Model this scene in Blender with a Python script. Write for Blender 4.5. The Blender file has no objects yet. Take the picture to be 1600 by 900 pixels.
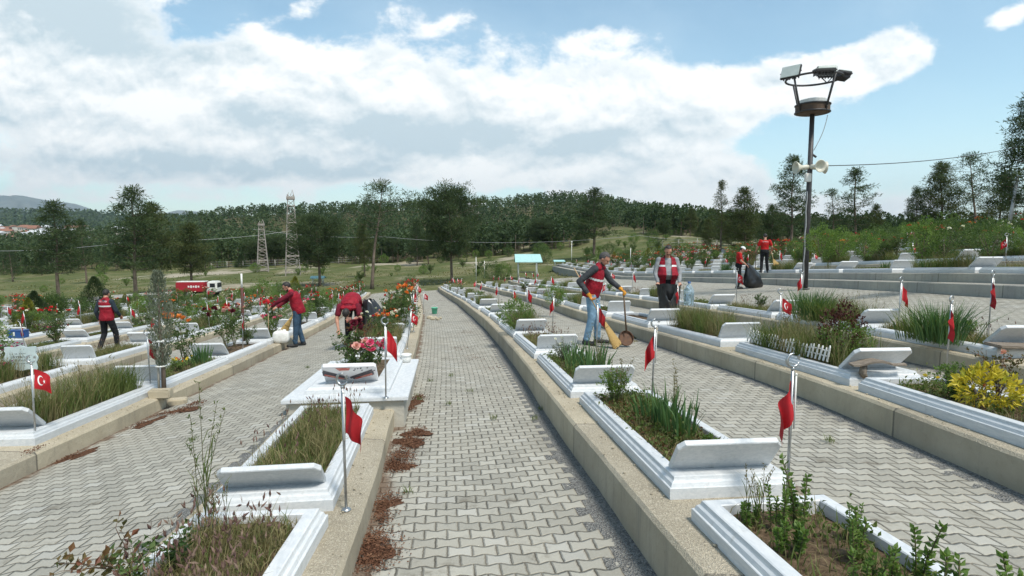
import bpy, bmesh, math, random
import numpy as np
from mathutils import Vector, Matrix, Quaternion
from math import radians, sin, cos, pi, atan2, sqrt

S = bpy.context.scene
COL = S.collection
rng = np.random.default_rng(11)
random.seed(11)

# ------------------------------------------------------------------ camera
CAMZ = 2.0
FPX = 900.0
PITCH = math.atan((450 - 371) / FPX)
cam_d = bpy.data.cameras.new('camera')
cam_d.sensor_width = 36
cam_d.lens = 36 * FPX / 1600
cam_d.clip_start = 0.05
cam_d.clip_end = 30000
cam = bpy.data.objects.new('camera', cam_d)
COL.objects.link(cam)
cam.location = (0, 0, CAMZ)
cam.rotation_euler = (pi / 2 - PITCH, 0, 0)
S.camera = cam

# ------------------------------------------------------------------ exposure
S.view_settings.view_transform = 'Standard'
S.view_settings.look = 'None'
S.view_settings.gamma = 1
S.view_settings.use_curve_mapping = False
S.view_settings.exposure = 1.16

# ------------------------------------------------------------------ sun
SUN_EL, SUN_AZ = radians(60), radians(140)      # azimuth clockwise from +y
sun_d = bpy.data.lights.new('sun', 'SUN')
sun_d.energy = 2.0
sun_d.angle = radians(12)
sun_d.color = (1.0, 0.95, 0.87)
sun = bpy.data.objects.new('sun', sun_d)
COL.objects.link(sun)
sdir = Vector((sin(SUN_AZ) * cos(SUN_EL), cos(SUN_AZ) * cos(SUN_EL), sin(SUN_EL)))
sun.rotation_euler = (-sdir).to_track_quat('-Z', 'Y').to_euler()
sun.location = (20, 20, 40)


# ------------------------------------------------------------------ node helper
class NB:
    def __init__(self, nt):
        self.nt = nt

    def n(self, t, **kw):
        nd = self.nt.nodes.new(t)
        for k, v in kw.items():
            setattr(nd, k, v)
        return nd

    def put(self, sock, v):
        if v is None:
            return
        if isinstance(v, bpy.types.NodeSocket):
            self.nt.links.new(v, sock)
        else:
            try:
                sock.default_value = v
            except Exception:
                sock.default_value = (v[0], v[1], v[2], 1.0)

    def m(self, op, a, b=None, c=None, clamp=False):
        nd = self.n('ShaderNodeMath', operation=op)
        nd.use_clamp = clamp
        self.put(nd.inputs[0], a); self.put(nd.inputs[1], b); self.put(nd.inputs[2], c)
        return nd.outputs[0]

    def add(self, a, b): return self.m('ADD', a, b)
    def sub(self, a, b): return self.m('SUBTRACT', a, b)
    def mul(self, a, b): return self.m('MULTIPLY', a, b)

    def sstep(self, x, e0, e1):
        nd = self.n('ShaderNodeMapRange', interpolation_type='SMOOTHSTEP')
        self.put(nd.inputs[0], x); self.put(nd.inputs[1], e0); self.put(nd.inputs[2], e1)
        return nd.outputs[0]

    def mix(self, f, a, b, blend='MIX'):
        nd = self.n('ShaderNodeMix', data_type='RGBA', blend_type=blend)
        self.put(nd.inputs[0], f); self.put(nd.inputs[6], a); self.put(nd.inputs[7], b)
        return nd.outputs[2]

    def noise(self, vec, scale, detail=3.0, rough=0.55, dist=0.0):
        nd = self.n('ShaderNodeTexNoise')
        self.put(nd.inputs['Vector'], vec); self.put(nd.inputs['Scale'], scale)
        self.put(nd.inputs['Detail'], detail); self.put(nd.inputs['Roughness'], rough)
        self.put(nd.inputs['Distortion'], dist)
        return nd.outputs[0]

    def vor(self, vec, scale, feature='F1'):
        nd = self.n('ShaderNodeTexVoronoi', feature=feature)
        self.put(nd.inputs['Vector'], vec); self.put(nd.inputs['Scale'], scale)
        return nd

    def xyz(self, v):
        nd = self.n('ShaderNodeSeparateXYZ'); self.put(nd.inputs[0], v)
        return nd.outputs

    def vec(self, x, y, z):
        nd = self.n('ShaderNodeCombineXYZ')
        self.put(nd.inputs[0], x); self.put(nd.inputs[1], y); self.put(nd.inputs[2], z)
        return nd.outputs[0]

    def obj(self): return self.n('ShaderNodeTexCoord').outputs['Object']
    def gen(self): return self.n('ShaderNodeTexCoord').outputs['Generated']
    def pos(self): return self.n('ShaderNodeNewGeometry').outputs['Position']
    def island(self): return self.n('ShaderNodeNewGeometry').outputs['Random Per Island']
    def objrnd(self): return self.n('ShaderNodeObjectInfo').outputs['Random']
    def uv(self, name): return self.n('ShaderNodeUVMap', uv_map=name).outputs[0]

    def bump(self, h, strength=0.5, dist=0.02):
        nd = self.n('ShaderNodeBump')
        self.put(nd.inputs['Height'], h); self.put(nd.inputs['Strength'], strength); self.put(nd.inputs['Distance'], dist)
        return nd.outputs[0]


# ------------------------------------------------------------------ world: Nishita sky plus clouds by direction
W = bpy.data.worlds.new('World')
S.world = W
W.use_nodes = True
wt = W.node_tree
wt.nodes.clear()
b = NB(wt)
sky = b.n('ShaderNodeTexSky', sky_type='NISHITA')
sky.sun_disc = False
sky.sun_elevation = SUN_EL
sky.sun_rotation = SUN_AZ
sky.altitude = 600
sky.air_density = 1.0
sky.dust_density = 1.2
sky.ozone_density = 1.5
D = b.gen()
dx, dy, dz = b.xyz(D)
ady = b.m('MAXIMUM', b.m('ABSOLUTE', dy), 0.15)
U = b.m('DIVIDE', dx, ady)
V = b.m('DIVIDE', dz, ady)


def sky_uv(px, py):
    return (px - 800) / FPX, (371 - py) / FPX


# noise field in direction space (wispy, horizontally stretched a little)
nv = b.vec(b.mul(U, 1.0), b.mul(V, 1.5), b.mul(dy, 0.35))
n1 = b.noise(nv, 3.2, 9, 0.56, 0.25)
n2 = b.noise(nv, 9.0, 9, 0.66, 0.15)
nup = b.noise(b.vec(b.add(U, 0.012), b.add(b.mul(V, 1.5), 0.045), b.mul(dy, 0.35)), 3.2, 7, 0.56, 0.25)
nw = b.noise(b.vec(b.mul(U, 0.8), b.mul(V, 4.0), b.mul(dy, 0.3)), 2.2, 6, 0.55, 0.2)


def blobs(lst):
    acc = None
    for (px, py, rx, ry, ang, amp) in lst:
        u0, v0 = sky_uv(px, py)
        du = b.sub(U, u0); dv = b.sub(V, v0)
        c, s = cos(radians(ang)), sin(radians(ang))
        x = b.mul(b.add(b.mul(du, c), b.mul(dv, s)), FPX / rx)
        y = b.mul(b.sub(b.mul(dv, c), b.mul(du, s)), FPX / ry)
        r2 = b.add(b.mul(x, x), b.mul(y, y))
        e = b.mul(b.m('EXPONENT', b.mul(r2, -1.0)), amp)
        acc = e if acc is None else b.add(acc, e)
    return acc


cover = blobs([
    (40, 20, 260, 70, -8, 1.0), (330, -10, 120, 32, 0, .5), (60, 150, 300, 95, -4, 1.0), (330, 190, 190, 85, 0, .9),
    (560, 190, 200, 90, 0, 1.1), (640, 150, 110, 55, -25, .6), (905, 180, 150, 75, 0, 1.2), (1090, 175, 150, 55, 12, 1.0), (1250, 130, 130, 45, 14, .9),
    (1365, 105, 75, 38, 22, 1.0), (800, 258, 280, 34, 0, 0.6), (300, 262, 400, 36, 0, .6), (250, 312, 330, 12, 0, .3), (930, 275, 90, 45, 0, .7),
    (1130, 290, 100, 50, 0, .95), (1060, 310, 120, 45, 0, .6), (1330, 340, 140, 40, 0, .75), (1560, 35, 80, 26, 28, .9), (1590, 370, 200, 20, 0, .5),
    (1178, 22, 26, 9, 18, .55), (920, 60, 60, 22, 12, .36), (460, 38, 90, 22, 25, .42), (700, 50, 60, 14, 20, .3), (400, 90, 80, 16, 10, .4), (690, 345, 500, 18, 0, .35)])
dens = b.add(cover, b.add(b.mul(b.sub(n1, 0.5), 1.5), b.mul(b.sub(n2, 0.5), 1.15)))
mask = b.sstep(dens, 0.36, 0.66)
# lit crowns against grey bases
grey = blobs([(130, 32, 220, 58, -12, 1.4), (60, 160, 120, 25, 5, .55), (200, 200, 120, 20, -5, .6), (270, 255, 330, 24, 0, .55), (400, 190, 80, 30, -20, .5), (640, 208, 140, 28, -4, .95),
              (760, 245, 90, 18, 0, .5), (60, 268, 220, 36, 0, .3), (900, 230, 90, 22, 10, .4), (900, 290, 120, 16, 0, .3), (480, 270, 160, 14, -3, .4), (1000, 205, 120, 18, 10, .3)])
puff = b.add(b.mul(b.sub(nup, n1), 5.0), .10)
puff2 = b.mul(b.sub(b.noise(b.vec(b.add(U, .004), b.add(b.mul(V, 1.5), .016), b.mul(dy, .35)), 9.0, 6, .6, .15), n2), 2.6)
shade = b.m('ADD', b.mul(grey, b.add(0.35, b.mul(nw, 1.3))), b.add(puff, puff2), clamp=True)
shade = b.m('MULTIPLY', shade, b.sstep(dens, 0.35, 0.85), clamp=True)
CB = 10.6
ccol = b.mix(shade, (CB * 0.99, CB * 1.0, CB * 0.99, 1), (CB * 0.54, CB * 0.65, CB * 0.71, 1))
# pale wash of thin cloud over the blue and whiter air near the horizon
thin = b.add(b.mul(b.sstep(n1, 0.35, 0.8), 0.2), b.mul(b.sstep(V, 0.25, 0.0), 0.45))
skyc = b.mix(1.0, sky.outputs[0], (2.0, 2.1, 1.75, 1), 'MULTIPLY')
skyc = b.mix(thin, skyc, (CB * 0.74, CB * 0.89, CB * 0.98, 1))
fin = b.mix(mask, skyc, ccol)
bg = b.n('ShaderNodeBackground')
b.put(bg.inputs[0], fin)
bg.inputs[1].default_value = 0.052
wo = b.n('ShaderNodeOutputWorld')
wt.links.new(bg.outputs[0], wo.inputs[0])
# ------------------------------------------------------------------ mesh builder
class MB:
    """collects geometry with numpy and links it as one mesh"""
    def __init__(self):
        self.v = []; self.f = []; self.mi = []; self.sm = []; self.n = 0; self.uvs = {}

    def add(self, verts, faces, mat=0, smooth=False):
        verts = np.asarray(verts, float).reshape(-1, 3)
        o = self.n
        self.v.append(verts); self.n += len(verts)
        if isinstance(faces, np.ndarray):
            fl = (faces + o).tolist()
        else:
            fl = [[i + o for i in f] for f in faces]
        self.f += fl
        self.mi += [mat] * len(fl); self.sm += [smooth] * len(fl)

    def box(self, c, s, rot=None, mat=0, taper=1.0):
        sx, sy, sz = s[0] / 2, s[1] / 2, s[2] / 2
        v = np.array([(-sx, -sy, -sz), (sx, -sy, -sz), (sx, sy, -sz), (-sx, sy, -sz),
                      (-sx * taper, -sy * taper, sz), (sx * taper, -sy * taper, sz), (sx * taper, sy * taper, sz), (-sx * taper, sy * taper, sz)])
        if rot is not None:
            v = v @ np.array(rot.to_3x3()).T
        self.add(v + np.array(c), [(3, 2, 1, 0), (4, 5, 6, 7), (0, 1, 5, 4), (1, 2, 6, 5), (2, 3, 7, 6), (3, 0, 4, 7)], mat)

    def tube(self, pts, rads, seg=8, mat=0, caps=True, smooth=True):
        pts = [Vector(p) for p in pts]
        if not hasattr(rads, '__len__'):
            rads = [rads] * len(pts)
        n = len(pts)
        vs = []
        up = None
        for i, p in enumerate(pts):
            d = (pts[min(i + 1, n - 1)] - pts[max(i - 1, 0)])
            d = d.normalized() if d.length > 1e-9 else Vector((0, 0, 1))
            if up is None:
                a = Vector((1, 0, 0)) if abs(d.x) < .9 else Vector((0, 1, 0))
                up = d.cross(a).normalized()
            else:
                up = (up - d * up.dot(d))
                up = up.normalized() if up.length > 1e-6 else d.orthogonal().normalized()
            w = d.cross(up)
            for k in range(seg):
                t = 2 * pi * k / seg
                vs.append(p + (up * cos(t) + w * sin(t)) * rads[i])
        fs = []
        for i in range(n - 1):
            for k in range(seg):
                fs.append((i * seg + k, i * seg + (k + 1) % seg, (i + 1) * seg + (k + 1) % seg, (i + 1) * seg + k))
        if caps:
            fs.append(tuple(range(seg))[::-1]); fs.append(tuple((n - 1) * seg + k for k in range(seg)))
        self.add([tuple(v) for v in vs], fs, mat, smooth)

    def lathe(self, prof, seg=16, c=(0, 0, 0), mat=0, smooth=True, close=True):
        vs = []; fs = []
        for r, z in prof:
            for k in range(seg):
                t = 2 * pi * k / seg
                vs.append((c[0] + r * cos(t), c[1] + r * sin(t), c[2] + z))
        for i in range(len(prof) - 1):
            for k in range(seg):
                fs.append((i * seg + k, i * seg + (k + 1) % seg, (i + 1) * seg + (k + 1) % seg, (i + 1) * seg + k))
        if close:
            fs.append(tuple(range(seg))[::-1]); fs.append(tuple((len(prof) - 1) * seg + k for k in range(seg)))
        self.add(vs, fs, mat, smooth)

    def ico(self, c, r, sub=1, mat=0, jit=0.0, smooth=True):
        bm = bmesh.new()
        bmesh.ops.create_icosphere(bm, subdivisions=sub, radius=1)
        v = np.array([x.co[:] for x in bm.verts]); f = [[q.index for q in x.verts] for x in bm.faces]
        bm.free()
        if jit:
            v = v * (1 + rng.uniform(-jit, jit, (len(v), 1)))
        self.add(v * np.array(r) + np.array(c), f, mat, smooth)

    def mesh(self, name, mats):
        me = bpy.data.meshes.new(name)
        v = np.concatenate(self.v) if self.v else np.zeros((0, 3))
        me.from_pydata(v.tolist(), [], self.f)
        for m in (mats if isinstance(mats, (list, tuple)) else [mats]):
            me.materials.append(m)
        if len(self.f):
            me.polygons.foreach_set('material_index', self.mi)
            me.polygons.foreach_set('use_smooth', self.sm)
        me.update()
        return me

    def obj(self, name, mats, parent=None):
        return put(name, self.mesh(name, mats), parent)


def put(name, me, parent=None, loc=None):
    o = bpy.data.objects.new(name, me)
    COL.objects.link(o)
    if parent is not None:
        o.parent = parent
    if loc is not None:
        o.location = loc
    return o


def tag(o, label=None, cat=None, group=None, kind=None):
    if label: o['label'] = label
    if cat: o['category'] = cat
    if group: o['group'] = group
    if kind: o['kind'] = kind
    return o


def thing(name, label, cat, loc=(0, 0, 0), rotz=0, group=None):
    o = bpy.data.objects.new(name, None)
    o.empty_display_size = 0.1
    COL.objects.link(o)
    o.location = loc
    o.rotation_euler = (0, 0, rotz)
    return tag(o, label, cat, group)


def dup(o, label=None, group=None, parent=None):
    c = o.copy()
    COL.objects.link(c)
    if parent is not None:
        c.parent = parent
        c.matrix_parent_inverse = o.matrix_parent_inverse
    for ch in o.children:
        dup(ch, None, None, c)
    if label: c['label'] = label
    if group: c['group'] = group
    return c


def structure(name, me):
    return tag(put(name, me), kind='structure')


# ------------------------------------------------------------------ terrain
def sst(x, a, b_):
    t = np.clip((np.asarray(x, float) - a) / (b_ - a), 0, 1)
    return t * t * (3 - 2 * t)


def tx(x):
    x = np.asarray(x, float)
    r = np.where(x > 0, 0.07 * x, 0.06 * np.maximum(x, -16))
    r = r + 0.02 * (np.clip(x, -45, -16) + 16) + 0.035 * (np.clip(x, -160, -45) + 45)
    r = r + 0.075 * (np.clip(x, 13, 27) - 13) - 0.07 * np.maximum(x - 27, 0)
    return r


def ty(y):
    y = np.asarray(y, float)
    return -0.05 * np.minimum(y, 48) - 0.025 * (np.clip(y, 48, 60) - 48)


def T(x, y):
    return CAMZ - 1.58 + tx(x) + ty(y)


def UPPER(y): return np.interp(y, [0, 14, 36, 54, 80], [.60, .58, .36, .26, .2])     # extra height of the terraces right of the big wall


def ray(px, py):
    u = (px - 800) / FPX; v = -(py - 450) / FPX
    return np.array([u, cos(PITCH) + v * sin(PITCH), -sin(PITCH) + v * cos(PITCH)])


def on(px, py, zf, far=400., t0=1.0):
    """first point of the line of sight at or under the surface zf(x, y)"""
    d = ray(px, py)
    lo = t0
    t = t0
    while t < far:
        if CAMZ + d[2] * t < zf(d[0] * t, d[1] * t):
            hi = t
            for _ in range(40):
                m = (lo + hi) / 2
                if CAMZ + d[2] * m < zf(d[0] * m, d[1] * m): hi = m
                else: lo = m
            return np.array([d[0] * hi, d[1] * hi, zf(d[0] * hi, d[1] * hi)])
        lo = t
        t *= 1.02
    return np.array([d[0] * far, d[1] * far, CAMZ + d[2] * far])


def mkcurve(pts):
    P_ = np.array(sorted(pts))
    ys = np.arange(-6, 100, .5)
    y0 = P_[:, 0]; x0 = P_[:, 1]
    ex0 = x0[0] + (ys - y0[0]) * (x0[1] - x0[0]) / (y0[1] - y0[0]) * .6
    ex1 = x0[-1] + (ys - y0[-1]) * (x0[-1] - x0[-2]) / (y0[-1] - y0[-2])
    xs = np.where(ys < y0[0], ex0, np.where(ys > y0[-1], ex1, np.interp(ys, y0, x0)))
    k = np.ones(7) / 7
    xp = np.concatenate([xs[0] + (np.arange(-3, 0)) * (xs[1] - xs[0]), xs, xs[-1] + np.arange(1, 4) * (xs[-1] - xs[-2])])
    sm = np.convolve(xp, k, 'valid')
    return lambda y: np.interp(y, ys, sm)


CV = {}
CV['R1'] = mkcurve([(2.7, .93), (3.4, .82), (4.25, .70), (5.9, .53), (11, 0), (17.3, -.8), (28.8, -2.6), (48, -6.0)])
CV['R2'] = mkcurve([(3, 3.5), (6.8, 3.5), (10.4, 3.1), (17.6, 2.1), (27.2, 1.0), (48, -2.4)])
CV['R3'] = mkcurve([(3, 5.8), (6.2, 5.8), (10.5, 5.8), (16.2, 5.2), (22.5, 4.5), (28.7, 3.7), (48, .8)])
CV['R4'] = mkcurve([(3, 11.5), (14.7, 11.4), (20.7, 11.5), (36, 10.8), (54, 9.0), (70, 7.)])
CV['L1'] = mkcurve([(2.9, -.9), (3.44, -.96), (6.2, -1.35), (10.8, -1.88), (22.5, -3.5), (45.7, -7.4)])   # right edge
CV['L2'] = mkcurve([(5.2, -4.81), (6.5, -4.97), (8.15, -5.15), (10.5, -5.42), (13.8, -5.84), (17, -6.2), (21.8, -6.9), (48, -12.)])
CV['L3'] = mkcurve([(6, -7.9), (8.65, -8.15), (11.6, -8.8), (14.5, -9.3), (18.6, -9.9), (23.5, -10.7), (35.3, -13.), (48, -15.8)])
CV['L4'] = mkcurve([(8, -11.4), (13.9, -12.5), (15.65, -12.95), (18.4, -13.4), (22.8, -14.2), (33.7, -16.8), (48, -20.)])
SW = {'R1': 1.12, 'R2': 1.12, 'R3': 1.12, 'R4': 1.2, 'L1': 1.18, 'L2': 1.15, 'L3': 1.15, 'L4': 1.15}
for k in range(5, 10):
    CV['L%d' % k] = (lambda j: (lambda y: CV['L4'](y) - 3.35 * (j - 4)))(k)
    CV['R%d' % k] = (lambda j: (lambda y: CV['R4'](y) + 2.9 * (j - 4)))(k)
    SW['L%d' % k] = SW['R%d' % k] = 1.15
# how far the concrete of each row shows above the lane on its left / right
EXL = {'R1': .31, 'R2': .27, 'R3': .27, 'R4': .46, 'L1': .02}
EXR = {'L1': .22, 'L2': .2, 'R4': .05}
ROWS = ['L9', 'L8', 'L7', 'L6', 'L5', 'L4', 'L3', 'L2', 'L1', 'R1', 'R2', 'R3', 'R4', 'R5', 'R6', 'R7', 'R8', 'R9']
YEND = {'L1': 53, 'R1': 52, 'R2': 54, 'R3': 56}
for r in ROWS:
    k = int(r[1])
    YEND.setdefault(r, 78 if r[0] == 'R' else max(40, 54 - 1.5 * k))
    EXL.setdefault(r, .25 if r[0] == 'R' else .02)
    EXR.setdefault(r, .03 if r[0] == 'R' else .18)


def xleft(r, y): return CV[r](y) if r[0] == 'R' else CV[r](y) - SW[r]
def xright(r, y): return CV[r](y) + SW[r] if r[0] == 'R' else CV[r](y)
def xmid(r, y): return (xleft(r, y) + xright(r, y)) / 2
def up(r, y): return UPPER(y) if (r[0] == 'R' and int(r[1]) >= 4) else 0.0
def H(r, y): return T(xmid(r, y), y) + up(r, y)


def mtn(x, y):
    """hills and mountains beyond the graveyard"""
    z = 0.0
    # clearing and hump right of centre
    z = z + 3.2 * np.exp(-((x - 24) / 26) ** 2 - ((y - 150) / 42) ** 2)
    # forested hill behind
    z = z + 25 * sst(x, -300, -155) * (1 - sst(x, 30, 165)) * np.exp(-((y - 400) / 140) ** 2)
    z = z + 0 * np.exp(-((x - 140) / 60) ** 2 - ((y - 260) / 120) ** 2)
    # town slope and farther ridge on the left
    z = z + 24 * sst(y, 600, 1150) * sst(-x, 100, 420)
    z = z + 62 * np.exp(-((y - 1750) / 380) ** 2) * (0.78 + .22 * np.sin(x / 260 + 1.)) * sst(-x, -900, 500)
    return z


def ground(x, y):
    x = np.asarray(x, float); y = np.asarray(y, float)
    xr4 = CV['R4'](np.clip(y, -6, 90))
    z = T(x, y) + UPPER(y) * sst(x - xr4, -1.8, 0.2) * sst(-y, -130, -70)
    far = sst(y, 85, 130)
    z = z + mtn(x, y) * sst(y, 62, 130)
    inside = sst(x, -46, -41) * (1 - sst(x, 33, 37)) * (1 - sst(y, 52, 58) * (1 - sst(x, 1, 4))) * (1 - sst(y, 77, 80))
    left = 1 - sst(y, 40, 46) * (1 - sst(x, -32, -22))
    z = z - 0.2 - 0.55 * inside * left
    return z


def lane_z(ra, rb, y, s):
    """height of the lane between rows ra (left) and rb at fraction s"""
    za = H(ra, y) - EXR[ra]; zb = H(rb, y) - EXL[rb]
    return za + (zb - za) * s


def ground_at(x, y):
    """walkable surface: lane or row top under (x, y)"""
    for i, r in enumerate(ROWS):
        if y < YEND[r]:
            if xleft(r, y) <= x <= xright(r, y):
                return float(H(r, y))
            if i + 1 < len(ROWS):
                q = ROWS[i + 1]
                a, c = xright(r, y), xleft(q, y)
                if a < x < c and y < YEND[q]:
                    return float(lane_z(r, q, y, (x - a) / (c - a)))
    return float(ground(x, y))
# ------------------------------------------------------------------ materials
def newmat(name):
    m = bpy.data.materials.new(name)
    m.use_nodes = True
    nt = m.node_tree
    nt.nodes.clear()
    out = nt.nodes.new('ShaderNodeOutputMaterial')
    p = nt.nodes.new('ShaderNodeBsdfPrincipled')
    nt.links.new(p.outputs[0], out.inputs[0])
    return m, NB(nt), p, out


def pmat(name, c1, c2, scale=8, rough=.6, bump=0.0, bdist=.01, detail=4, metal=0.0, spec=.4, stretch=(1, 1, 1), per_obj=0.0):
    m, q, p, out = newmat(name)
    mp = q.n('ShaderNodeMapping')
    q.put(mp.inputs[0], q.obj()); mp.inputs['Scale'].default_value = stretch
    n = q.noise(mp.outputs[0], scale, detail, .6)
    f = q.sstep(n, .3, .7)
    c = q.mix(f, (*c1, 1), (*c2, 1))
    if per_obj:
        c = q.mix(1.0, c, q.mix(q.objrnd(), (1 - per_obj,) * 3 + (1,), (1 + per_obj * .3,) * 3 + (1,)), 'MULTIPLY')
    q.put(p.inputs['Base Color'], c)
    p.inputs['Roughness'].default_value = rough
    p.inputs['Metallic'].default_value = metal
    p.inputs['Specular IOR Level'].default_value = spec
    if bump:
        q.put(p.inputs['Normal'], q.bump(n, bump, bdist))
    return m


def leafmat(name, cols, trans=.35, rough=.55, sc=2.0, thick=True):
    """two-sided leaf colour, varied per leaf and slowly over the plant"""
    m, q, p, out = newmat(name)
    r = q.island()
    cr = q.n('ShaderNodeValToRGB')
    q.put(cr.inputs[0], q.m('ADD', q.mul(r, .55), q.mul(q.sstep(q.noise(q.pos(), sc, 2), .3, .7), .45), clamp=True))
    el = cr.color_ramp.elements
    while len(el) < len(cols): el.new(.5)
    for i, c in enumerate(cols):
        el[i].position = .1 + .8 * i / max(1, len(cols) - 1); el[i].color = (*c, 1)
    q.put(p.inputs['Base Color'], cr.outputs[0])
    p.inputs['Roughness'].default_value = rough
    p.inputs['Specular IOR Level'].default_value = .25
    tr = q.n('ShaderNodeBsdfTranslucent')
    q.put(tr.inputs[0], q.mix(1.0, cr.outputs[0], (1.2, 1.25, .7, 1), 'MULTIPLY'))
    ms = q.n('ShaderNodeMixShader')
    ms.inputs[0].default_value = trans
    q.nt.links.new(p.outputs[0], ms.inputs[1]); q.nt.links.new(tr.outputs[0], ms.inputs[2])
    q.nt.links.new(ms.outputs[0], out.inputs[0])
    return m


def make_marble():
    m, q, p, out = newmat('white_marble')
    o = q.obj()
    mp = q.n('ShaderNodeMapping'); q.put(mp.inputs[0], o)
    mp.inputs['Scale'].default_value = (1.0, .35, 2.2); mp.inputs['Rotation'].default_value = (.2, .1, .35)
    off = q.mul(q.objrnd(), 37.0)
    vv = q.n('ShaderNodeVectorMath', operation='ADD'); q.put(vv.inputs[0], mp.outputs[0]); q.put(vv.inputs[1], q.vec(off, off, off))
    n1 = q.noise(vv.outputs[0], 9, 6, .65, 1.0)
    n2 = q.noise(vv.outputs[0], 26, 5, .6, .6)
    vein = q.sstep(q.m('ABSOLUTE', q.sub(n1, .5)), .07, .0)
    c = q.mix(q.sstep(n2, .3, .75), (.64, .645, .64, 1), (.54, .555, .56, 1))
    c = q.mix(q.mul(vein, .28), c, (.40, .44, .47, 1))
    # weather stains: a shape of their own
    st = q.sstep(q.noise(q.vec(*[q.mul(k, s_) for k, s_ in zip(q.xyz(o), (5, 5, 1.3))]), 3.0, 5, .7), .56, .8)
    c = q.mix(q.mul(st, .5), c, (.36, .345, .30, 1))
    spk = q.sstep(q.noise(vv.outputs[0], 95, 4, .7), .64, .74)
    c = q.mix(q.mul(q.mul(spk, q.sstep(q.noise(o, 4.5, 3), .45, .65)), .55), c, (.20, .19, .16, 1))
    c = q.mix(1.0, c, q.mix(q.objrnd(), (.86, .87, .88, 1), (1.03, 1.03, 1.03, 1)), 'MULTIPLY')
    q.put(p.inputs['Base Color'], c)
    q.put(p.inputs['Roughness'], q.add(.34, q.mul(n2, .25)))
    q.put(p.inputs['Normal'], q.bump(n2, .15, .004))
    return m


def make_concrete(name, ca, cb, cs, agg=.5):
    m, q, p, out = newmat(name)
    o = q.pos()
    n1 = q.noise(o, 1.3, 5, .6); n2 = q.noise(o, 14, 6, .7); v = q.vor(o, 120)
    nz = q.xyz(q.n('ShaderNodeNewGeometry').outputs['Normal'])[2]
    top = q.sstep(nz, .5, .8)
    c = q.mix(q.sstep(n1, .35, .65), (*ca, 1), (*cb, 1))
    c = q.mix(q.mul(q.sstep(n2, .52, .75), .5), c, (*cs, 1))
    # poured layers and run marks on the faces
    x, y, z = q.xyz(o)
    runs = q.sstep(q.noise(q.vec(q.mul(x, 6), q.mul(y, 6), q.mul(z, .8)), 1.5, 5, .65), .5, .78)
    c = q.mix(q.mul(q.mul(runs, q.sub(1, top)), .55), c, (.21, .20, .17, 1))
    # casting joints, each bay poured a little differently
    jy = q.m('DIVIDE', q.add(y, q.mul(x, .07)), 2.7)
    jf = q.m('FRACT', jy)
    jd = q.mul(q.m('MINIMUM', jf, q.sub(1, jf)), 2.7)
    bay = q.n('ShaderNodeTexWhiteNoise', noise_dimensions='1D'); q.put(bay.inputs['W'], q.m('FLOOR', jy))
    c = q.mix(1.0, c, q.mix(bay.outputs['Value'], (.86, .86, .87, 1), (1.08, 1.06, 1.02, 1)), 'MULTIPLY')
    jl = q.sstep(q.add(jd, q.mul(q.sub(n2, .5), .02)), .016, .006)
    c = q.mix(q.mul(jl, .75), c, (.10, .09, .075, 1))
    # loose aggregate on the walking top
    spk = q.sstep(q.xyz(v.outputs['Color'])[0], .62, .9)
    spd = q.sstep(q.xyz(v.outputs['Color'])[1], .8, .95)
    c = q.mix(q.mul(q.mul(spk, top), agg), c, (.62, .55, .43, 1))
    c = q.mix(q.mul(q.mul(spd, top), agg), c, (.16, .14, .11, 1))
    q.put(p.inputs['Base Color'], c)
    p.inputs['Roughness'].default_value = .9
    p.inputs['Specular IOR Level'].default_value = .2
    hgt = q.add(q.mul(n2, .6), q.mul(q.mul(v.outputs['Distance'], top), .6))
    q.put(p.inputs['Normal'], q.bump(hgt, .75, .02))
    return m


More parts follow.
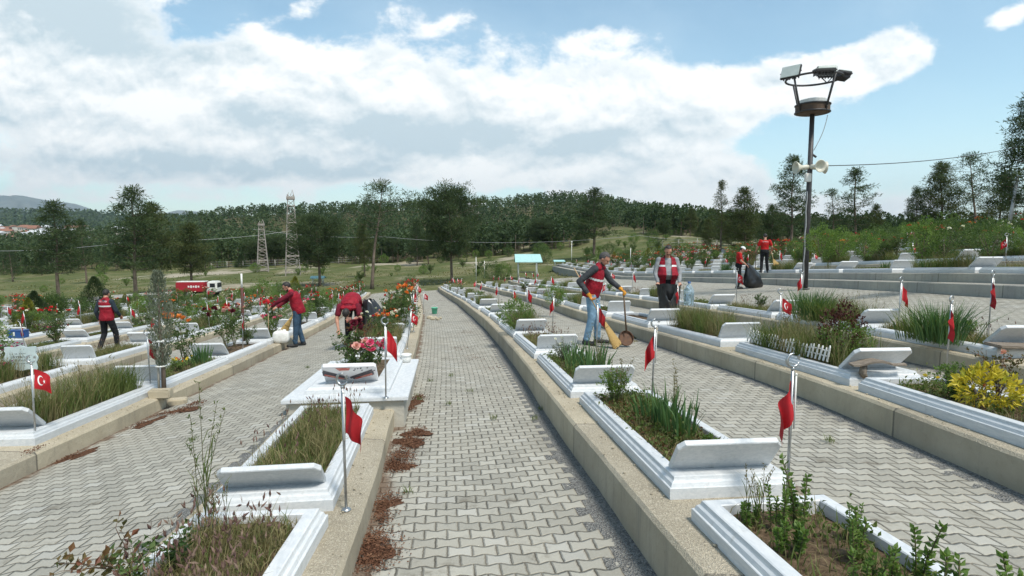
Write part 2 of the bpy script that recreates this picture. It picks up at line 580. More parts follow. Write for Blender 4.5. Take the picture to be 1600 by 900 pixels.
def make_paving(name, gravel_w):
    """interlocking bone-shaped pavers; uv 'lane' = metres across / along, 'edge' = metres from the left / right edge"""
    m, q, p, out = newmat(name)
    u, v, _ = q.xyz(q.uv('lane'))
    el, er, _ = q.xyz(q.uv('edge'))
    wob = q.noise(q.vec(u, v, 0), 1.1, 2)
    v = q.add(v, q.mul(q.sub(wob, .5), .05))
    u = q.add(u, q.mul(q.sub(q.noise(q.vec(u, v, 3.3), .9, 2), .5), .04))
    jit = q.mul(q.sub(q.noise(q.vec(u, v, 7.7), 26, 2), .5), .014)
    w, h, amp = .160, .124, .085
    Uq = q.m('DIVIDE', q.add(u, jit), w); Vq = q.m('DIVIDE', q.add(v, jit), h)
    j = q.m('ROUND', Vq, 0)
    par = q.m('FLOORED_MODULO', j, 2)
    s = q.sub(1, q.mul(par, 2))
    t = q.mul(q.m('PINGPONG', Uq, .5), 2)
    trap = q.m('MAXIMUM', q.m('MINIMUM', q.mul(q.sub(.5, t), 3.2), 1), -1)
    line = q.add(j, q.mul(q.mul(s, trap), amp))
    dV = q.sub(Vq, line)
    above = q.m('GREATER_THAN', dV, 0)
    row = q.add(q.sub(j, 1), above)
    dbed = q.mul(q.m('ABSOLUTE', dV), h)
    rp = q.m('FLOORED_MODULO', row, 2)
    U2 = q.add(Uq, q.mul(q.sub(1, rp), .5))
    fr = q.m('FRACT', U2)
    dhead = q.mul(q.m('MINIMUM', fr, q.sub(1, fr)), w)
    cell = q.m('FLOOR', U2)
    d = q.m('MINIMUM', dbed, dhead)
    wn = q.n('ShaderNodeTexWhiteNoise', noise_dimensions='2D')
    q.put(wn.inputs['Vector'], q.vec(cell, row, 0))
    rnd = wn.outputs['Value']
    rc = q.xyz(wn.outputs['Color'])
    P0 = q.vec(u, v, 0)
    patch = q.noise(P0, .7, 4, .6)
    fine = q.noise(P0, 60, 4, .7)
    mid = q.noise(P0, 9, 5, .65)
    jw = q.add(.003, q.mul(q.noise(P0, 5, 3), .008))
    joint = q.sub(1, q.sstep(d, q.mul(jw, .35), jw))
    c = q.mix(rnd, (.265, .252, .212, 1), (.375, .357, .302, 1))
    c = q.mix(q.mul(q.sstep(patch, .4, .7), .5), c, (.345, .32, .262, 1))
    c = q.mix(q.mul(q.sstep(mid, .5, .8), .45), c, (.17, .168, .15, 1))
    c = q.mix(q.mul(q.sstep(fine, .45, .8), .4), c, (.42, .41, .37, 1))
    c = q.mix(q.mul(q.sstep(q.noise(P0, 2.1, 5, .7), .58, .72), .7), c, (.135, .118, .09, 1))
    c = q.mix(q.mul(q.sstep(q.noise(P0, .33, 6, .7), .52, .68), .45), c, (.19, .175, .145, 1))
    c = q.mix(q.mul(q.m('GREATER_THAN', rc[2], .93), .35), c, (.45, .44, .40, 1))
    jc = q.mix(q.sstep(q.noise(P0, 3.2, 3), .4, .65), (.045, .038, .028, 1), (.15, .128, .095, 1))
    c = q.mix(q.mul(joint, .85), c, jc)
    # crushed stone and mortar along the right hand edge, whole pavers missing
    ccx = q.sub(er, q.mul(q.sub(.5, fr), w))
    lim = q.add(gravel_w, q.mul(q.sub(q.noise(q.vec(0, q.mul(row, .37), 0), 1.0, 2), .5), .22))
    gm = q.m('LESS_THAN', ccx, lim)
    gm = q.m('MAXIMUM', gm, q.sstep(q.add(er, q.mul(q.sub(mid, .5), .15)), gravel_w * .7 + .02, gravel_w * .7))
    vg = q.vor(P0, 95)
    gc = q.mix(q.xyz(vg.outputs['Color'])[0], (.10, .10, .095, 1), (.31, .305, .285, 1))
    gc = q.mix(q.mul(q.sstep(mid, .5, .7), .5), gc, (.27, .262, .235, 1))
    c = q.mix(gm, c, gc)
    # brown needles and soil washed against the left kerb
    dl = q.add(el, q.mul(q.sub(q.noise(P0, 2.6, 5, .6), .5), .50))
    soil = q.mul(q.sstep(dl, .11, .03), .8)
    c = q.mix(soil, c, q.mix(fine, (.075, .045, .028, 1), (.17, .105, .065, 1)))
    q.put(p.inputs['Base Color'], c)
    p.inputs['Roughness'].default_value = .88
    p.inputs['Specular IOR Level'].default_value = .22
    hp = q.sstep(d, .001, .016)
    hp = q.add(hp, q.mul(rc[1], .35))
    hgt = q.add(q.mul(hp, q.sub(1, gm)), q.add(q.mul(fine, .12), q.mul(q.mul(vg.outputs['Distance'], gm), 2.0)))
    q.put(p.inputs['Normal'], q.bump(hgt, .8, .014))
    return m


def make_ground():
    m, q, p, out = newmat('meadow_ground')
    P0 = q.pos()
    x, y, z = q.xyz(P0)
    n0 = q.noise(P0, .035, 5, .6); n1 = q.noise(P0, .16, 5, .65); n2 = q.noise(P0, 1.6, 5, .7); n3 = q.noise(P0, 12, 4, .7)
    g = q.mix(n2, (.052, .068, .022, 1), (.105, .118, .043, 1))
    g = q.mix(q.sstep(n1, .42, .62), g, (.145, .138, .068, 1))
    dirt = q.mix(n3, (.27, .235, .175, 1), (.36, .32, .25, 1))
    c = q.mix(q.sstep(q.add(n0, q.mul(q.sub(n1, .5), .5)), .53, .66), g, dirt)
    # needle litter under the trees of the far wood
    wood = q.sstep(q.add(y, q.mul(q.sub(n1, .5), 25)), 132, 150)
    c = q.mix(q.mul(wood, .85), c, q.mix(n2, (.05, .048, .022, 1), (.11, .092, .048, 1)))
    c = q.mix(q.mul(q.sstep(y, 520, 600), .9), c, q.mix(q.sstep(q.noise(P0, .02, 5, .65), .45, .6), (.055, .075, .035, 1), (.33, .30, .24, 1)))
    c = q.mix(q.sstep(y, 1050, 1250), c, q.mix(q.noise(P0, .05, 4, .7), (.018, .032, .018, 1), (.04, .055, .03, 1)))
    q.put(p.inputs['Base Color'], c)
    p.inputs['Roughness'].default_value = .95
    p.inputs['Specular IOR Level'].default_value = .1
    q.put(p.inputs['Normal'], q.bump(q.add(n2, n3), .6, .08))
    return m


M = {}
M['marble'] = make_marble()
M['concrete'] = make_concrete('beige_concrete', (.36, .315, .232), (.44, .39, .295), (.29, .25, .185), .42)
M['greyconc'] = make_concrete('grey_concrete', (.33, .32, .29), (.40, .385, .34), (.25, .24, .21), .5)
M['pave_c'] = make_paving('paving_gravel_edge', .17)
M['pave'] = make_paving('paving', .06)
M['ground'] = make_ground()
M['soil'] = pmat('grave_soil', (.055, .036, .022), (.16, .115, .072), 22, .95, .9, .03, 6, spec=.1)
M['steel'] = pmat('steel', (.50, .51, .51), (.36, .37, .37), 18, .34, 0, metal=.9)
M['flagred'] = pmat('flag_red', (.44, .009, .016), (.35, .008, .013), 14, .7, .2, .004, per_obj=.35)
M['flagwhite'] = pmat('flag_white', (.78, .76, .75), (.7, .68, .68), 10, .7)
M['white'] = pmat('white_plastic', (.74, .74, .71), (.62, .61, .57), 12, .45)
M['stem'] = pmat('plant_stem', (.075, .085, .030), (.12, .10, .05), 30, .8)
M['redstem'] = pmat('red_stem', (.12, .05, .035), (.09, .07, .035), 30, .7)
M['bark'] = pmat('pine_bark', (.085, .062, .045), (.19, .150, .115), 6, .95, .8, .05, 6, stretch=(1, 1, .35))
M['needle'] = leafmat('pine_needles', [(.032, .052, .024), (.058, .090, .038), (.098, .128, .052)], .3, .7, .6)
M['needle2'] = leafmat('pine_needles_olive', [(.042, .060, .022), (.078, .102, .036), (.120, .132, .050)], .3, .7, .6)
M['needle_far'] = leafmat('wood_needles', [(.032, .054, .026), (.058, .092, .042), (.098, .132, .058)], .3, .8, .03)
M['grass_g'] = leafmat('green_grass', [(.065, .100, .024), (.105, .148, .040), (.18, .195, .070)], .35, .6, 2)
M['grass_d'] = leafmat('dry_grass', [(.105, .098, .040), (.20, .175, .080), (.29, .25, .135)], .3, .75, 3)
M['seed'] = leafmat('purple_seedheads', [(.11, .060, .055), (.19, .115, .095), (.28, .20, .15)], .3, .8, 4)
M['meadow'] = leafmat('meadow_grass', [(.085, .10, .030), (.14, .145, .05), (.22, .195, .09)], .3, .8, .3)
M['iris'] = leafmat('iris_leaves', [(.040, .090, .030), (.070, .140, .050), (.12, .19, .07)], .3, .45, 3)
M['leaf'] = leafmat('rose_leaves', [(.042, .080, .024), (.075, .125, .038), (.13, .175, .058)], .36, .45, 3)
M['leaf_b'] = leafmat('bright_leaves', [(.075, .130, .030), (.125, .205, .050), (.20, .28, .08)], .42, .5, 3)
M['leaf_o'] = leafmat('bronze_leaves', [(.055, .070, .020), (.11, .085, .030), (.16, .060, .035)], .3, .5, 5)
M['leaf_y'] = leafmat('yellow_leaves', [(.42, .34, .03), (.58, .47, .05), (.30, .32, .05)], .3, .45, 6)
M['leaf_p'] = leafmat('purple_leaves', [(.040, .014, .013), (.085, .026, .022), (.10, .05, .028)], .2, .5, 4)
M['leaf_grey'] = leafmat('grey_green_leaves', [(.12, .14, .10), (.17, .195, .145), (.23, .245, .19)], .25, .6, 4)
M['leaf_yg'] = leafmat('golden_green_leaves', [(.10, .13, .018), (.19, .20, .03), (.28, .26, .04)], .3, .55, 4)
for nm, cs in dict(orange=[(.62, .13, .02), (.75, .22, .04), (.7, .3, .1)], red=[(.45, .012, .02), (.6, .03, .03)], maroon=[(.045, .004, .010), (.09, .008, .018), (.15, .012, .03)],
                   pink=[(.55, .03, .12), (.68, .07, .19), (.75, .32, .38)], rose=[(.62, .28, .26), (.72, .42, .36)], white=[(.72, .70, .62), (.8, .78, .72)],
                   purple=[(.16, .03, .12), (.30, .06, .22)], yellow=[(.68, .50, .03), (.75, .6, .08)]).items():
    M['pet_' + nm] = leafmat('petals_' + nm, cs, .3, .6, 9)
# ------------------------------------------------------------------ ground sheet
def spaced(lo, a, c, hi, step, grow):
    mid = np.arange(a, c + step / 2, step)
    l = []; x = a; s = step
    while x > lo: s *= grow; x -= s; l.append(x)
    r = []; x = c; s = step
    while x < hi: s *= grow; x += s; r.append(x)
    return np.array(l[::-1] + list(mid) + r)


gx = spaced(-9500, -62, 48, 9500, 1.0, 1.07)
gy = spaced(-3000, -8, 170, 9500, 1.0, 1.04)
GX, GY = np.meshgrid(gx, gy)
GZ = ground(GX, GY) + np.where((GY > 60), .25, .03) * (np.sin(GX * .31 + GY * .17) * np.cos(GY * .23 - GX * .11)) * (GY < 500)
nx_, ny_ = len(gx), len(gy)
idx = np.arange(nx_ * ny_).reshape(ny_, nx_)
fq = np.stack([idx[:-1, :-1], idx[:-1, 1:], idx[1:, 1:], idx[1:, :-1]], -1).reshape(-1, 4)
mb = MB(); mb.add(np.stack([GX, GY, GZ], -1).reshape(-1, 3), fq, 0, True)
structure('ground', mb.mesh('ground', M['ground']))

# far mountains on the left
mb = MB()
prof = [(-500, 292), (-200, 297), (0, 305), (60, 309), (110, 318), (150, 329), (185, 339), (215, 342), (250, 334), (290, 329), (325, 332), (380, 338), (460, 345)]
px_ = np.arange(-500, 461, 10); py_ = np.interp(px_, [a for a, _ in prof], [c for _, c in prof])
py_ = py_ + 1.2 * np.sin(px_ * .09) * np.sin(px_ * .031)
RY = 7400.
vs = []
for j, (dy_, fz) in enumerate([(-2600, 0), (-1300, .5), (0, 1), (900, .8)]):
    for a, c in zip(px_, py_):
        x0 = (a - 800) / FPX * RY
        z0 = CAMZ + (371 - c) / FPX * RY
        vs.append((x0 * (1 + dy_ / RY), RY + dy_ + 160 * math.sin(a * .05 + j), -40 + (z0 + 40) * fz + (0 if fz in (0, 1) else 40 * math.sin(a * .12 + j))))
n_ = len(px_)
mb.add(vs, [(j * n_ + i, j * n_ + i + 1, (j + 1) * n_ + i + 1, (j + 1) * n_ + i) for j in range(3) for i in range(n_ - 1)], 0, True)
structure('mountains', mb.mesh('mountains', pmat('mountain_scrub', (.10, .12, .11), (.17, .18, .16), .004, .95)))

# ------------------------------------------------------------------ lanes of interlocking pavers
LANE_NAMES = {}
for i in range(len(ROWS) - 1):
    ra, rb = ROWS[i], ROWS[i + 1]
    y1 = min(YEND[ra], YEND[rb]) + .3
    ys = np.concatenate([np.arange(-3, 30, .35), np.arange(30, y1, 1.0), [y1]])
    ncol = 9
    vs = []; uv = []; ed = []; arc = 0; pv = None
    for y in ys:
        a = xright(ra, y) - .04; c = xleft(rb, y) + .04
        m_ = (a + c) / 2
        if pv is not None: arc += math.hypot(y - pv[1], m_ - pv[0])
        pv = (m_, y)
        for k in range(ncol):
            s = k / (ncol - 1)
            x = a + (c - a) * s
            z = lane_z(ra, rb, y, s) + .012 * math.sin(y * 1.1 + 3 * s) * math.sin(y * .37 + s * 5 + i) - .02 * math.sin(pi * s)
            vs.append((x, y, z)); uv.append((x - m_, arc)); ed.append((x - a - .04, c - x - .04))
    fs = [(r * ncol + k, r * ncol + k + 1, (r + 1) * ncol + k + 1, (r + 1) * ncol + k) for r in range(len(ys) - 1) for k in range(ncol - 1)]
    mb = MB(); mb.add(vs, fs, 0, True)
    me = mb.mesh('paved_path', M['pave_c'] if rb[0] == 'R' and int(rb[1]) < 4 else M['pave'])
    l1 = me.uv_layers.new(name='lane'); l2 = me.uv_layers.new(name='edge')
    vi = np.empty(len(me.loops), int); me.loops.foreach_get('vertex_index', vi)
    l1.data.foreach_set('uv', np.array(uv)[vi].ravel()); l2.data.foreach_set('uv', np.array(ed)[vi].ravel())
    structure('paved_path', me)

# ------------------------------------------------------------------ concrete kerb walls that carry the graves
ROWNAME = {'R1': 'first row right of the central path', 'R2': 'second row right of the central path', 'R3': 'third row right of the central path',
           'R4': 'row on top of the high wall', 'L1': 'first row left of the central path', 'L2': 'second row left of the central path',
           'L3': 'third row left of the central path', 'L4': 'fourth row left of the central path', 'L5': 'fifth row left of the central path',
           'L6': 'sixth row left of the central path', 'R5': 'second terrace above the high wall', 'R6': 'third terrace above the high wall',
           'R7': 'fourth terrace above the high wall'}
KLAB = {'R1': 'long beige concrete kerb wall along the right edge of the central path', 'R2': 'beige concrete wall under the picket fence grave and yellow shrub',
        'R3': 'beige concrete wall behind the man holding the open bag', 'R4': 'high beige stepped concrete wall behind the floodlight pole',
        'L1': 'low rough concrete kerb along the left edge of the central path', 'L2': 'concrete kerb behind the sweeper holding the tall broom',
        'L3': 'low concrete kerb in front of the man walking away on the left'}


def crow(r, lo=-3.0):
    return np.concatenate([np.arange(lo, 20, .25), np.arange(20, YEND[r], .8), [YEND[r]]])


for r in ROWS:
    ys = crow(r)
    prof_n = 0
    vs = []
    k = int(r[1])
    for y in ys:
        a, c = xleft(r, y), xright(r, y)
        z = H(r, y)
        e = .014 * math.sin(y * 2.3) * math.sin(y * .9 + k) + rng.normal(0, .003)
        e2 = .016 * math.sin(y * 1.9 + 2) * math.sin(y * .7 + k) + rng.normal(0, .003)
        t = rng.normal(0, .002, 4)
        sec = [(a + e * .4, z - 1.2), (a + e * .5, z - .03), (a + .022 + e * .5, z - .004 + t[0]), (a + .35 * (c - a), z + t[1]), (a + .7 * (c - a), z + t[2]), (c - .024 + e2 * .5, z - .004 + t[3]), (c + e2 * .5, z - .03), (c + e2 * .4, z - 1.2)]
        if r == 'R4':
            sec = [(a - .52, z - 1.3), (a - .52, z - .275), (a - .50, z - .255), (a - .02, z - .245)] + [(a + e * .5, z - .24)] + sec[1:]
        vs += [(x, y, zz) for x, zz in sec]
        prof_n = len(sec)
    N_ = prof_n
    fs = [(i * N_ + j, (i + 1) * N_ + j, (i + 1) * N_ + j + 1, i * N_ + j + 1) for i in range(len(ys) - 1) for j in range(N_ - 1)]
    fs = [f[::-1] for f in fs]
    fs.append(tuple(range(N_))); fs.append(tuple((len(ys) - 1) * N_ + j for j in range(N_))[::-1])
    mb = MB(); mb.add(vs, fs, 0, False)
    o = mb.obj('concrete_kerb', M['concrete'] if r not in ('R4',) else M['greyconc'])
    if r in KLAB: tag(o, KLAB[r], 'kerb wall')
    else: tag(o, ('low concrete kerb among the crowded rows left of the sweepers' if r[0] == 'L' else 'concrete kerb on the terraces above the high wall'), 'kerb wall', 'far left kerbs' if r[0] == 'L' else 'upper terrace kerbs')
    # end walls of the rows are closed above; hidden sides run under the lanes
# ------------------------------------------------------------------ graves
GW, GL = .84, 2.70


def ring(mb, w, l, prof, y0=0, mat=0):
    """profile (inset, height) swept round a rectangle, mitred corners"""
    vs = []
    for o, z in prof:
        vs += [(-w / 2 + o, y0 + o, z), (w / 2 - o, y0 + o, z), (w / 2 - o, y0 + l - o, z), (-w / 2 + o, y0 + l - o, z)]
    fs = []
    for i in range(len(prof) - 1):
        for k in range(4):
            fs.append((i * 4 + k, i * 4 + (k + 1) % 4, (i + 1) * 4 + (k + 1) % 4, (i + 1) * 4 + k))
    mb.add(vs, fs, mat, False)


def grave_border(w, l, h=.135, th=.125, v=0):
    mb = MB()
    if v == 0:
        pr = [(0, -.03), (0, h * .52), (.004, h * .545), (.012, h * .55), (.015, h * .60), (.022, h * .72), (.036, h * .80), (.040, h * .86), (.044, h * .97), (.052, h), (th - .006, h), (th, h - .006), (th, .02)]
    else:
        pr = [(0, -.03), (0, h * .6), (.006, h * .75), (.02, h * .9), (.045, h), (th - .006, h), (th, h - .006), (th, .02)]
    ring(mb, w, l, pr)
    # ledge under the headstone, butted against the ring
    dl = .21
    a = w / 2 - th + .002
    mb.box((0, th - .002 + dl / 2, h * .5), (2 * a, dl, h - .008))
    return mb.mesh('grave_border', M['marble'])


def bevel_box(w, d, h, b=.012):
    bm = bmesh.new()
    bmesh.ops.create_cube(bm, size=1)
    for v in bm.verts: v.co = Vector((v.co.x * w, v.co.y * d, v.co.z * h))
    bmesh.ops.bevel(bm, geom=bm.edges[:], offset=b, segments=2, affect='EDGES')
    vs = [v.co[:] for v in bm.verts]; fs = [[q.index for q in f.verts] for f in bm.faces]
    bm.free()
    return np.array(vs), fs


def headstone_mesh(w=.68, ln=.29, th=.042, tilt=56, z0=.132, yb=.20, clip=.05):
    """slab that rises from its foot towards the head end, cut corners at the top"""
    mb = MB()
    t = radians(tilt)
    d1 = np.array([0, -cos(t), sin(t)]); nrm = np.array([0, sin(t), cos(t)])
    out = [(-w / 2, 0), (w / 2, 0), (w / 2, ln - clip), (w / 2 - clip * .8, ln), (-w / 2 + clip * .8, ln), (-w / 2, ln - clip)]
    be = .006
    lay = []
    for off, ins in ((0, be), (be, 0), (th - be, 0), (th, be)):
        for x, s in out:
            xx = x - math.copysign(ins, x); ss = s + (ins if s == 0 else -ins if s == ln else 0)
            p = np.array([0, yb, z0]) + d1 * ss + nrm * off
            lay.append((xx, p[1], p[2]))
    fs = [tuple(range(6)), tuple(18 + k for k in range(6))[::-1]]
    for i in range(3):
        for k in range(6):
            fs.append((i * 6 + k, (i + 1) * 6 + k, (i + 1) * 6 + (k + 1) % 6, i * 6 + (k + 1) % 6))
    mb.add(lay, fs, 0, False)
    return mb.mesh('headstone', M['marble'])


def soil_mesh(w, l, th=.125, z=.07):
    mb = MB()
    nx, ny = 8, 22
    vs = []
    a = w / 2 - th + .004
    for j in range(ny + 1):
        for i in range(nx + 1):
            x = -a + 2 * a * i / nx; y = .325 + (l - th - .325 + .004) * j / ny
            vs.append((x, y, z + rng.normal(0, .010) + .02 * sin(i / nx * pi)))
    fs = [(j * (nx + 1) + i, j * (nx + 1) + i + 1, (j + 1) * (nx + 1) + i + 1, (j + 1) * (nx + 1) + i) for j in range(ny) for i in range(nx)]
    mb.add(vs, fs, 0, True)
    return mb.mesh('soil', M['soil'])


BORD = [grave_border(GW, GL, v=0), grave_border(GW, GL - .05, .13, .115, v=1), grave_border(GW, GL, .145, .12, v=0)]
HEAD = [headstone_mesh(), headstone_mesh(.66, .38, .045, 40, yb=.30), headstone_mesh(.68, .34, .055, 47, yb=.26, clip=.02), headstone_mesh(.62, .32, .05, 60, clip=.04), headstone_mesh(.68, .27, .042, 42, z0=.122, yb=.18), headstone_mesh(.70, .28, .042, 50, z0=.128, yb=.19)]
SOIL = [soil_mesh(GW, GL), soil_mesh(GW, GL - .05)]
far_parts = []


def joined_grave():
    """one mesh of border, slab and soil for graves too small to show their parts"""
    bm = bmesh.new()
    for k, me in enumerate((BORD[1], HEAD[0], SOIL[1])):
        n0 = len(bm.faces)
        bm.from_mesh(me)
        bm.faces.ensure_lookup_table()
        for f in bm.faces[n0:]: f.material_index = 1 if k == 2 else 0
    me = bpy.data.meshes.new('grave'); bm.to_mesh(me); bm.free()
    me.materials.append(M['marble']); me.materials.append(M['soil'])
    return me


FARG = joined_grave()
proto = {}


def grave(loc, rotz, pitch, label, group, bi, hi, w=1.0, l=1.0):
    k = (bi, hi)
    if k not in proto:
        g = thing('grave', label, 'grave')
        put('border', BORD[bi], g); put('headstone', HEAD[hi], g); put('soil', SOIL[1 if bi == 1 else 0], g)
        proto[k] = g
    else:
        g = dup(proto[k])
    tag(g, label, 'grave', group)
    if group is None and 'group' in g: del g['group']
    g.location = loc
    g.rotation_euler = (pitch, 0, rotz)
    g.scale = (w, l, 1)
    return g


def place(r, y, frac=.5, dx=0):
    """position, heading and slope of a thing on row r at y"""
    x0, x1 = xleft(r, y), xright(r, y)
    x = x0 + (x1 - x0) * frac + dx
    y2 = y + 2.5
    xb = xleft(r, y2) + (xright(r, y2) - xleft(r, y2)) * frac + dx
    rotz = -atan2(xb - x, y2 - y)
    pitch = atan2(H(r, y2) - H(r, y), y2 - y)
    return Vector((x, y, float(H(r, y)))), rotz, pitch


FR = {'R1': .555, 'R2': .53, 'R3': .53, 'L1': .47, 'L2': .48}
# y of the head end of the first graves, measured; further ones follow at the same pitch
START = {'R1': [.60, 3.57, 6.5, 9.45, 12.4], 'R2': [.3, 3.22, 6.15, 9.32, 12.55, 15.6], 'R3': [1.1, 4.05, 7.0, 9.75, 12.7, 15.7],
         'L1': [.85, 3.75, 10.5], 'L2': [3.0, 5.92, 8.7, 11.35, 14.25], 'L3': [6.1, 9.0, 12.3, 15.25], 'L4': [9.2, 12.2, 15.1],
         'R4': [8.6, 11.6, 14.4, 17.6]}
ORD = ['first', 'second', 'third', 'fourth', 'fifth', 'sixth', 'seventh', 'eighth', 'ninth', 'tenth', 'eleventh', 'twelfth']
SLOTS = []          # every grave: row, ordinal, y, location, heading, slope, distance


def visible(x, y, z, m=80):
    if y < .5: return False
    v = (z - CAMZ)
    yc = y * cos(PITCH) - v * sin(PITCH)
    zc = y * sin(PITCH) + v * cos(PITCH)
    px = 800 + FPX * x / yc; py = 450 - FPX * zc / yc
    return -m < px < 1600 + m and 250 < py < 900 + m * 3


for r in ROWS:
    ys = list(START.get(r, []))
    y = ys[-1] + 2.93 if ys else 8 + 2.0 * rng.random()
    while y < YEND[r] - 3:
        ys.append(y); y += 2.93 + (0 if rng.random() > .07 else .5)
    k = 0
    for y in ys:
        loc, rz, pt = place(r, y, FR.get(r, .5))
        if not visible(loc.x, loc.y + 1.2, loc.z, 160): continue
        k += 1
        SLOTS.append(dict(row=r, n=k, y=y, loc=loc, rz=rz, pt=pt, d=math.hypot(loc.x, loc.y)))
SLOTS.sort(key=lambda s: s['d'])


def local(s, x, y, z=0.0):
    """a point given in the grave's own coordinates -> world"""
    m = Matrix.Translation(s['loc']) @ Matrix.Rotation(s['rz'], 4, 'Z') @ Matrix.Rotation(s['pt'], 4, 'X')
    return m @ Vector((x, y, z))


def slot(r, y):
    return min((s for s in SLOTS if s['row'] == r), key=lambda s: abs(s['y'] - y))


# what the photograph shows on the near graves
SPECIAL = {('R1', .6): 'leafy weeds and bare soil', ('R1', 3.57): 'iris leaves and brown ground cover', ('R1', 6.5): 'tall iris tufts', ('R1', 9.45): 'thick green weeds',
           ('R2', 3.22): 'a yellow variegated shrub', ('R2', 6.15): 'a white picket fence', ('R2', 9.32): 'long green grass', ('R2', 12.55): 'bare soil',
           ('L1', .85): 'dry brown grass and a rose stem', ('L1', 3.75): 'short mixed dry grass', ('L1', 10.5): 'orange roses', ('L2', 5.92): 'tall wild grass', ('L2', 8.7): 'yellow flowers and a grey sapling',
           ('L2', 11.35): 'dark red roses'}
for s in SLOTS:
    s['what'] = None
for (r, y), w_ in SPECIAL.items():
    slot(r, y)['what'] = w_
full = 0
extra_far = MB()
for i, s in enumerate(SLOTS):
    r, n = s['row'], s['n']
    if (r, round(s['y'], 2)) == ('X', 0): continue
    near = s['d'] < 30
    if i >= 296:
        for me in (FARG,):
            v = np.empty(len(me.vertices) * 3); me.vertices.foreach_get('co', v)
            m = np.array(Matrix.Translation(s['loc']) @ Matrix.Rotation(s['rz'], 4, 'Z') @ Matrix.Rotation(s['pt'], 4, 'X'))
            w_ = v.reshape(-1, 3) @ m[:3, :3].T + m[:3, 3]
            for p in me.polygons: pass
            extra_far.add(w_, [tuple(p.vertices) for p in me.polygons], 0)
        continue
    if near:
        if r in ROWNAME:
            base = ROWNAME[r]
            if s['what']: lab = 'white marble grave planted with %s, %s' % (s['what'], base)
            else: lab = 'white marble grave, %s from the camera in the %s' % (ORD[min(n, 12) - 1], base)
            grp = None
            if n > 12 or len(lab.split()) > 16:
                lab = 'white marble grave with slanted headstone far along the ' + base; grp = 'far graves ' + r
        else:
            lab = 'white marble grave with slanted headstone in the outer rows %s' % ('left of the walking man' if r[0] == 'L' else 'above the high wall'); grp = 'outer graves ' + r[0]
        bi = int(rng.integers(0, 3)); hi = int(rng.choice([0, 0, 1, 1, 2, 3] if s['d'] > 14 else [0, 1, 1, 2]))
        if r in ('R1', 'L1') and s['d'] < 9: bi, hi = 0, (5 if r == 'R1' else 4)
        if r == 'R2' and s['d'] < 9: bi, hi = 2, 1
        j = rng.normal(0, .012)
        g = grave(s['loc'], s['rz'] + j, s['pt'], lab, grp, bi, hi)
    else:
        side = 'left' if r[0] == 'L' else 'right'
        g = put('grave', FARG)
        g.location = s['loc']; g.rotation_euler = (s['pt'], 0, s['rz'] + rng.normal(0, .015))
        tag(g, 'small white marble grave in the distant rows %s' % ('left of the central path' if side == 'left' else 'right of the central path'), 'grave', 'distant graves ' + side)
if extra_far.n:
    o = extra_far.obj('distant_graves', M['marble'])
    tag(o, 'rows of tiny white graves at the far edge of the graveyard', 'graves', None, 'stuff')

# ------------------------------------------------------------------ flags on steel poles
def cloth_fn(var):
    L_, Hh, sag, fold, side = [(.44, .30, .20, .034, 1), (.44, .30, .22, .034, -1), (.34, .25, .12, .016, 1), (.36, .26, .15, .018, -1)][var]
    wide = [.30, .26, .5, .42][var]

    def f(s, t):
        # s along the fly, t down the hoist; cloth droops, its fly end falling past the hoist
        x = side * (.012 + L_ * wide * (s ** .85))
        z = -t * Hh - sag * (s ** 1.2) * (1.05 - .25 * t) * (1 if var < 2 else .9)
        y = fold * sin(s * 8.5 + t * 1.7 + var) * (0.25 + s) + .012 * sin(t * 5 + s * 3)
        return np.array([x, y, z])
    return f


def flag_meshes(var):
    f = cloth_fn(var)
    mb = MB(); ns, nt_ = 18, 12
    vs = [f(i / ns, j / nt_) for j in range(nt_ + 1) for i in range(ns + 1)]
    mb.add(vs, [(j * (ns + 1) + i, j * (ns + 1) + i + 1, (j + 1) * (ns + 1) + i + 1, (j + 1) * (ns + 1) + i) for j in range(nt_) for i in range(ns)], 0, True)
    cloth = mb.mesh('flag', M['flagred'])
    eb = MB()

    def lay(poly_tris, pts):
        for sg in (1, -1):
            out = []
            for (a, c) in pts:
                p = f(a, c); e = 1e-3
                nrm = np.cross(f(a + e, c) - p, f(a, c + e) - p)
                nrm = nrm / (np.linalg.norm(nrm) + 1e-12)
                out.append(p + nrm * .0035 * sg)
            eb.add(out, poly_tris, 0, True)
    # crescent: outer circle minus an offset inner one, in flag units (fly 1.5 x hoist 1)
    n = 26; pts = []
    for k in range(n + 1):
        a = radians(38) + (2 * pi - radians(76)) * k / n
        pts.append(((.5 + .25 * cos(a)) / 1.5, .5 + .25 * sin(a)))
    for k in range(n + 1):
        a = radians(50) + (2 * pi - radians(100)) * k / n
        pts.append(((.5625 + .2 * cos(a)) / 1.5, .5 + .2 * sin(a)))
    lay([(k, k + 1, n + 2 + k, n + 1 + k) for k in range(n)], pts)
    sp = [((.80) / 1.5, .5)]
    for k in range(10):
        a = pi + 2 * pi * k / 10; rr = .125 if k % 2 == 0 else .05
        sp.append(((.80 + rr * cos(a)) / 1.5, .5 + rr * sin(a)))
    lay([(0, 1 + k, 1 + (k + 1) % 10) for k in range(10)], sp)
    return cloth, eb.mesh('crescent_and_star', M['flagwhite'])


FLAGS = [flag_meshes(v) for v in range(4)]


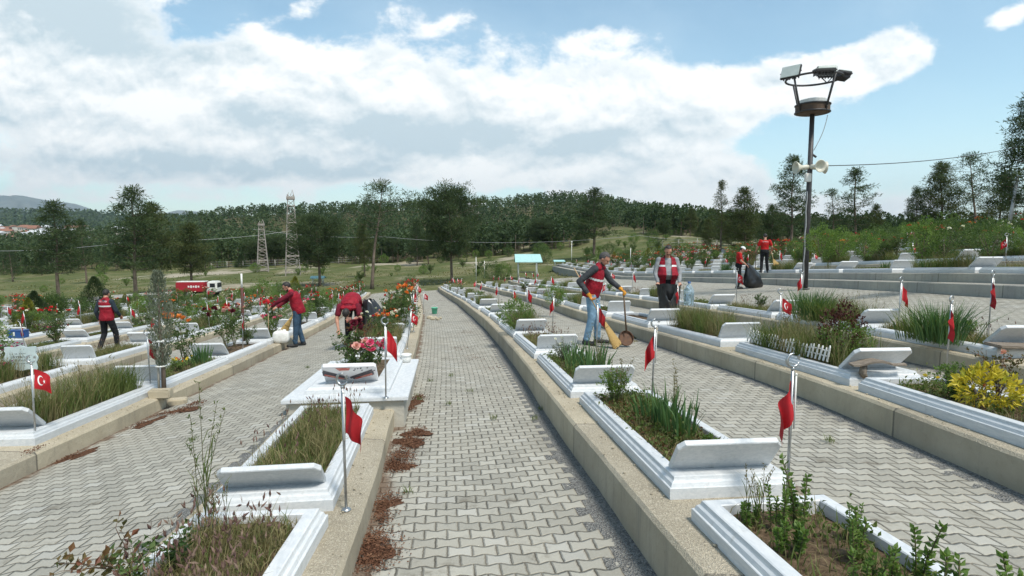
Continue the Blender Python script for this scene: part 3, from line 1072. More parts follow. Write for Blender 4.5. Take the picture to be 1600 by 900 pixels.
def pole_meshes(h=.86):
    a = MB(); a.tube([(0, 0, 0), (0, 0, h)], .0095, 8); pole = a.mesh('pole', M['steel'])
    a = MB(); a.lathe([(.034, 0), (.034, .006), (.022, .014), (.012, .02)], 14); base = a.mesh('base_disc', M['steel'])
    a = MB()
    a.lathe([(.011, h - .002), (.013, h + .008), (.008, h + .02)], 10)
    rc = .040; c0 = h + .02 + rc
    pts = []; rr = []
    for k in range(17):
        t = k / 16; an = radians(80) + radians(262) * t
        pts.append((rc * cos(an), 0, c0 + rc * sin(an))); rr.append(.0035 + .0075 * sin(pi * t))
    a.tube(pts, rr, 7)
    st = []
    for k in range(10):
        an = 2 * pi * k / 10; q_ = .019 if k % 2 == 0 else .008
        st.append((.036 + q_ * cos(an), 0, c0 + .016 + q_ * sin(an)))
    v = [(x, -.003, z) for x, _, z in st] + [(x, .003, z) for x, _, z in st]
    a.add(v, [tuple(range(10)), tuple(range(19, 9, -1))] + [(k, 10 + k, 10 + (k + 1) % 10, (k + 1) % 10) for k in range(10)])
    fin = a.mesh('crescent_finial', M['steel'])
    a = MB(); a.tube([(.016, -.012, h - .36), (.016, -.012, h - .03)], .0055, 6); a.ico((.016, -.012, h - .025), .009, 1); stick = a.mesh('flag_stick', M['white'])
    return pole, base, fin, stick


POLE = pole_meshes()
FH = .86
fproto = {}


def flag(loc, rotz, label, group=None, var=0, sc=1.0, full=True, lean=(0, 0), flagrot=0.0):
    key = (var, full)
    if key not in fproto:
        t = thing('flag_pole', label, 'flag')
        put('pole', POLE[0], t)
        if full:
            put('base_disc', POLE[1], t); put('finial', POLE[2], t); put('flag_stick', POLE[3], t)
        c = put('flag', FLAGS[var][0], t); c.location = (.016, -.012, FH - .05); c.scale = (.84, .84, .84)
        if var > 1: put('crescent_emblem', FLAGS[var][1], c)
        fproto[key] = t
    else:
        t = dup(fproto[key])
    if 'group' in t: del t['group']
    tag(t, label, 'flag', group)
    t.location = loc; t.rotation_euler = (lean[0], lean[1], rotz); t.scale = (sc, sc, sc)
    for ch in t.children:
        if ch.name.startswith('flag') and 'stick' not in ch.name: ch.rotation_euler = (0, 0, flagrot)
    return t


# measured poles: foot pixel, label
NEARFLAGS = [((1229, 793), 'R1', 3.6, 'red crescent flag on steel pole by the nearest right headstone', 1, 10),
             ((541, 797), 'L1', 3.8, 'red flag on a tall steel pole beside the nearest left headstone', 0, -20),
             ((603, 622), 'L1', 6.7, 'red flag on steel pole on the white platform with pink roses', 0, 5),
             ((56, 692), 'L2', 6.0, 'red flag showing crescent and star at the left edge', 2, 10),
             ((236, 610), 'L2', 8.8, 'drooping red flag beside the grey green sapling', 0, 0),
             ((1018, 640), 'R1', 6.6, 'red flag hanging behind the second right hand headstone', 1, 0),
             ((1478, 588), 'R2', 6.3, 'red flag on steel pole behind the yellow shrub', 1, 30),
             ((1217, 545), 'R2', 9.5, 'red flag with white crescent at the picket fence end', 2, 0),
             ((1403, 520), 'R3', 9.8, 'faded orange red flag standing among tall grass', 0, 20),
             ((932, 552), 'R1', 9.6, "red flag hanging in front of the sweeper's jeans", 0, 0)]
used_slots = set()
for (fp, r, yy, lab, var, fr_) in NEARFLAGS:
    zf = (lambda r_: (lambda x, y: float(H(r_, y)) + (.15 if lab.find('platform') > 0 else 0)))(r)
    p = on(fp[0], fp[1], zf, 60)
    flag(Vector(p), radians(fr_), lab, None, var, 1.0, True, (rng.normal(0, .015), rng.normal(.01, .015)), rng.normal(0, .3))
    used_slots.add((r, slot(r, yy)['n']))
cnt = 0
for s in SLOTS:
    if (s['row'], s['n']) in used_slots or s['d'] < 6: continue
    dens_ = .8 if s['d'] > 14 else .55
    if s['row'] in ('R5', 'R6', 'R7', 'R8', 'R9'): dens_ = .6
    if rng.random() > dens_ or s['d'] > 75: continue
    cnt += 1
    p = local(s, GW / 2 - .05 + rng.normal(0, .02), .12 + rng.normal(0, .05) + (1.0 if rng.random() < .2 else 0), .10)
    r, n = s['row'], s['n']
    full_ = s['d'] < 26
    if s['d'] < 18 and r in ROWNAME and n <= 12:
        lab = 'red flag on a thin pole at the %s grave of the %s' % (ORD[n - 1], ROWNAME[r]); grp = None
        if len(lab.split()) > 16: lab = 'red flag on a pole at the %s grave, %s' % (ORD[n - 1], ROWNAME[r])
    else:
        sd = 'left of the central path' if r[0] == 'L' else 'right of the central path'
        lab = 'small red flag among the distant graves ' + sd; grp = 'distant flags ' + r[0]
    flag(p, rng.uniform(-.5, .5), lab, grp, int(rng.choice([0, 0, 1, 1, 2, 3])), rng.uniform(.85, 1.08), full_, (rng.normal(0, .05), rng.normal(0, .05)), rng.normal(0, .5))
print('graves', len(SLOTS), 'flags', cnt)
# ------------------------------------------------------------------ small plants
def unit(v): return v / (np.linalg.norm(v, axis=-1, keepdims=True) + 1e-9)


def add_blades(mb, base, h, width, lean, az=None, mat=0, curl=.5):
    """grass or iris blades: two bent quads each"""
    n = len(base)
    h = np.broadcast_to(h, (n,)); width = np.broadcast_to(width, (n,)); lean = np.broadcast_to(lean, (n,))
    az = rng.uniform(0, 2 * pi, n) if az is None else az
    d = np.stack([np.cos(az), np.sin(az), np.zeros(n)], 1)
    fa = az + rng.uniform(-1.2, 1.2, n) + pi / 2
    s = np.stack([np.cos(fa), np.sin(fa), np.zeros(n)], 1)
    p0 = base
    p1 = base + d * (h * lean * .35)[:, None]; p1 = p1 + np.array([0, 0, 1]) * (h * .55)[:, None]
    p2 = base + d * (h * lean)[:, None] + np.array([0, 0, 1]) * (h * (1 - curl * lean * lean * .6))[:, None]
    w = (s * (width / 2)[:, None])
    V = np.stack([p0 - w * .8, p0 + w * .8, p1 - w, p1 + w, p2 - w * .12, p2 + w * .12], 1).reshape(-1, 3)
    o = np.arange(n)[:, None] * 6
    F = np.concatenate([o + np.array([0, 1, 3, 2]), o + np.array([2, 3, 5, 4])], 0)
    mb.add(V, F, mat)
    return p2


def add_leaves(mb, pos, dirs, size, ratio=.5, mat=0, fold=.25, up=None):
    n = len(pos)
    size = np.broadcast_to(size, (n,))[:, None]
    d = unit(dirs)
    r = unit(rng.normal(0, 1, (n, 3)) + (0 if up is None else np.array([0, 0, up])))
    s = unit(np.cross(d, r))
    nn = np.cross(s, d)
    b0 = pos; tip = pos + d * size - nn * size * .12
    mid = pos + d * size * .48
    l = mid + s * size * ratio * .5 + nn * size * fold * .4
    rr = mid - s * size * ratio * .5 + nn * size * fold * .4
    V = np.stack([b0, l, tip, rr], 1).reshape(-1, 3)
    o = np.arange(n)[:, None] * 4
    F = np.concatenate([o + np.array([0, 2, 1]), o + np.array([0, 3, 2])], 0)
    mb.add(V, F, mat)


def add_spindles(mb, base, dirs, ln, w, mat=0):
    n = len(base)
    d = unit(dirs); a = unit(np.cross(d, rng.normal(0, 1, (n, 3)))); c = np.cross(d, a)
    ln = np.broadcast_to(ln, (n,))[:, None]; w = np.broadcast_to(w, (n,))[:, None]
    m = base + d * ln * .4
    V = np.stack([base, m + a * w, m + c * w * .9, m - a * w, m - c * w * .9, base + d * ln], 1).reshape(-1, 3)
    o = np.arange(n)[:, None] * 6
    F = np.concatenate([o + np.array(t) for t in ([0, 2, 1], [0, 3, 2], [0, 4, 3], [0, 1, 4], [5, 1, 2], [5, 2, 3], [5, 3, 4], [5, 4, 1])], 0)
    mb.add(V, F, mat)


BX, BY0, BY1, BZ = .285, .36, 2.54, .075


def bedpts(n, x0=-BX, x1=BX, y0=BY0, y1=BY1, clump=0):
    p = np.stack([rng.uniform(x0, x1, n), rng.uniform(y0, y1, n), np.full(n, BZ)], 1)
    if clump:
        c = np.stack([rng.uniform(x0, x1, clump), rng.uniform(y0, y1, clump), np.full(clump, BZ)], 1)
        p = c[rng.integers(0, clump, n)] + rng.normal(0, .055, (n, 3)) * np.array([1, 1.4, 0])
        p[:, 0] = np.clip(p[:, 0], x0, x1); p[:, 1] = np.clip(p[:, 1], y0, y1)
    return p


def bed_mesh(kind, k=1.0):
    """the ground cover of one grave: materials 0 green, 1 dry, 2 seed heads"""
    mb = MB()
    if kind == 'short':
        p = bedpts(int(1500 * k)); add_blades(mb, p, rng.uniform(.04, .15, len(p)), .006, rng.uniform(.1, .9, len(p)), mat=0)
        p = bedpts(int(1300 * k), clump=40); add_blades(mb, p, rng.uniform(.05, .22, len(p)), .005, rng.uniform(.1, .9, len(p)), mat=1)
        p = bedpts(int(60 * k), clump=14); t = add_blades(mb, p, rng.uniform(.18, .38, len(p)), .004, rng.uniform(.05, .4, len(p)), mat=1)
        add_spindles(mb, t - np.array([0, 0, .03]), rng.normal(0, .3, (len(t), 3)) + np.array([0, 0, 1]), .05, .007, 2)
    elif kind == 'tall':
        p = bedpts(int(1100 * k), clump=26); add_blades(mb, p, rng.uniform(.15, .50, len(p)), .007, rng.uniform(.05, .7, len(p)), mat=0)
        p = bedpts(int(600 * k), clump=26); t = add_blades(mb, p, rng.uniform(.2, .6, len(p)), .005, rng.uniform(.05, .6, len(p)), mat=1)
        add_spindles(mb, t[:130] - np.array([0, 0, .03]), rng.normal(0, .35, (len(t[:130]), 3)) + np.array([0, 0, 1]), .05, .005, 1)
    elif kind == 'dry':
        p = bedpts(int(2300 * k)); add_blades(mb, p, rng.uniform(.03, .14, len(p)), .0055, rng.uniform(.2, 1.1, len(p)), mat=1)
        p = bedpts(int(500 * k)); add_blades(mb, p, rng.uniform(.04, .16, len(p)), .005, rng.uniform(.1, .8, len(p)), mat=0)
        p = bedpts(int(190 * k), clump=16); t = add_blades(mb, p, rng.uniform(.14, .33, len(p)), .004, rng.uniform(.05, .55, len(p)), mat=1)
        dd = rng.normal(0, .45, (len(t), 3)) + np.array([0, 0, 1])
        add_spindles(mb, t - np.array([0, 0, .02]), dd, rng.uniform(.035, .06, len(t)), .008, 2)
        for q_ in range(3):
            add_blades(mb, t[::2] - np.array([0, 0, .005 * q_]), rng.uniform(.025, .05, len(t[::2])), .002, rng.uniform(.2, .9, len(t[::2])), mat=2)
    elif kind == 'weeds':
        p = bedpts(int(500 * k)); add_blades(mb, p, rng.uniform(.03, .13, len(p)), .006, rng.uniform(.1, .9, len(p)), mat=0)
        p = bedpts(int(500 * k)); add_blades(mb, p, rng.uniform(.03, .12, len(p)), .005, rng.uniform(.3, 1.1, len(p)), mat=1)
        c = bedpts(int(46 * k))
        for q_ in c:
            n = rng.integers(14, 34)
            pos = q_ + np.abs(rng.normal(0, 1, (n, 3))) * np.array([.0, .0, .06]) + rng.normal(0, .04, (n, 3)) * np.array([1, 1, .2])
            add_leaves(mb, pos, rng.normal(0, 1, (n, 3)) + np.array([0, 0, .9]), rng.uniform(.02, .045, n), .6, 0)
    elif kind == 'cover':
        p = bedpts(int(1500 * k)); p[:, 2] += rng.uniform(0, .07, len(p))
        add_leaves(mb, p, rng.normal(0, 1, (len(p), 3)) + np.array([0, 0, .8]), rng.uniform(.018, .04, len(p)), .55, 3)
        p = bedpts(int(900 * k), clump=30); p[:, 2] += rng.uniform(0, .09, len(p))
        add_leaves(mb, p, rng.normal(0, 1, (len(p), 3)) + np.array([0, 0, .8]), rng.uniform(.02, .045, len(p)), .55, 0)
        p = bedpts(int(400 * k)); add_blades(mb, p, rng.uniform(.03, .12, len(p)), .005, rng.uniform(.3, 1.1, len(p)), mat=1)
    return mb.mesh('grass', [M['grass_g'], M['grass_d'], M['seed'], M['leaf_o']])


def put_bed(s, me, label, group=None):
    o = put('grass', me)
    o.location = s['loc']; o.rotation_euler = (s['pt'], 0, s['rz'])
    return tag(o, label, 'grass', group, 'stuff')


# ---- bushes with blooms
def bloom_mesh(col, r=.045, ruffled=False):
    mb = MB()
    for k, (cnt, rr, zz, tl) in enumerate([(7, 1.0, .0, .35), (6, .75, .25, .75), (5, .5, .45, 1.1), (3, .25, .55, 1.35)]):
        for i in range(cnt):
            a = 2 * pi * (i + .37 * k) / cnt + rng.normal(0, .12)
            d = np.array([cos(a), sin(a), 0]); s = np.array([-sin(a), cos(a), 0]); u = np.array([0, 0, 1.])
            b0 = d * .08 * r + u * r * (zz - .25)
            o = d * cos(tl) + u * sin(tl)
            w = r * (.62 if not ruffled else .5) * rr ** .5
            j = rng.normal(0, .05 if not ruffled else .16, 3) * r
            m = b0 + o * r * rr * .55
            t = b0 + o * r * rr * (1.05 if not ruffled else 1.0) + u * r * .08 + j
            mb.add([b0, m + s * w, t + s * w * .55, t + (o - u * .35) * r * .12, t - s * w * .55, m - s * w], [(0, 1, 2, 3), (0, 3, 4, 5)], 0, True)
    return mb.mesh('bloom', M['pet_' + col])


BLOOM = {c: [bloom_mesh(c), bloom_mesh(c, .042, True)] for c in ('orange', 'red', 'maroon', 'pink', 'rose', 'white', 'purple', 'yellow')}


def bush_parts(h, sp, nst, nlv, leaf, lsize=.045, ratio=.6, base_fill=.2, tips_only=False, stemmat='stem', arch=.5, seed_pts=None):
    """stems that branch from one foot, leaves along them; returns stem mesh, leaf mesh, tip positions"""
    st = MB(); lf = MB(); tips = []; P_ = []; Dv = []
    for i in range(nst):
        a = 2 * pi * (i + rng.random()) / nst
        ln = h * rng.uniform(.65, 1.05)
        out = sp * rng.uniform(.25, 1.0)
        end = np.array([cos(a) * out, sin(a) * out, ln])
        pts = []
        for t in np.linspace(0, 1, 6):
            p = np.array([end[0] * t ** 1.3, end[1] * t ** 1.3, ln * (t ** (1 - .25 * arch))]) + rng.normal(0, .012 * h, 3) * (t > 0) * np.array([1, 1, .3])
            pts.append(p)
        st.tube(pts, np.linspace(.006, .0022, 6) * max(1, h), 5, 0, False)
        tips.append(pts[-1])
        subs = [(pts, .0)]
        for _ in range(3):
            k = rng.integers(2, 5); b0 = pts[k]
            d = rng.normal(0, 1, 3) * np.array([1, 1, .4]); d[2] = abs(d[2]) + .5
            e = b0 + unit(d) * h * rng.uniform(.15, .38)
            e[2] = min(e[2], h * 1.08)
            sb = [b0, (b0 + e) / 2 + rng.normal(0, .01, 3), e]
            st.tube(sb, [.003, .0024, .0016], 4, 0, False)
            subs.append((sb, 0)); tips.append(e)
        for pl, _ in subs:
            pl = np.array(pl)
            m = max(3, int(nlv / (nst * 4)))
            t = rng.uniform(base_fill, 1, m) * (len(pl) - 1)
            i0 = np.minimum(t.astype(int), len(pl) - 2); fr = (t - i0)[:, None]
            P_.append(pl[i0] * (1 - fr) + pl[i0 + 1] * fr + rng.normal(0, .016, (m, 3)))
            Dv.append(rng.normal(0, 1, (m, 3)) + np.array([0, 0, .35]))
    P_ = np.concatenate(P_); Dv = np.concatenate(Dv)
    add_leaves(lf, P_, Dv, rng.uniform(lsize * .6, lsize * 1.2, len(P_)), ratio, 0)
    return st.mesh('stems', M[stemmat]), lf.mesh('leaves', M[leaf]), np.array(tips)


BUSH = {}


def bush_variant(key, leaf, cols, h=.75, sp=.35, nst=8, nlv=520, nb=8, name='rose_bush', lsize=.048, bsc=1.0, **kw):
    sm, lm, tips = bush_parts(h, sp, nst, nlv, leaf, lsize, **kw)
    bl = []
    order = np.argsort(-tips[:, 2])
    for i in order[:nb]:
        c = cols[int(rng.integers(0, len(cols)))]
        bl.append((BLOOM[c][int(rng.integers(0, 2))], tips[i] + np.array([0, 0, .01]), (rng.normal(0, .6), rng.normal(0, .6), rng.uniform(0, 6)), bsc * rng.uniform(.75, 1.15)))
    BUSH[key] = dict(stems=sm, leaves=lm, bl=bl, name=name, proto=None, joined=None)


def joined(v):
    bm = bmesh.new(); mats = []
    def addm(me, mat4):
        n0 = len(bm.verts); f0 = len(bm.faces)
        bm.from_mesh(me)
        bm.verts.ensure_lookup_table(); bm.faces.ensure_lookup_table()
        for q_ in bm.verts[n0:]: q_.co = mat4 @ q_.co
        if me.materials[0] not in mats: mats.append(me.materials[0])
        for f in bm.faces[f0:]: f.material_index = mats.index(me.materials[0])
    addm(v['stems'], Matrix()); addm(v['leaves'], Matrix())
    for me, p, r_, sc in v['bl']:
        addm(me, Matrix.Translation(Vector(p)) @ Matrix.Rotation(r_[2], 4, 'Z') @ Matrix.Rotation(r_[0], 4, 'X') @ Matrix.Scale(sc, 4))
    me = bpy.data.meshes.new(v['name']); bm.to_mesh(me); bm.free()
    for m_ in mats: me.materials.append(m_)
    return me


def bush(key, loc, label, group=None, sc=1.0, rz=None, full=True, cat=None, sz=1.0):
    v = BUSH[key]
    rz = rng.uniform(0, 6.28) if rz is None else rz
    cat = cat or ('rose bush' if 'rose' in v['name'] else 'shrub')
    if full:
        if v['proto'] is None:
            t = thing(v['name'], label, cat)
            put('stems', v['stems'], t); put('leaves', v['leaves'], t)
            for me, p, r_, s_ in v['bl']:
                o = put('flower', me, t); o.location = p; o.rotation_euler = r_; o.scale = (s_,) * 3
            v['proto'] = t
        else:
            t = dup(v['proto'])
            if 'group' in t: del t['group']
    else:
        if v['joined'] is None: v['joined'] = joined(v)
        t = put(v['name'], v['joined'])
    tag(t, label, cat, group)
    t.location = loc; t.rotation_euler = (0, 0, rz); t.scale = (sc, sc, sc * sz)
    return t


bush_variant('orange', 'leaf', ['orange'], .85, .38, 9, 620, 9)
bush_variant('maroon', 'leaf', ['maroon', 'maroon', 'red'], .8, .36, 8, 520, 9)
bush_variant('white', 'leaf', ['white'], .75, .42, 9, 600, 11, bsc=.8)
bush_variant('pink', 'leaf_b', ['pink', 'rose'], .7, .38, 9, 600, 10)
bush_variant('rosy', 'leaf', ['rose', 'red', 'white'], .95, .42, 9, 640, 11)
bush_variant('red', 'leaf', ['red'], 1.0, .4, 9, 640, 9)
bush_variant('green', 'leaf_b', [], .65, .42, 14, 1500, 0, 'green_shrub', lsize=.042)
bush_variant('darkgreen', 'leaf', [], .8, .48, 14, 1700, 0, 'green_shrub', lsize=.045)
bush_variant('purple', 'leaf', ['purple', 'purple', 'pink'], .5, .34, 10, 600, 18, 'flowering_plant', bsc=.6)
bush_variant('marigold', 'leaf_b', ['orange', 'yellow'], .28, .3, 14, 560, 14, 'flowering_plant', lsize=.03, bsc=.5)
bush_variant('bronze', 'leaf_o', ['rose'], .9, .4, 8, 420, 3, stemmat='redstem')
bush_variant('grey', 'leaf_grey', ['white'], .4, .35, 14, 900, 4, 'grey_shrub', lsize=.03, bsc=.5)


def ball_shrub(name, leaf, r, h, n, lsize, ratio=.55, cone=False, upright=.4):
    """dense clipped shrub: leaves through an uneven shell, a short woody stem"""
    lf = MB(); st = MB()
    u = unit(rng.normal(0, 1, (n, 3)))
    rad = rng.uniform(.5, 1.0, n) ** .5
    bump_ = 1 + .22 * np.sin(u[:, 0] * 5 + 1) * np.sin(u[:, 1] * 4 + 2) + .12 * np.sin(u[:, 2] * 9 + u[:, 0] * 7)
    p = u * (rad * bump_)[:, None]
    if cone:
        z = rng.random(n) ** 1.4
        a = rng.uniform(0, 2 * pi, n)
        rr = (1 - z) ** .75 * rng.uniform(.55, 1.0, n) * (1 + .2 * np.sin(a * 3 + z * 9))
        p = np.stack([rr * np.cos(a) * r, rr * np.sin(a) * r, .08 * h + z * h * .95], 1)
        d = np.stack([np.cos(a), np.sin(a), np.full(n, 1.2)], 1) + rng.normal(0, .3, (n, 3))
    else:
        p = p * np.array([r, r, h * .5]) + np.array([0, 0, h * .52])
        p[:, 2] = np.abs(p[:, 2])
        d = u + rng.normal(0, .6, (n, 3)) + np.array([0, 0, upright])
    add_leaves(lf, p, d, rng.uniform(lsize * .6, lsize * 1.2, n), ratio, 0)
    for k in range(6):
        a = k * 1.05 + rng.random(); e = np.array([cos(a) * r * .6, sin(a) * r * .6, h * .7])
        st.tube([(0, 0, -.02), tuple(e * .4 + rng.normal(0, .02, 3)), tuple(e)], [.014, .009, .004], 5, 0, False)
    return st.mesh('stems', M['bark']), lf.mesh('leaves', M[leaf])


def add_variant(key, name, leaf, r, h, n, lsize, **kw):
    sm, lm = ball_shrub(name, leaf, r, h, n, lsize, **kw)
    BUSH[key] = dict(stems=sm, leaves=lm, bl=[], name=name, proto=None, joined=None)


add_variant('euonymus', 'yellow_shrub', 'leaf_y', .36, .55, 640, .105, ratio=.46)
add_variant('plumleaf', 'purple_shrub', 'leaf_p', .30, .95, 1900, .05)
add_variant('thuja', 'golden_thuja', 'leaf_yg', .42, 1.0, 2600, .06, cone=True, ratio=.35)
add_variant('thuja_dark', 'dark_conifer_bush', 'needle', .8, 1.6, 4200, .10, cone=True, ratio=.3)
add_variant('roundgreen', 'round_shrub', 'leaf_b', .45, .9, 2400, .05)
add_variant('rounddark', 'round_shrub', 'leaf', .6, 1.1, 3000, .055)


def clump_mesh(n, h, w, lean, mat, spread=.06, name='leaves'):
    mb = MB()
    p = rng.normal(0, spread, (n, 3)) * np.array([1, 1, 0])
    az = np.arctan2(p[:, 1], p[:, 0]) + rng.normal(0, .5, n)
    add_blades(mb, p, rng.uniform(.6, 1, n) * h, w, rng.uniform(.03, lean, n), az, curl=.4)
    return mb.mesh(name, M[mat])


IRIS = [clump_mesh(26, .42, .024, .45, 'iris'), clump_mesh(34, .38, .022, .55, 'iris', .09), clump_mesh(20, .50, .022, .35, 'iris', .05)]
TUFT = [clump_mesh(260, .50, .010, .75, 'iris', .10), clump_mesh(300, .42, .008, .9, 'grass_g', .12)]


def iris(loc, label, group=None, var=0, sc=1.0, name='iris_clump', meshes=None):
    o = put(name, (meshes or IRIS)[var])
    tag(o, label, 'iris' if meshes is None else 'grass clump', group)
    o.location = loc; o.rotation_euler = (0, 0, rng.uniform(0, 6)); o.scale = (sc,) * 3
    return o


def weed_stalks(n, h, spread, lean=.3, mat='stem', heads='grass_d'):
    """a clump of tall thin stems with drooping seed heads"""
    st = MB(); hd = MB()
    for i in range(n):
        b0 = np.array([rng.normal(0, spread), rng.normal(0, spread), 0]); hh = h * rng.uniform(.6, 1.05); a = rng.uniform(0, 6.28)
        q_ = np.array([cos(a), sin(a), 0]) * hh * rng.uniform(.02, lean)
        pts = [b0 + q_ * t ** 2 + np.array([0, 0, hh * t]) for t in np.linspace(0, 1, 6)]
        st.tube(pts, np.linspace(.0035, .0015, 6), 4, 0, False)
        m = 5
        for k in range(m):
            z = 1 - .06 * k
            p = b0 + q_ * z ** 2 + np.array([0, 0, hh * z])
            add_spindles(hd, np.repeat(p[None], 3, 0) + rng.normal(0, .006, (3, 3)), rng.normal(0, .5, (3, 3)) + np.array([0, 0, .8]), .028, .004)
        lp = np.array([pts[1], pts[2], pts[2], pts[3]]); add_blades(hd, lp, rng.uniform(.1, .24, 4), .007, rng.uniform(.3, .8, 4), mat=1)
    return st.mesh('stems', M[mat]), hd.mesh('foliage', [M[heads], M['grass_g']])


STALK = [weed_stalks(7, .8, .05), weed_stalks(10, .55, .08), weed_stalks(5, 1.0, .03, .18, 'stem', 'grass_g')]


def stalks(loc, label, var=0, sc=1.0, group=None):
    t = thing('wild_grass_stalks', label, 'tall grass', loc, rng.uniform(0, 6), group)
    put('stems', STALK[var][0], t); put('foliage', STALK[var][1], t)
    t.scale = (sc,) * 3
    return t


def sprig_meshes(n, h, leaf='leaf_b', ls=.05):
    st = MB(); lf = MB()
    for i in range(n):
        b0 = np.array([rng.normal(0, .05), rng.normal(0, .05), 0]) * (i > 0)
        hh = h * rng.uniform(.55, 1.0)
        q_ = rng.normal(0, .1, 3) * np.array([1, 1, 0]) * hh
        pts = [b0 + q_ * t ** 1.5 + np.array([0, 0, hh * t]) for t in np.linspace(0, 1, 6)]
        st.tube(pts, np.linspace(.006, .003, 6), 5, 0, False)
        for t in np.linspace(.22, 1, 11):
            k = min(int(t * 5), 4); f = t * 5 - k
            p = pts[k] * (1 - f) + pts[k + 1] * f if k < 4 or f <= 1 else pts[5]
            m = 4
            a = rng.uniform(0, 6.28) + np.arange(m) * 2.1
            d = np.stack([np.cos(a), np.sin(a), np.full(m, .55 + .5 * (t > .9))], 1)
            add_leaves(lf, np.repeat(p[None], m, 0), d, ls * rng.uniform(.7, 1.2, m), .6, 0, .3)
    return st.mesh('stems', M['stem']), lf.mesh('leaves', M[leaf])


SPRIG = [sprig_meshes(4, .34, 'leaf_b', .036), sprig_meshes(3, .42, 'leaf_b', .038), sprig_meshes(6, .24, 'leaf_b', .032), sprig_meshes(5, .16, 'leaf_b', .03)]


def arching_stems(n, h, leaf, ls):
    """long bare arching shoots with well spaced leaflets in threes"""
    st = MB(); lf = MB()
    for i in range(n):
        a = rng.uniform(0, 6.28); hh = h * rng.uniform(.6, 1.05); out = hh * rng.uniform(.25, .6)
        pts = [np.array([cos(a) * out * t ** 1.6, sin(a) * out * t ** 1.6, hh * t * (1.12 - .12 * t)]) + rng.normal(0, .006, 3) * (t > 0) for t in np.linspace(0, 1, 7)]
        st.tube(pts, np.linspace(.005, .0018, 7), 5, 0, False)
        for t in np.linspace(.25, 1, 8):
            k = min(int(t * 6), 5); p = pts[k] + (pts[k + 1] - pts[k]) * (t * 6 - k)
            b_ = rng.uniform(0, 6.28); d = np.array([cos(b_), sin(b_), rng.uniform(.1, .8)]); e = p + d * ls * .9
            st.tube([p, e], [.0016, .001], 4, 0, False)
            side = unit(np.cross(d, [0, 0, 1.])[None])[0]
            add_leaves(lf, np.array([e, p + d * ls * .5, p + d * ls * .5]), np.array([d, d * .3 + side, d * .3 - side]) + rng.normal(0, .15, (3, 3)), ls * rng.uniform(.7, 1.1, 3), .62, 0, .3)
    return st.mesh('stems', M['redstem']), lf.mesh('leaves', M[leaf])


ROSESTEM = [arching_stems(4, .5, 'leaf_o', .055), arching_stems(5, .42, 'leaf', .055)]


def sprig(loc, label, var=0, sc=1.0, group=None, src=None):
    t = thing('leafy_sprig', label, 'plant', loc, rng.uniform(0, 6), group)
    a, c = (src or SPRIG)[var]
    put('stems', a, t); put('leaves', c, t)
    t.scale = (sc,) * 3
    return t


# ------------------------------------------------------------------ planting the near graves as photographed
G = {k: slot(*k) for k in SPECIAL}
bd = {k: [bed_mesh(k) for _ in range(2)] for k in ('short', 'tall', 'dry', 'weeds', 'cover')}
put_bed(G[('L1', .85)], bed_mesh('dry', 1.7), 'dry brown grass with purple seed heads filling the nearest left grave')
put_bed(G[('L1', 3.75)], bed_mesh('short', 1.5), 'short green and straw coloured grass behind the nearest left headstone')
put_bed(G[('R1', .6)], bed_mesh('weeds', .9), 'low weeds on bare soil of the nearest right grave')
put_bed(G[('R1', 3.57)], bed_mesh('weeds', .9), 'fresh green weeds between the irises of the right grave')
put_bed(G[('R1', 3.57)], bed_mesh('cover', 1.2), 'brown green ground cover around the irises of the right grave')
put_bed(G[('R1', 6.5)], bed_mesh('weeds', 1.5), 'green weeds on the grave with tall iris tufts')
put_bed(G[('R2', 9.32)], bed_mesh('tall', 1.9), 'long bright green grass on the grave before the picket fence')
put_bed(G[('R2', 6.15)], bed_mesh('tall', 1.3), 'wild dry grass behind the white picket fence')
put_bed(G[('L2', 5.92)], bed_mesh('tall', 1.6), 'tall wild grass on the grave at the left edge')
put_bed(G[('L2', 8.7)], bed_mesh('weeds', 1.0), 'weeds at the foot of the grey green sapling')
done = set((G[k]['row'], G[k]['n']) for k in [('L1', .85), ('L1', 3.75), ('R1', .6), ('R1', 3.57), ('R1', 6.5), ('R2', 9.32), ('R2', 6.15), ('L2', 5.92), ('L2', 8.7), ('R2', 12.55)])

g = G[('R1', 3.57)]
iris(local(g, .10, 1.02, BZ), 'sword leaved iris clump nearest the right headstone', None, 0, 1.0)
iris(local(g, .04, 1.22, BZ), 'iris clump with dry flower stalks in middle of right grave', None, 2, 1.0)
iris(local(g, .08, 1.55, BZ), 'tall iris clump towards the back of the right grave', None, 1, .95)
stalks(local(g, .16, 1.3, BZ), 'withered iris flower stalks leaning over the right grave', 0, .75)
stalks(local(g, -.05, 2.2, BZ), 'thin dry stalks at the back of the iris grave', 1, .9)
bush('green', local(g, -.12, 2.25, BZ), 'low green bush at the back of the iris grave', None, .55)
sprig(local(g, .22, .78, BZ), 'small fresh sprig beside the large tilted headstone', 3, .8)
g = G[('R1', 6.5)]
for k, (x, y, v, sc) in enumerate([(.0, .85, 1, 1.15), (.14, 1.2, 0, 1.15), (-.14, 1.35, 2, .95), (.05, 1.9, 1, 1.0)]):
    iris(local(g, x, y, BZ), ['iris clump pressed against the second right headstone', 'broad iris clump on the second right grave', 'upright iris fan at the kerb side of the second grave', 'iris clump at the far end of the second right grave'][k], None, v, sc)
bush('grey', local(g, -.1, 2.1, BZ), 'grey green herb at the far end of the second right grave', None, .8)
stalks(local(g, .1, .7, BZ), 'seedy weed stalks rising above the second right headstone', 0, .85)
g = G[('R1', .6)]
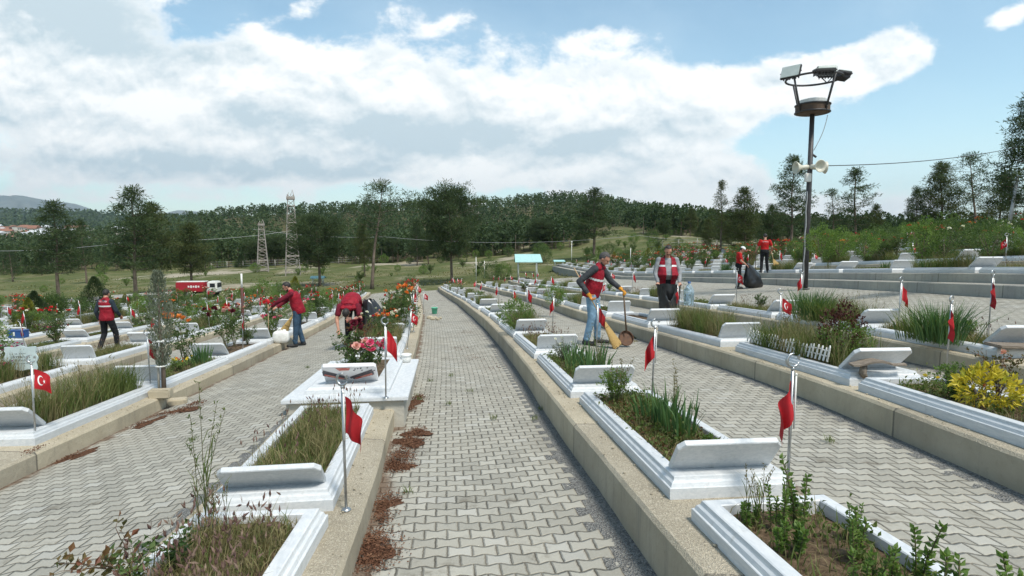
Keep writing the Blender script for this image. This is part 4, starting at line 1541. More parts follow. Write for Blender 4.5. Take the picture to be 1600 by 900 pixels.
for k, (x, y, v, sc) in enumerate([(.02, 2.38, 1, .95), (-.1, 2.35, 0, .8), (.08, 1.98, 0, .75), (.18, 1.72, 1, .85), (-.02, 1.75, 2, .9), (-.16, 2.05, 3, 1.2), (.22, 2.2, 0, .6), (.12, 1.45, 2, 1.1), (.24, 1.4, 0, .9), (-.1, 1.5, 3, 1.3), (-.18, 2.42, 3, .9)]):
    sprig(local(g, x, y, BZ), ['tallest leafy sprig behind the foot of the nearest right grave', 'leafy sprig left of the tallest one on the nearest right grave'][k] if k < 2 else 'bright green leafy sprig on the nearest right grave', v, sc, None if k < 2 else 'green sprigs on nearest right grave')
stalks(local(g, -.14, 2.45, BZ), 'bent grass stalks at the end of the nearest right grave', 1, .6)
g = G[('L1', .85)]
t = stalks(local(g, -.24, 2.42, BZ), 'very tall green grass stalks left of nearest left headstone', 2, .92)
stalks(local(g, -.2, 2.5, BZ), 'short green grass blades below the tall stalks on the left', 1, .62)
sprig(local(g, -.34, 1.98, BZ), 'bronze leaved rose stem leaning over the lower left path', 0, .85, None, ROSESTEM).rotation_euler = (0, -.55, 1.0)
sprig(local(g, -.2, 2.05, BZ), 'green and bronze rose shoot in the nearest left grave', 1, .72, None, ROSESTEM)
sprig(local(g, -.30, 1.8, BZ), 'low rose shoot at the bottom edge left', 1, .75, None, ROSESTEM)
g = G[('L2', 5.92)]
stalks(local(g, .1, 1.4, BZ), 'seeding grass stalks on the grave at left edge', 1, 1.0)
stalks(local(g, .15, .9, BZ), 'thin grass stalks beside the leftmost large headstone', 0, .6)

# second left row: sapling, orange roses, iris, yellow flowers
g = G[('L2', 8.7)]
bush('orange', local(g, .0, 1.75, BZ), 'bush with orange and salmon roses beside the grey sapling', None, 1.15, .4)
bush('marigold', local(g, .1, 1.25, BZ), 'low yellow flowers at the foot of the sapling', None, .9)
iris(local(g, .18, 2.1, BZ), 'green iris leaves beside the orange roses', None, 1, 1.05)
iris(local(g, .05, 2.4, BZ), 'second iris fan near the orange roses', None, 0, 1.0)
g = G[('L2', 11.35)]
bush('maroon', local(g, .05, 1.0, BZ), 'tall bush of dark red roses by the rusty post', None, 1.2)
bush('rosy', local(g, -.1, 1.9, BZ), 'leggy rose bush with salmon flowers behind dark red roses', None, 1.1)
bush('darkgreen', local(g, .1, 2.2, BZ), 'dark green shrub below the dark red roses', None, .6)
done.add(('L2', g['n']))
# yellow shrub grave
g = G[('R2', 3.22)]
bush('euonymus', local(g, -.02, 1.62, BZ), 'bright yellow variegated shrub at the right edge', None, .62)
bush('green', local(g, -.05, 1.95, BZ), 'small dark green plant with orange flowers by yellow shrub', None, .5)
for k, (x, y, z) in enumerate([(-.16, 2.3, .18), (.05, 2.5, .3), (.2, 1.9, .42)]):
    pass
bush('marigold', local(g, -.12, 1.85, BZ), 'orange marigolds at the corner of the yellow shrub grave', None, .75)
bush('bronze', local(g, .2, 1.75, BZ), 'thin rose stems with buds behind the yellow shrub', None, .62)
bush('darkgreen', local(g, .05, .95, BZ), 'dark green leafy plant at the lower right edge', None, .6)
put_bed(g, bd['weeds'][0], 'weeds below the yellow shrub'); done.add(('R2', g['n']))
# fence grave
g = G[('R2', 6.15)]
bush('plumleaf', local(g, .10, .92, BZ), 'dark purple leaved shrub behind the picket fence', None, .78)
bush('roundgreen', local(g, .08, .80, BZ), 'loose green plant between picket fence and headstone', None, .62)
stalks(local(g, .2, 2.2, BZ), 'dry seed stalks at the far end of the fenced grave', 1, 1.1)
stalks(local(g, .0, 1.8, BZ), 'thin weeds poking over the picket fence', 0, .7)
stalks(local(G[('R2', 9.32)], -.2, 2.0, BZ), 'tall branching weed on the long grass grave', 2, 1.0)

# the remaining graves: planted by chance, in the mix the photograph shows
cntp = 0
for s in SLOTS[:296]:
    key = (s['row'], s['n'])
    if key in done or ('L1', slot('L1', 6.6)['n']) == key and s['y'] > 6 and s['y'] < 9: continue
    r = s['row']
    far_ = s['d'] > 26
    side = 'left of the central path' if r[0] == 'L' else 'right of the central path'
    where = ROWNAME.get(r, 'outer rows ' + ('on the left' if r[0] == 'L' else 'on the right'))
    k = rng.random()
    bk = rng.choice(['short', 'tall', 'weeds', 'dry', 'cover'], p=[.22, .30, .24, .14, .10])
    if rng.random() < .85 and not (r in ('R3',) and s['d'] < 9 and False):
        put_bed(s, bd[bk][int(rng.integers(0, 2))], 'grass and weeds on the graves of the ' + where, 'grass ' + where)
    if r[0] == 'L' or int(r[1]) >= 5: pool, pr = ['white', 'pink', 'rosy', 'red', 'maroon', 'orange', 'green', 'darkgreen', 'roundgreen', 'rounddark', 'purple', 'bronze', 'thuja', 'grey'], [.10, .10, .11, .07, .06, .06, .12, .10, .09, .07, .05, .03, .02, .02]
    else: pool, pr = ['green', 'darkgreen', 'grey', 'iris', 'tuft', 'stalk', 'rosy', 'none', 'roundgreen'], [.15, .12, .08, .14, .13, .14, .05, .13, .06]
    nsp = (2 if s['d'] > 13 else 1) + (rng.random() < .6) + (rng.random() < .25) if (r[0] == 'L' or int(r[1]) >= 4) else (rng.random() < .85)
    if r == 'R4': nsp = int(rng.random() < .75)
    if int(r[1]) >= 5 and r[0] == 'R': nsp = 3 + int(rng.random() < .6)
    pr = np.array(pr) / sum(pr)
    for q_ in range(int(nsp)):
        pk = rng.choice(pool, p=pr)
        if pk == 'none': continue
        if r[0] == 'L' and s['d'] < 24 and -.79 < s['loc'].x / s['loc'].y < -.60: continue
        p = local(s, rng.uniform(-.2, .2), rng.uniform(.8, 2.3), BZ)
        sc = rng.uniform(.75, 1.2) * (1.1 if r[0] == 'R' and int(r[1]) >= 5 else .72 if s['d'] < 14 else .98)
        if r in ('R1', 'R2', 'R3') and pk in BUSH: sc *= .68
        cntp += 1
        grp = 'plants %s %s' % (pk, where)
        if pk == 'iris': iris(p, 'green iris clump on a grave of the ' + where, grp, int(rng.integers(0, 3)), sc)
        elif pk == 'tuft': iris(p, 'dense tuft of long green blades in the ' + where, grp, int(rng.integers(0, 2)), sc * .9, 'grass_tuft', TUFT)
        elif pk == 'stalk': stalks(p, 'thin dry weed stalks on a grave of the ' + where, int(rng.integers(0, 2)), sc * .8, grp)
        else:
            desc = {'white': 'white flowered rose bush', 'pink': 'pink flowered rose bush', 'rosy': 'rose bush of mixed blooms', 'red': 'tall red flowered rose bush', 'maroon': 'dark red rose bush',
                    'orange': 'orange flowered rose bush', 'green': 'loose bright green shrub', 'darkgreen': 'dark green shrub', 'roundgreen': 'rounded green shrub', 'rounddark': 'large rounded dark shrub',
                    'purple': 'purple flowering plant', 'bronze': 'bronze leaved rose bush', 'thuja': 'small golden conifer', 'grey': 'low grey green shrub'}[pk]
            bush(pk, p, desc + ', ' + where, grp, sc, None, s['d'] < 17)
print('plants', cntp)
# ------------------------------------------------------------------ pines
def needle_clumps(mb, centers, r, n, size, mat=0, ratio=.16, updir=.35):
    """tufts of needles round each centre"""
    m = len(centers)
    c = np.repeat(centers, n, 0)
    u = unit(rng.normal(0, 1, (m * n, 3)) + np.array([0, 0, updir]))
    rr = np.repeat(np.broadcast_to(r, (m,)), n)[:, None]
    p = c + u * rr * rng.uniform(.0, 1.0, (m * n, 1)) ** .6 * np.array([1.1, 1.1, .62])
    add_leaves(mb, p, u + rng.normal(0, .5, (m * n, 3)), rng.uniform(size * .6, size * 1.2, m * n), ratio, mat, .1)


def pine_meshes(h, crown_r, base, lean=0.0, dens=1.0, gap=0.0, top_open=.2, mat='needle', irregular=.3, ncl=190, nn=26, need=.20, shape=1.0, tr=.13):
    """trunk and limbs in one mesh, needle crown in the other; h height, base = crown start fraction"""
    tk = MB(); cr = MB()
    ax = np.array([lean * h, rng.normal(0, .03) * h, 0])

    def axis(t): return np.array([ax[0] * t ** 1.5 + .04 * h * lean * sin(t * 7), ax[1] * t ** 1.4, h * t]) + np.array([.012 * h * sin(t * 9 + h), .010 * h * cos(t * 8), 0]) * t
    ts = np.linspace(-.02, .97, 12)
    tk.tube([axis(max(t, 0)) + (np.array([0, 0, -.15]) if t < 0 else 0) for t in ts], [tr * (1 - .86 * max(t, 0)) * (1.25 if t <= 0 else 1) for t in ts], 8)
    nb = int(26 * dens + 8)
    cents = []; rads = []
    for i in range(nb):
        t = base + (1 - base) * ((i + rng.random()) / nb)
        if rng.random() < gap and t < .9: continue
        s = (t - base) / (1 - base)
        prof = ((1 - s) ** .75) * (.45 + .55 * min(1, s / .18)) if shape > .5 else sin(pi * min(max(s * .92 + .06, 0), 1)) ** .6
        L = crown_r * prof * rng.uniform(1 - irregular, 1 + irregular * .6) + .12
        a = i * 2.4 + rng.normal(0, .35)
        o = axis(t)
        rise = rng.uniform(-.05, .35) + .4 * s
        d = np.array([cos(a), sin(a), rise])
        pts = [o, o + d * L * .5 + np.array([0, 0, -.04 * L]), o + d * L + np.array([0, 0, .06 * L])]
        tk.tube(pts, [tr * .30 * (1 - .7 * s), tr * .18 * (1 - .6 * s), tr * .05], 5, 0, False)
        m = max(2, int(L * 2.3 * dens + 1))
        for k in range(m):
            f = .32 + .7 * (k + rng.random() * .8) / m
            q_ = o + d * L * f + np.array([0, 0, .02 * L])
            side = np.array([-sin(a), cos(a), 0]) * rng.normal(0, .24) * L * f
            cents.append(q_ + side + np.array([0, 0, rng.normal(.03, .05) * L])); rads.append(rng.uniform(.2, .44) * (.75 + .25 * crown_r))
    for k in range(4):
        cents.append(axis(.93 + .07 * k / 3) + rng.normal(0, .04, 3)); rads.append(.2)
    cents = np.array(cents); rads = np.array(rads)
    needle_clumps(cr, cents, rads, nn, need, 0)
    return tk.mesh('trunk', M['bark']), cr.mesh('crown', M[mat])


PINES = {}
PINES['dense'] = [pine_meshes(8, 2.3, .20, .0, 1.6, 0, nn=40, need=.28, irregular=.3), pine_meshes(7.2, 2.2, .26, .02, 1.5, 0, nn=40, need=.28, mat='needle2', irregular=.35)]
PINES['round'] = [pine_meshes(6.5, 2.6, .28, .01, 1.6, 0, nn=42, need=.28, shape=0, irregular=.3)]
PINES['tall'] = [pine_meshes(9, 2.1, .28, .02, 1.35, .08, nn=36, need=.30, irregular=.5), pine_meshes(9.5, 1.9, .18, -.015, 1.25, .10, nn=36, need=.30, mat='needle2', irregular=.55),
                 pine_meshes(8.5, 1.9, .33, .04, 1.1, .15, nn=34, need=.28, irregular=.6)]
PINES['sparse'] = [pine_meshes(8.5, 1.9, .50, .11, .8, .2, nn=30, need=.27, shape=0, irregular=.6, tr=.12), pine_meshes(8, 1.7, .42, -.04, .75, .2, nn=30, need=.27, irregular=.6, tr=.1)]
PINES['small'] = [pine_meshes(4.2, 1.1, .2, .0, .9, .05, nn=26, need=.18, irregular=.4, tr=.07)]


def pine(kind, v, loc, h, label, group=None, wide=1.0, rz=None):
    a, c = PINES[kind][v]
    h0 = {'dense': [8, 7.2], 'round': [6.5], 'tall': [9, 9.5, 8.5], 'sparse': [8.5, 8], 'small': [4.2]}[kind][v]
    t = thing('pine_tree', label, 'pine tree', loc, rng.uniform(0, 6.28) if rz is None else rz, group)
    put('trunk', a, t); put('crown', c, t)
    s = h / h0
    t.scale = (s * wide, s * wide, s)
    return t


def pine_px(kind, v, fx, fy, ty_, label, group=None, wide=1.0, rz=None, dist=None):
    """foot pixel and crown-top pixel row; the foot is found on the ground"""
    if dist is None:
        p = on(fx, fy, ground_at, 220)
    else:
        d = ray(fx, fy); y = dist; x = d[0] / d[1] * y
        p = np.array([x, y, float(ground_at(x, y))])
    d2 = ray(fx, ty_)
    top = CAMZ + d2[2] / d2[1] * p[1]
    return pine(kind, v, Vector(p), max(2.0, top - p[2]), label, group, wide, rz)


pine_px('tall', 0, 92, 472, 318, 'slim pine standing alone at the left edge of meadow', None, 1.35)
pine_px('tall', 0, 213, 474, 296, 'tallest dark pine on the left with a bare tufted top', None, 1.25, .4)
pine_px('dense', 1, 243, 458, 322, 'dense pine right behind the tallest left pine', None, 1.15)
pine_px('dense', 1, 300, 452, 352, 'broad olive green pine in front of the fire truck', None, 1.2)
pine_px('tall', 2, 136, 445, 345, 'thin pine beside the dark conifer bush on the left', None, 1.0)
pine_px('round', 0, 500, 446, 345, 'rounded dark pine right of the lattice pylons', None, 1.15, 1.0)
pine_px('sparse', 0, 581, 452, 288, 'leaning sparse pine at the end of the left path', None, 1.25, .2)
pine_px('round', 0, 706, 440, 303, 'big rounded dark pine at the end of the central path', None, .86, 3.0)
pine_px('dense', 1, 570, 432, 352, 'olive pine behind the leaning sparse pine', None, .9)
pine_px('dense', 0, 652, 415, 345, 'green pine in the meadow left of the big rounded pine', None, .9)
pine_px('tall', 0, 928, 404, 296, 'tall broad pine on the grassy clearing at centre', None, 1.6, 2.2)
pine_px('small', 0, 20, 440, 385, 'small pine at the left picture edge', None, 1.2)
pine_px('tall', 1, 1126, 392, 284, 'airy tall pine left of the floodlight pole', None, .9, .3, 62)
pine_px('dense', 1, 1164, 392, 296, 'fuller pine second left of the floodlight pole', None, .95, 1.2, 60)
pine_px('tall', 0, 1236, 392, 246, 'tallest pine right behind the floodlight pole', None, 1.05, 2.5, 48)
pine_px('dense', 0, 1205, 395, 322, 'low dense pine just left of the floodlight pole', None, 1.1, .2, 55)
pine_px('sparse', 1, 1302, 385, 298, 'leaning thin pine right of the pole', None, 1.3, .5, 55)
pine_px('tall', 2, 1337, 385, 265, 'slim airy pine in the middle of the right sky', None, 1.25, 3.2, 52)
pine_px('dense', 1, 1364, 382, 322, 'low bushy pine beside the slim airy pine', None, .8, 4, 55)
pine_px('dense', 0, 1430, 375, 295, 'dark bushy pine left in the right hand group', None, .85, .6, 50)
pine_px('dense', 1, 1470, 372, 258, 'large dark pine in the middle of the right hand group', None, 1.0, 2, 50)
pine_px('sparse', 0, 1527, 360, 244, 'one sided pine with bare trunk in right hand group', None, 1.15, 2.6, 46)
pine_px('dense', 1, 1560, 360, 275, 'dark pine partly behind the pale lamp post', None, .95, 5, 48)
pine_px('dense', 0, 1600, 365, 150, 'near tall pine cut off by the right picture edge', None, .95, 1.9, 30)
for k in range(14):
    x_ = rng.uniform(1090, 1250); pine_px(['dense', 'tall'][k % 2], int(rng.integers(0, 2)), x_, 390, rng.uniform(330, 352), 'pine in the belt of trees behind the right hand terraces', 'pine belt right', rng.uniform(.8, 1.1), None, rng.uniform(70, 95))

# the edge of the wood: trees one can tell apart
edge = 0
for k in range(76):
    a = -47 + 84 * (k + rng.random()) / 76
    dist = rng.uniform(106, 140) + (12 if -3 < a < 14 else 0)
    x, y = dist * math.tan(radians(a)), dist
    if 7.5 < a < 12.5 and rng.random() < .8: continue
    kd, v = [('dense', 0), ('dense', 1), ('tall', 0), ('tall', 1), ('round', 0)][int(rng.integers(0, 5))]
    pine(kd, v, (x, y, float(ground(x, y))), rng.uniform(3.8, 6.2) * (.9 if a > 14 else 1), 'pine at the front edge of the dark wood', 'pines at the edge of the wood', rng.uniform(.85, 1.15))
    edge += 1


# the wood itself: one mass of many small trees
def wood():
    mb = MB()
    pts = []
    while len(pts) < 5200:
        y = 118 + 350 * rng.random() ** 1.25
        a = rng.uniform(-50, 44)
        x = y * math.tan(radians(a))
        if 7.6 < a < 12.4 and y < 168 - 6 * abs(a - 10): continue
        if y > 330 and abs(a) > 60: continue
        pts.append((x, y))
    pts = np.array(pts)
    z = ground(pts[:, 0], pts[:, 1])
    n = len(pts)
    hs = rng.uniform(4.0, 6.5, n) * np.where(pts[:, 1] > 220, 1.25, 1)
    tall = rng.random(n) < .5
    for lay in range(2):
        pass
    m = 46
    near = pts[:, 1] < 210
    for sel, m, ls in ((near, 150, .55), (~near, 52, .95)):
        c = np.stack([pts[sel, 0], pts[sel, 1], z[sel]], 1); h = hs[sel]; k = len(c)
        s = rng.random((k, m)) ** .9
        a = rng.uniform(0, 2 * pi, (k, m))
        cone = rng.random((k, 1)) < .45
        prof = np.where(cone, (1 - s) ** .8, np.sin(np.pi * (s * .86 + .1)) ** .6)
        R = (h * rng.uniform(.26, .38, k))[:, None] * prof * (rng.uniform(.45, 1.0, (k, m)))
        P_ = np.stack([c[:, None, 0] + R * np.cos(a), c[:, None, 1] + R * np.sin(a), c[:, None, 2] + h[:, None] * (.22 + .78 * s)], -1).reshape(-1, 3)
        d = np.stack([np.cos(a), np.sin(a), np.full((k, m), .55)], -1).reshape(-1, 3) + rng.normal(0, .5, (k * m, 3))
        add_leaves(mb, P_, d, rng.uniform(ls * .6, ls * 1.3, k * m), .75, 0, .2)
        # thin trunks
        w = .11
        V = np.stack([c + np.array([-w, 0, -.4]), c + np.array([w, 0, -.4]), c + np.array([w * .5, 0, 0]) + np.array([0, 0, 1]) * (h * .6)[:, None], c + np.array([-w * .5, 0, 0]) + np.array([0, 0, 1]) * (h * .6)[:, None]], 1).reshape(-1, 3)
        mb.add(V, np.arange(k)[:, None] * 4 + np.array([0, 1, 2, 3]), 1)
    o = mb.obj('forest', [M['needle_far'], M['bark']])
    tag(o, 'dark pine wood covering the hill behind the graveyard', 'forest', None, 'stuff')
    # woods on the farther ridge
    mb = MB()
    n = 3200
    y = rng.uniform(1150, 1900, n); a = rng.uniform(-50, 5, n); x = y * np.tan(np.radians(a)); z = ground(x, y)
    m = 9
    c = np.stack([x, y, z], 1).repeat(m, 0)
    u = unit(rng.normal(0, 1, (n * m, 3)))
    P_ = c + u * np.array([5, 5, 4.5]) + np.array([0, 0, 5])
    add_leaves(mb, P_, u + rng.normal(0, .5, (n * m, 3)), rng.uniform(4, 8, n * m), .8, 0)
    o = mb.obj('forest', [M['needle_far']])
    tag(o, 'far dark wooded ridge behind the town on the left', 'forest', None, 'stuff')


wood()
# ------------------------------------------------------------------ people
def cloth_mat(name, c, rough=.8, sc=10, bump=.95, d=.035, spec=.2):
    return pmat(name, c, tuple(k * .72 for k in c), sc, rough, bump, d, 4, spec=spec)


M['skin'] = pmat('skin', (.46, .24, .16), (.40, .19, .125), 20, .55, .1, .003)
M['vest'] = cloth_mat('red_vest_cloth', (.27, .010, .022), .6)
M['tshirt'] = cloth_mat('red_tshirt_cloth', (.46, .018, .017), .8)
M['darksleeve'] = cloth_mat('charcoal_cloth', (.050, .055, .060))
M['navysleeve'] = cloth_mat('navy_cloth', (.030, .042, .055))
M['darkred'] = cloth_mat('dark_red_cloth', (.15, .012, .025))
M['greyshirt'] = cloth_mat('grey_shirt', (.27, .28, .29))
M['jeans'] = cloth_mat('blue_jeans', (.20, .33, .45))
M['jeans_d'] = cloth_mat('dark_jeans', (.045, .085, .135))
M['black'] = cloth_mat('black_trousers', (.016, .017, .019))
M['shoe'] = pmat('shoe', (.018, .018, .019), (.03, .03, .03), 10, .6)
M['glove'] = cloth_mat('orange_glove', (.62, .27, .03), .6, 30)
M['hair_d'] = pmat('dark_hair', (.012, .010, .009), (.03, .025, .022), 60, .6, .6, .004)
M['hair_g'] = pmat('greying_hair', (.028, .025, .023), (.085, .08, .076), 60, .7, .6, .004)
M['capwhite'] = cloth_mat('white_cap', (.72, .72, .70))
M['reflect'] = pmat('reflective_tape', (.62, .63, .63), (.55, .56, .56), 10, .35)
M['eye'] = pmat('eye', (.02, .015, .012), (.03, .02, .015), 5, .2)


def remesh(mb, voxel, smooth=4, mats=None, name='body'):
    me = mb.mesh('tmp', [])
    o = bpy.data.objects.new('tmp', me)
    COL.objects.link(o)
    r = o.modifiers.new('r', 'REMESH'); r.mode = 'VOXEL'; r.voxel_size = voxel; r.use_smooth_shade = True
    if smooth:
        s = o.modifiers.new('s', 'SMOOTH'); s.iterations = smooth; s.factor = .5
    bpy.context.view_layer.update()
    dg = bpy.context.evaluated_depsgraph_get()
    out = bpy.data.meshes.new_from_object(o.evaluated_get(dg))
    out.name = name
    bpy.data.objects.remove(o)
    bpy.data.meshes.remove(me)
    out.materials.clear()
    for m in (mats or []): out.materials.append(m)
    out.polygons.foreach_set('use_smooth', [True] * len(out.polygons))
    return out


def cap(mb, a, c, ra, rc, seg=12):
    """tapered limb with round ends"""
    a, c = np.array(a, float), np.array(c, float)
    d = c - a; L = np.linalg.norm(d)
    if L < 1e-6: return
    d = d / L
    pts = []; rr = []
    for t in (75, 50, 25): pts.append(a - d * ra * sin(radians(t))); rr.append(ra * cos(radians(t)))
    pts += [a, c]; rr += [ra, rc]
    for t in (25, 50, 75): pts.append(c + d * rc * sin(radians(t))); rr.append(rc * cos(radians(t)))
    mb.tube(pts, rr, seg)


def ell(mb, c, r, rot=None, sub=2):
    bm = bmesh.new(); bmesh.ops.create_icosphere(bm, subdivisions=sub, radius=1)
    v = np.array([x.co[:] for x in bm.verts]) * np.array(r); f = [[q_.index for q_ in x.verts] for x in bm.faces]
    bm.free()
    if rot is not None: v = v @ np.array(rot.to_3x3()).T
    mb.add(v + np.array(c), f, 0, True)


def torso(mb, spine, prof, grow=0.0, right=(1, 0, 0), seg=20):
    """closed loft of ellipses along the spine; prof = (t, half width, half depth, forward shift)"""
    sp = [np.array(p, float) for p in spine]
    seglen = [np.linalg.norm(sp[i + 1] - sp[i]) for i in range(len(sp) - 1)]
    tot = sum(seglen)

    def at_(t):
        s = t * tot
        for i, l in enumerate(seglen):
            if s <= l or i == len(seglen) - 1:
                return sp[i] + (sp[i + 1] - sp[i]) * (s / l), unit((sp[min(i + 2, len(sp) - 1)] - sp[max(i - 1, 0)])[None])[0] if 0 < i < len(seglen) - 1 else unit((sp[i + 1] - sp[i])[None])[0]
            s -= l
    rt = np.array(right, float)
    vs = []
    for t, w, d, sh in prof:
        p, ax = at_(t)
        fw = np.cross(ax, rt) * -1
        fw = unit(fw[None])[0]
        if fw[1] < 0 and abs(ax[2]) > .5: fw = -fw
        for k in range(seg):
            a = 2 * pi * k / seg
            vs.append(p + rt * (w + grow) * cos(a) + fw * ((d + grow) * sin(a) + sh))
    n = len(prof)
    fs = [(i * seg + k, i * seg + (k + 1) % seg, (i + 1) * seg + (k + 1) % seg, (i + 1) * seg + k) for i in range(n - 1) for k in range(seg)]
    fs += [tuple(range(seg))[::-1], tuple((n - 1) * seg + k for k in range(seg))]
    mb.add(vs, fs, 0, True)


def hand(mb, wrist, dirv, palm_n, r=1.0, curl=1.0, side=1):
    """palm, four curled fingers of unequal length and a thumb from the side of the palm"""
    w = np.array(wrist, float); d = unit(np.array(dirv, float)[None])[0]
    n = np.array(palm_n, float); n = n - d * n.dot(d); n = unit(n[None])[0]
    s = np.cross(d, n)
    for k in (-1.2, -.4, .4, 1.2):
        cap(mb, w + s * k * .016 * r, w + d * .085 * r + s * k * .021 * r, .015 * r, .0125 * r, 8)
    for k, L in zip((-1.5, -.5, .5, 1.5), (.066, .078, .074, .056)):
        b0 = w + d * .09 * r + s * k * .021 * r
        k1 = b0 + (d * .8 + n * .45 * curl) * L * .5 * r
        k2 = k1 + (d * .25 + n * .95 * curl) * L * .36 * r
        k3 = k2 + (d * -.45 * curl + n * .7) * L * .30 * r
        cap(mb, b0, k1, .0095 * r, .009 * r, 8); cap(mb, k1, k2, .009 * r, .0085 * r, 8); cap(mb, k2, k3, .0085 * r, .0075 * r, 8)
    tb = w + d * .03 * r - s * side * .03 * r
    t1 = tb + (d * .5 - s * side * .6 + n * .4) * .042 * r
    cap(mb, tb, t1, .013 * r, .0105 * r, 8); cap(mb, t1, t1 + (d * .5 + n * .75) * .034 * r, .0105 * r, .008 * r, 8)


def shell(c, r, rot, keep, mat, name, parent, thick=None):
    """part of an ellipsoid kept by a test in head coordinates: hair, beard, cap"""
    bm = bmesh.new(); bmesh.ops.create_icosphere(bm, subdivisions=4, radius=1)
    dele = [f for f in bm.faces if not keep(f.calc_center_median())]
    bmesh.ops.delete(bm, geom=dele, context='FACES')
    for v in bm.verts:
        j = 1 + .02 * sin(v.co.x * 23 + v.co.z * 17) * sin(v.co.y * 19)
        v.co = Vector((v.co.x * r[0] * j, v.co.y * r[1] * j, v.co.z * r[2] * j))
        v.co = (rot.to_3x3() @ v.co) + Vector(c)
    me = bpy.data.meshes.new(name); bm.to_mesh(me); bm.free()
    me.materials.append(M[mat])
    for p in me.polygons: p.use_smooth = True
    o = put(name, me, parent)
    return o


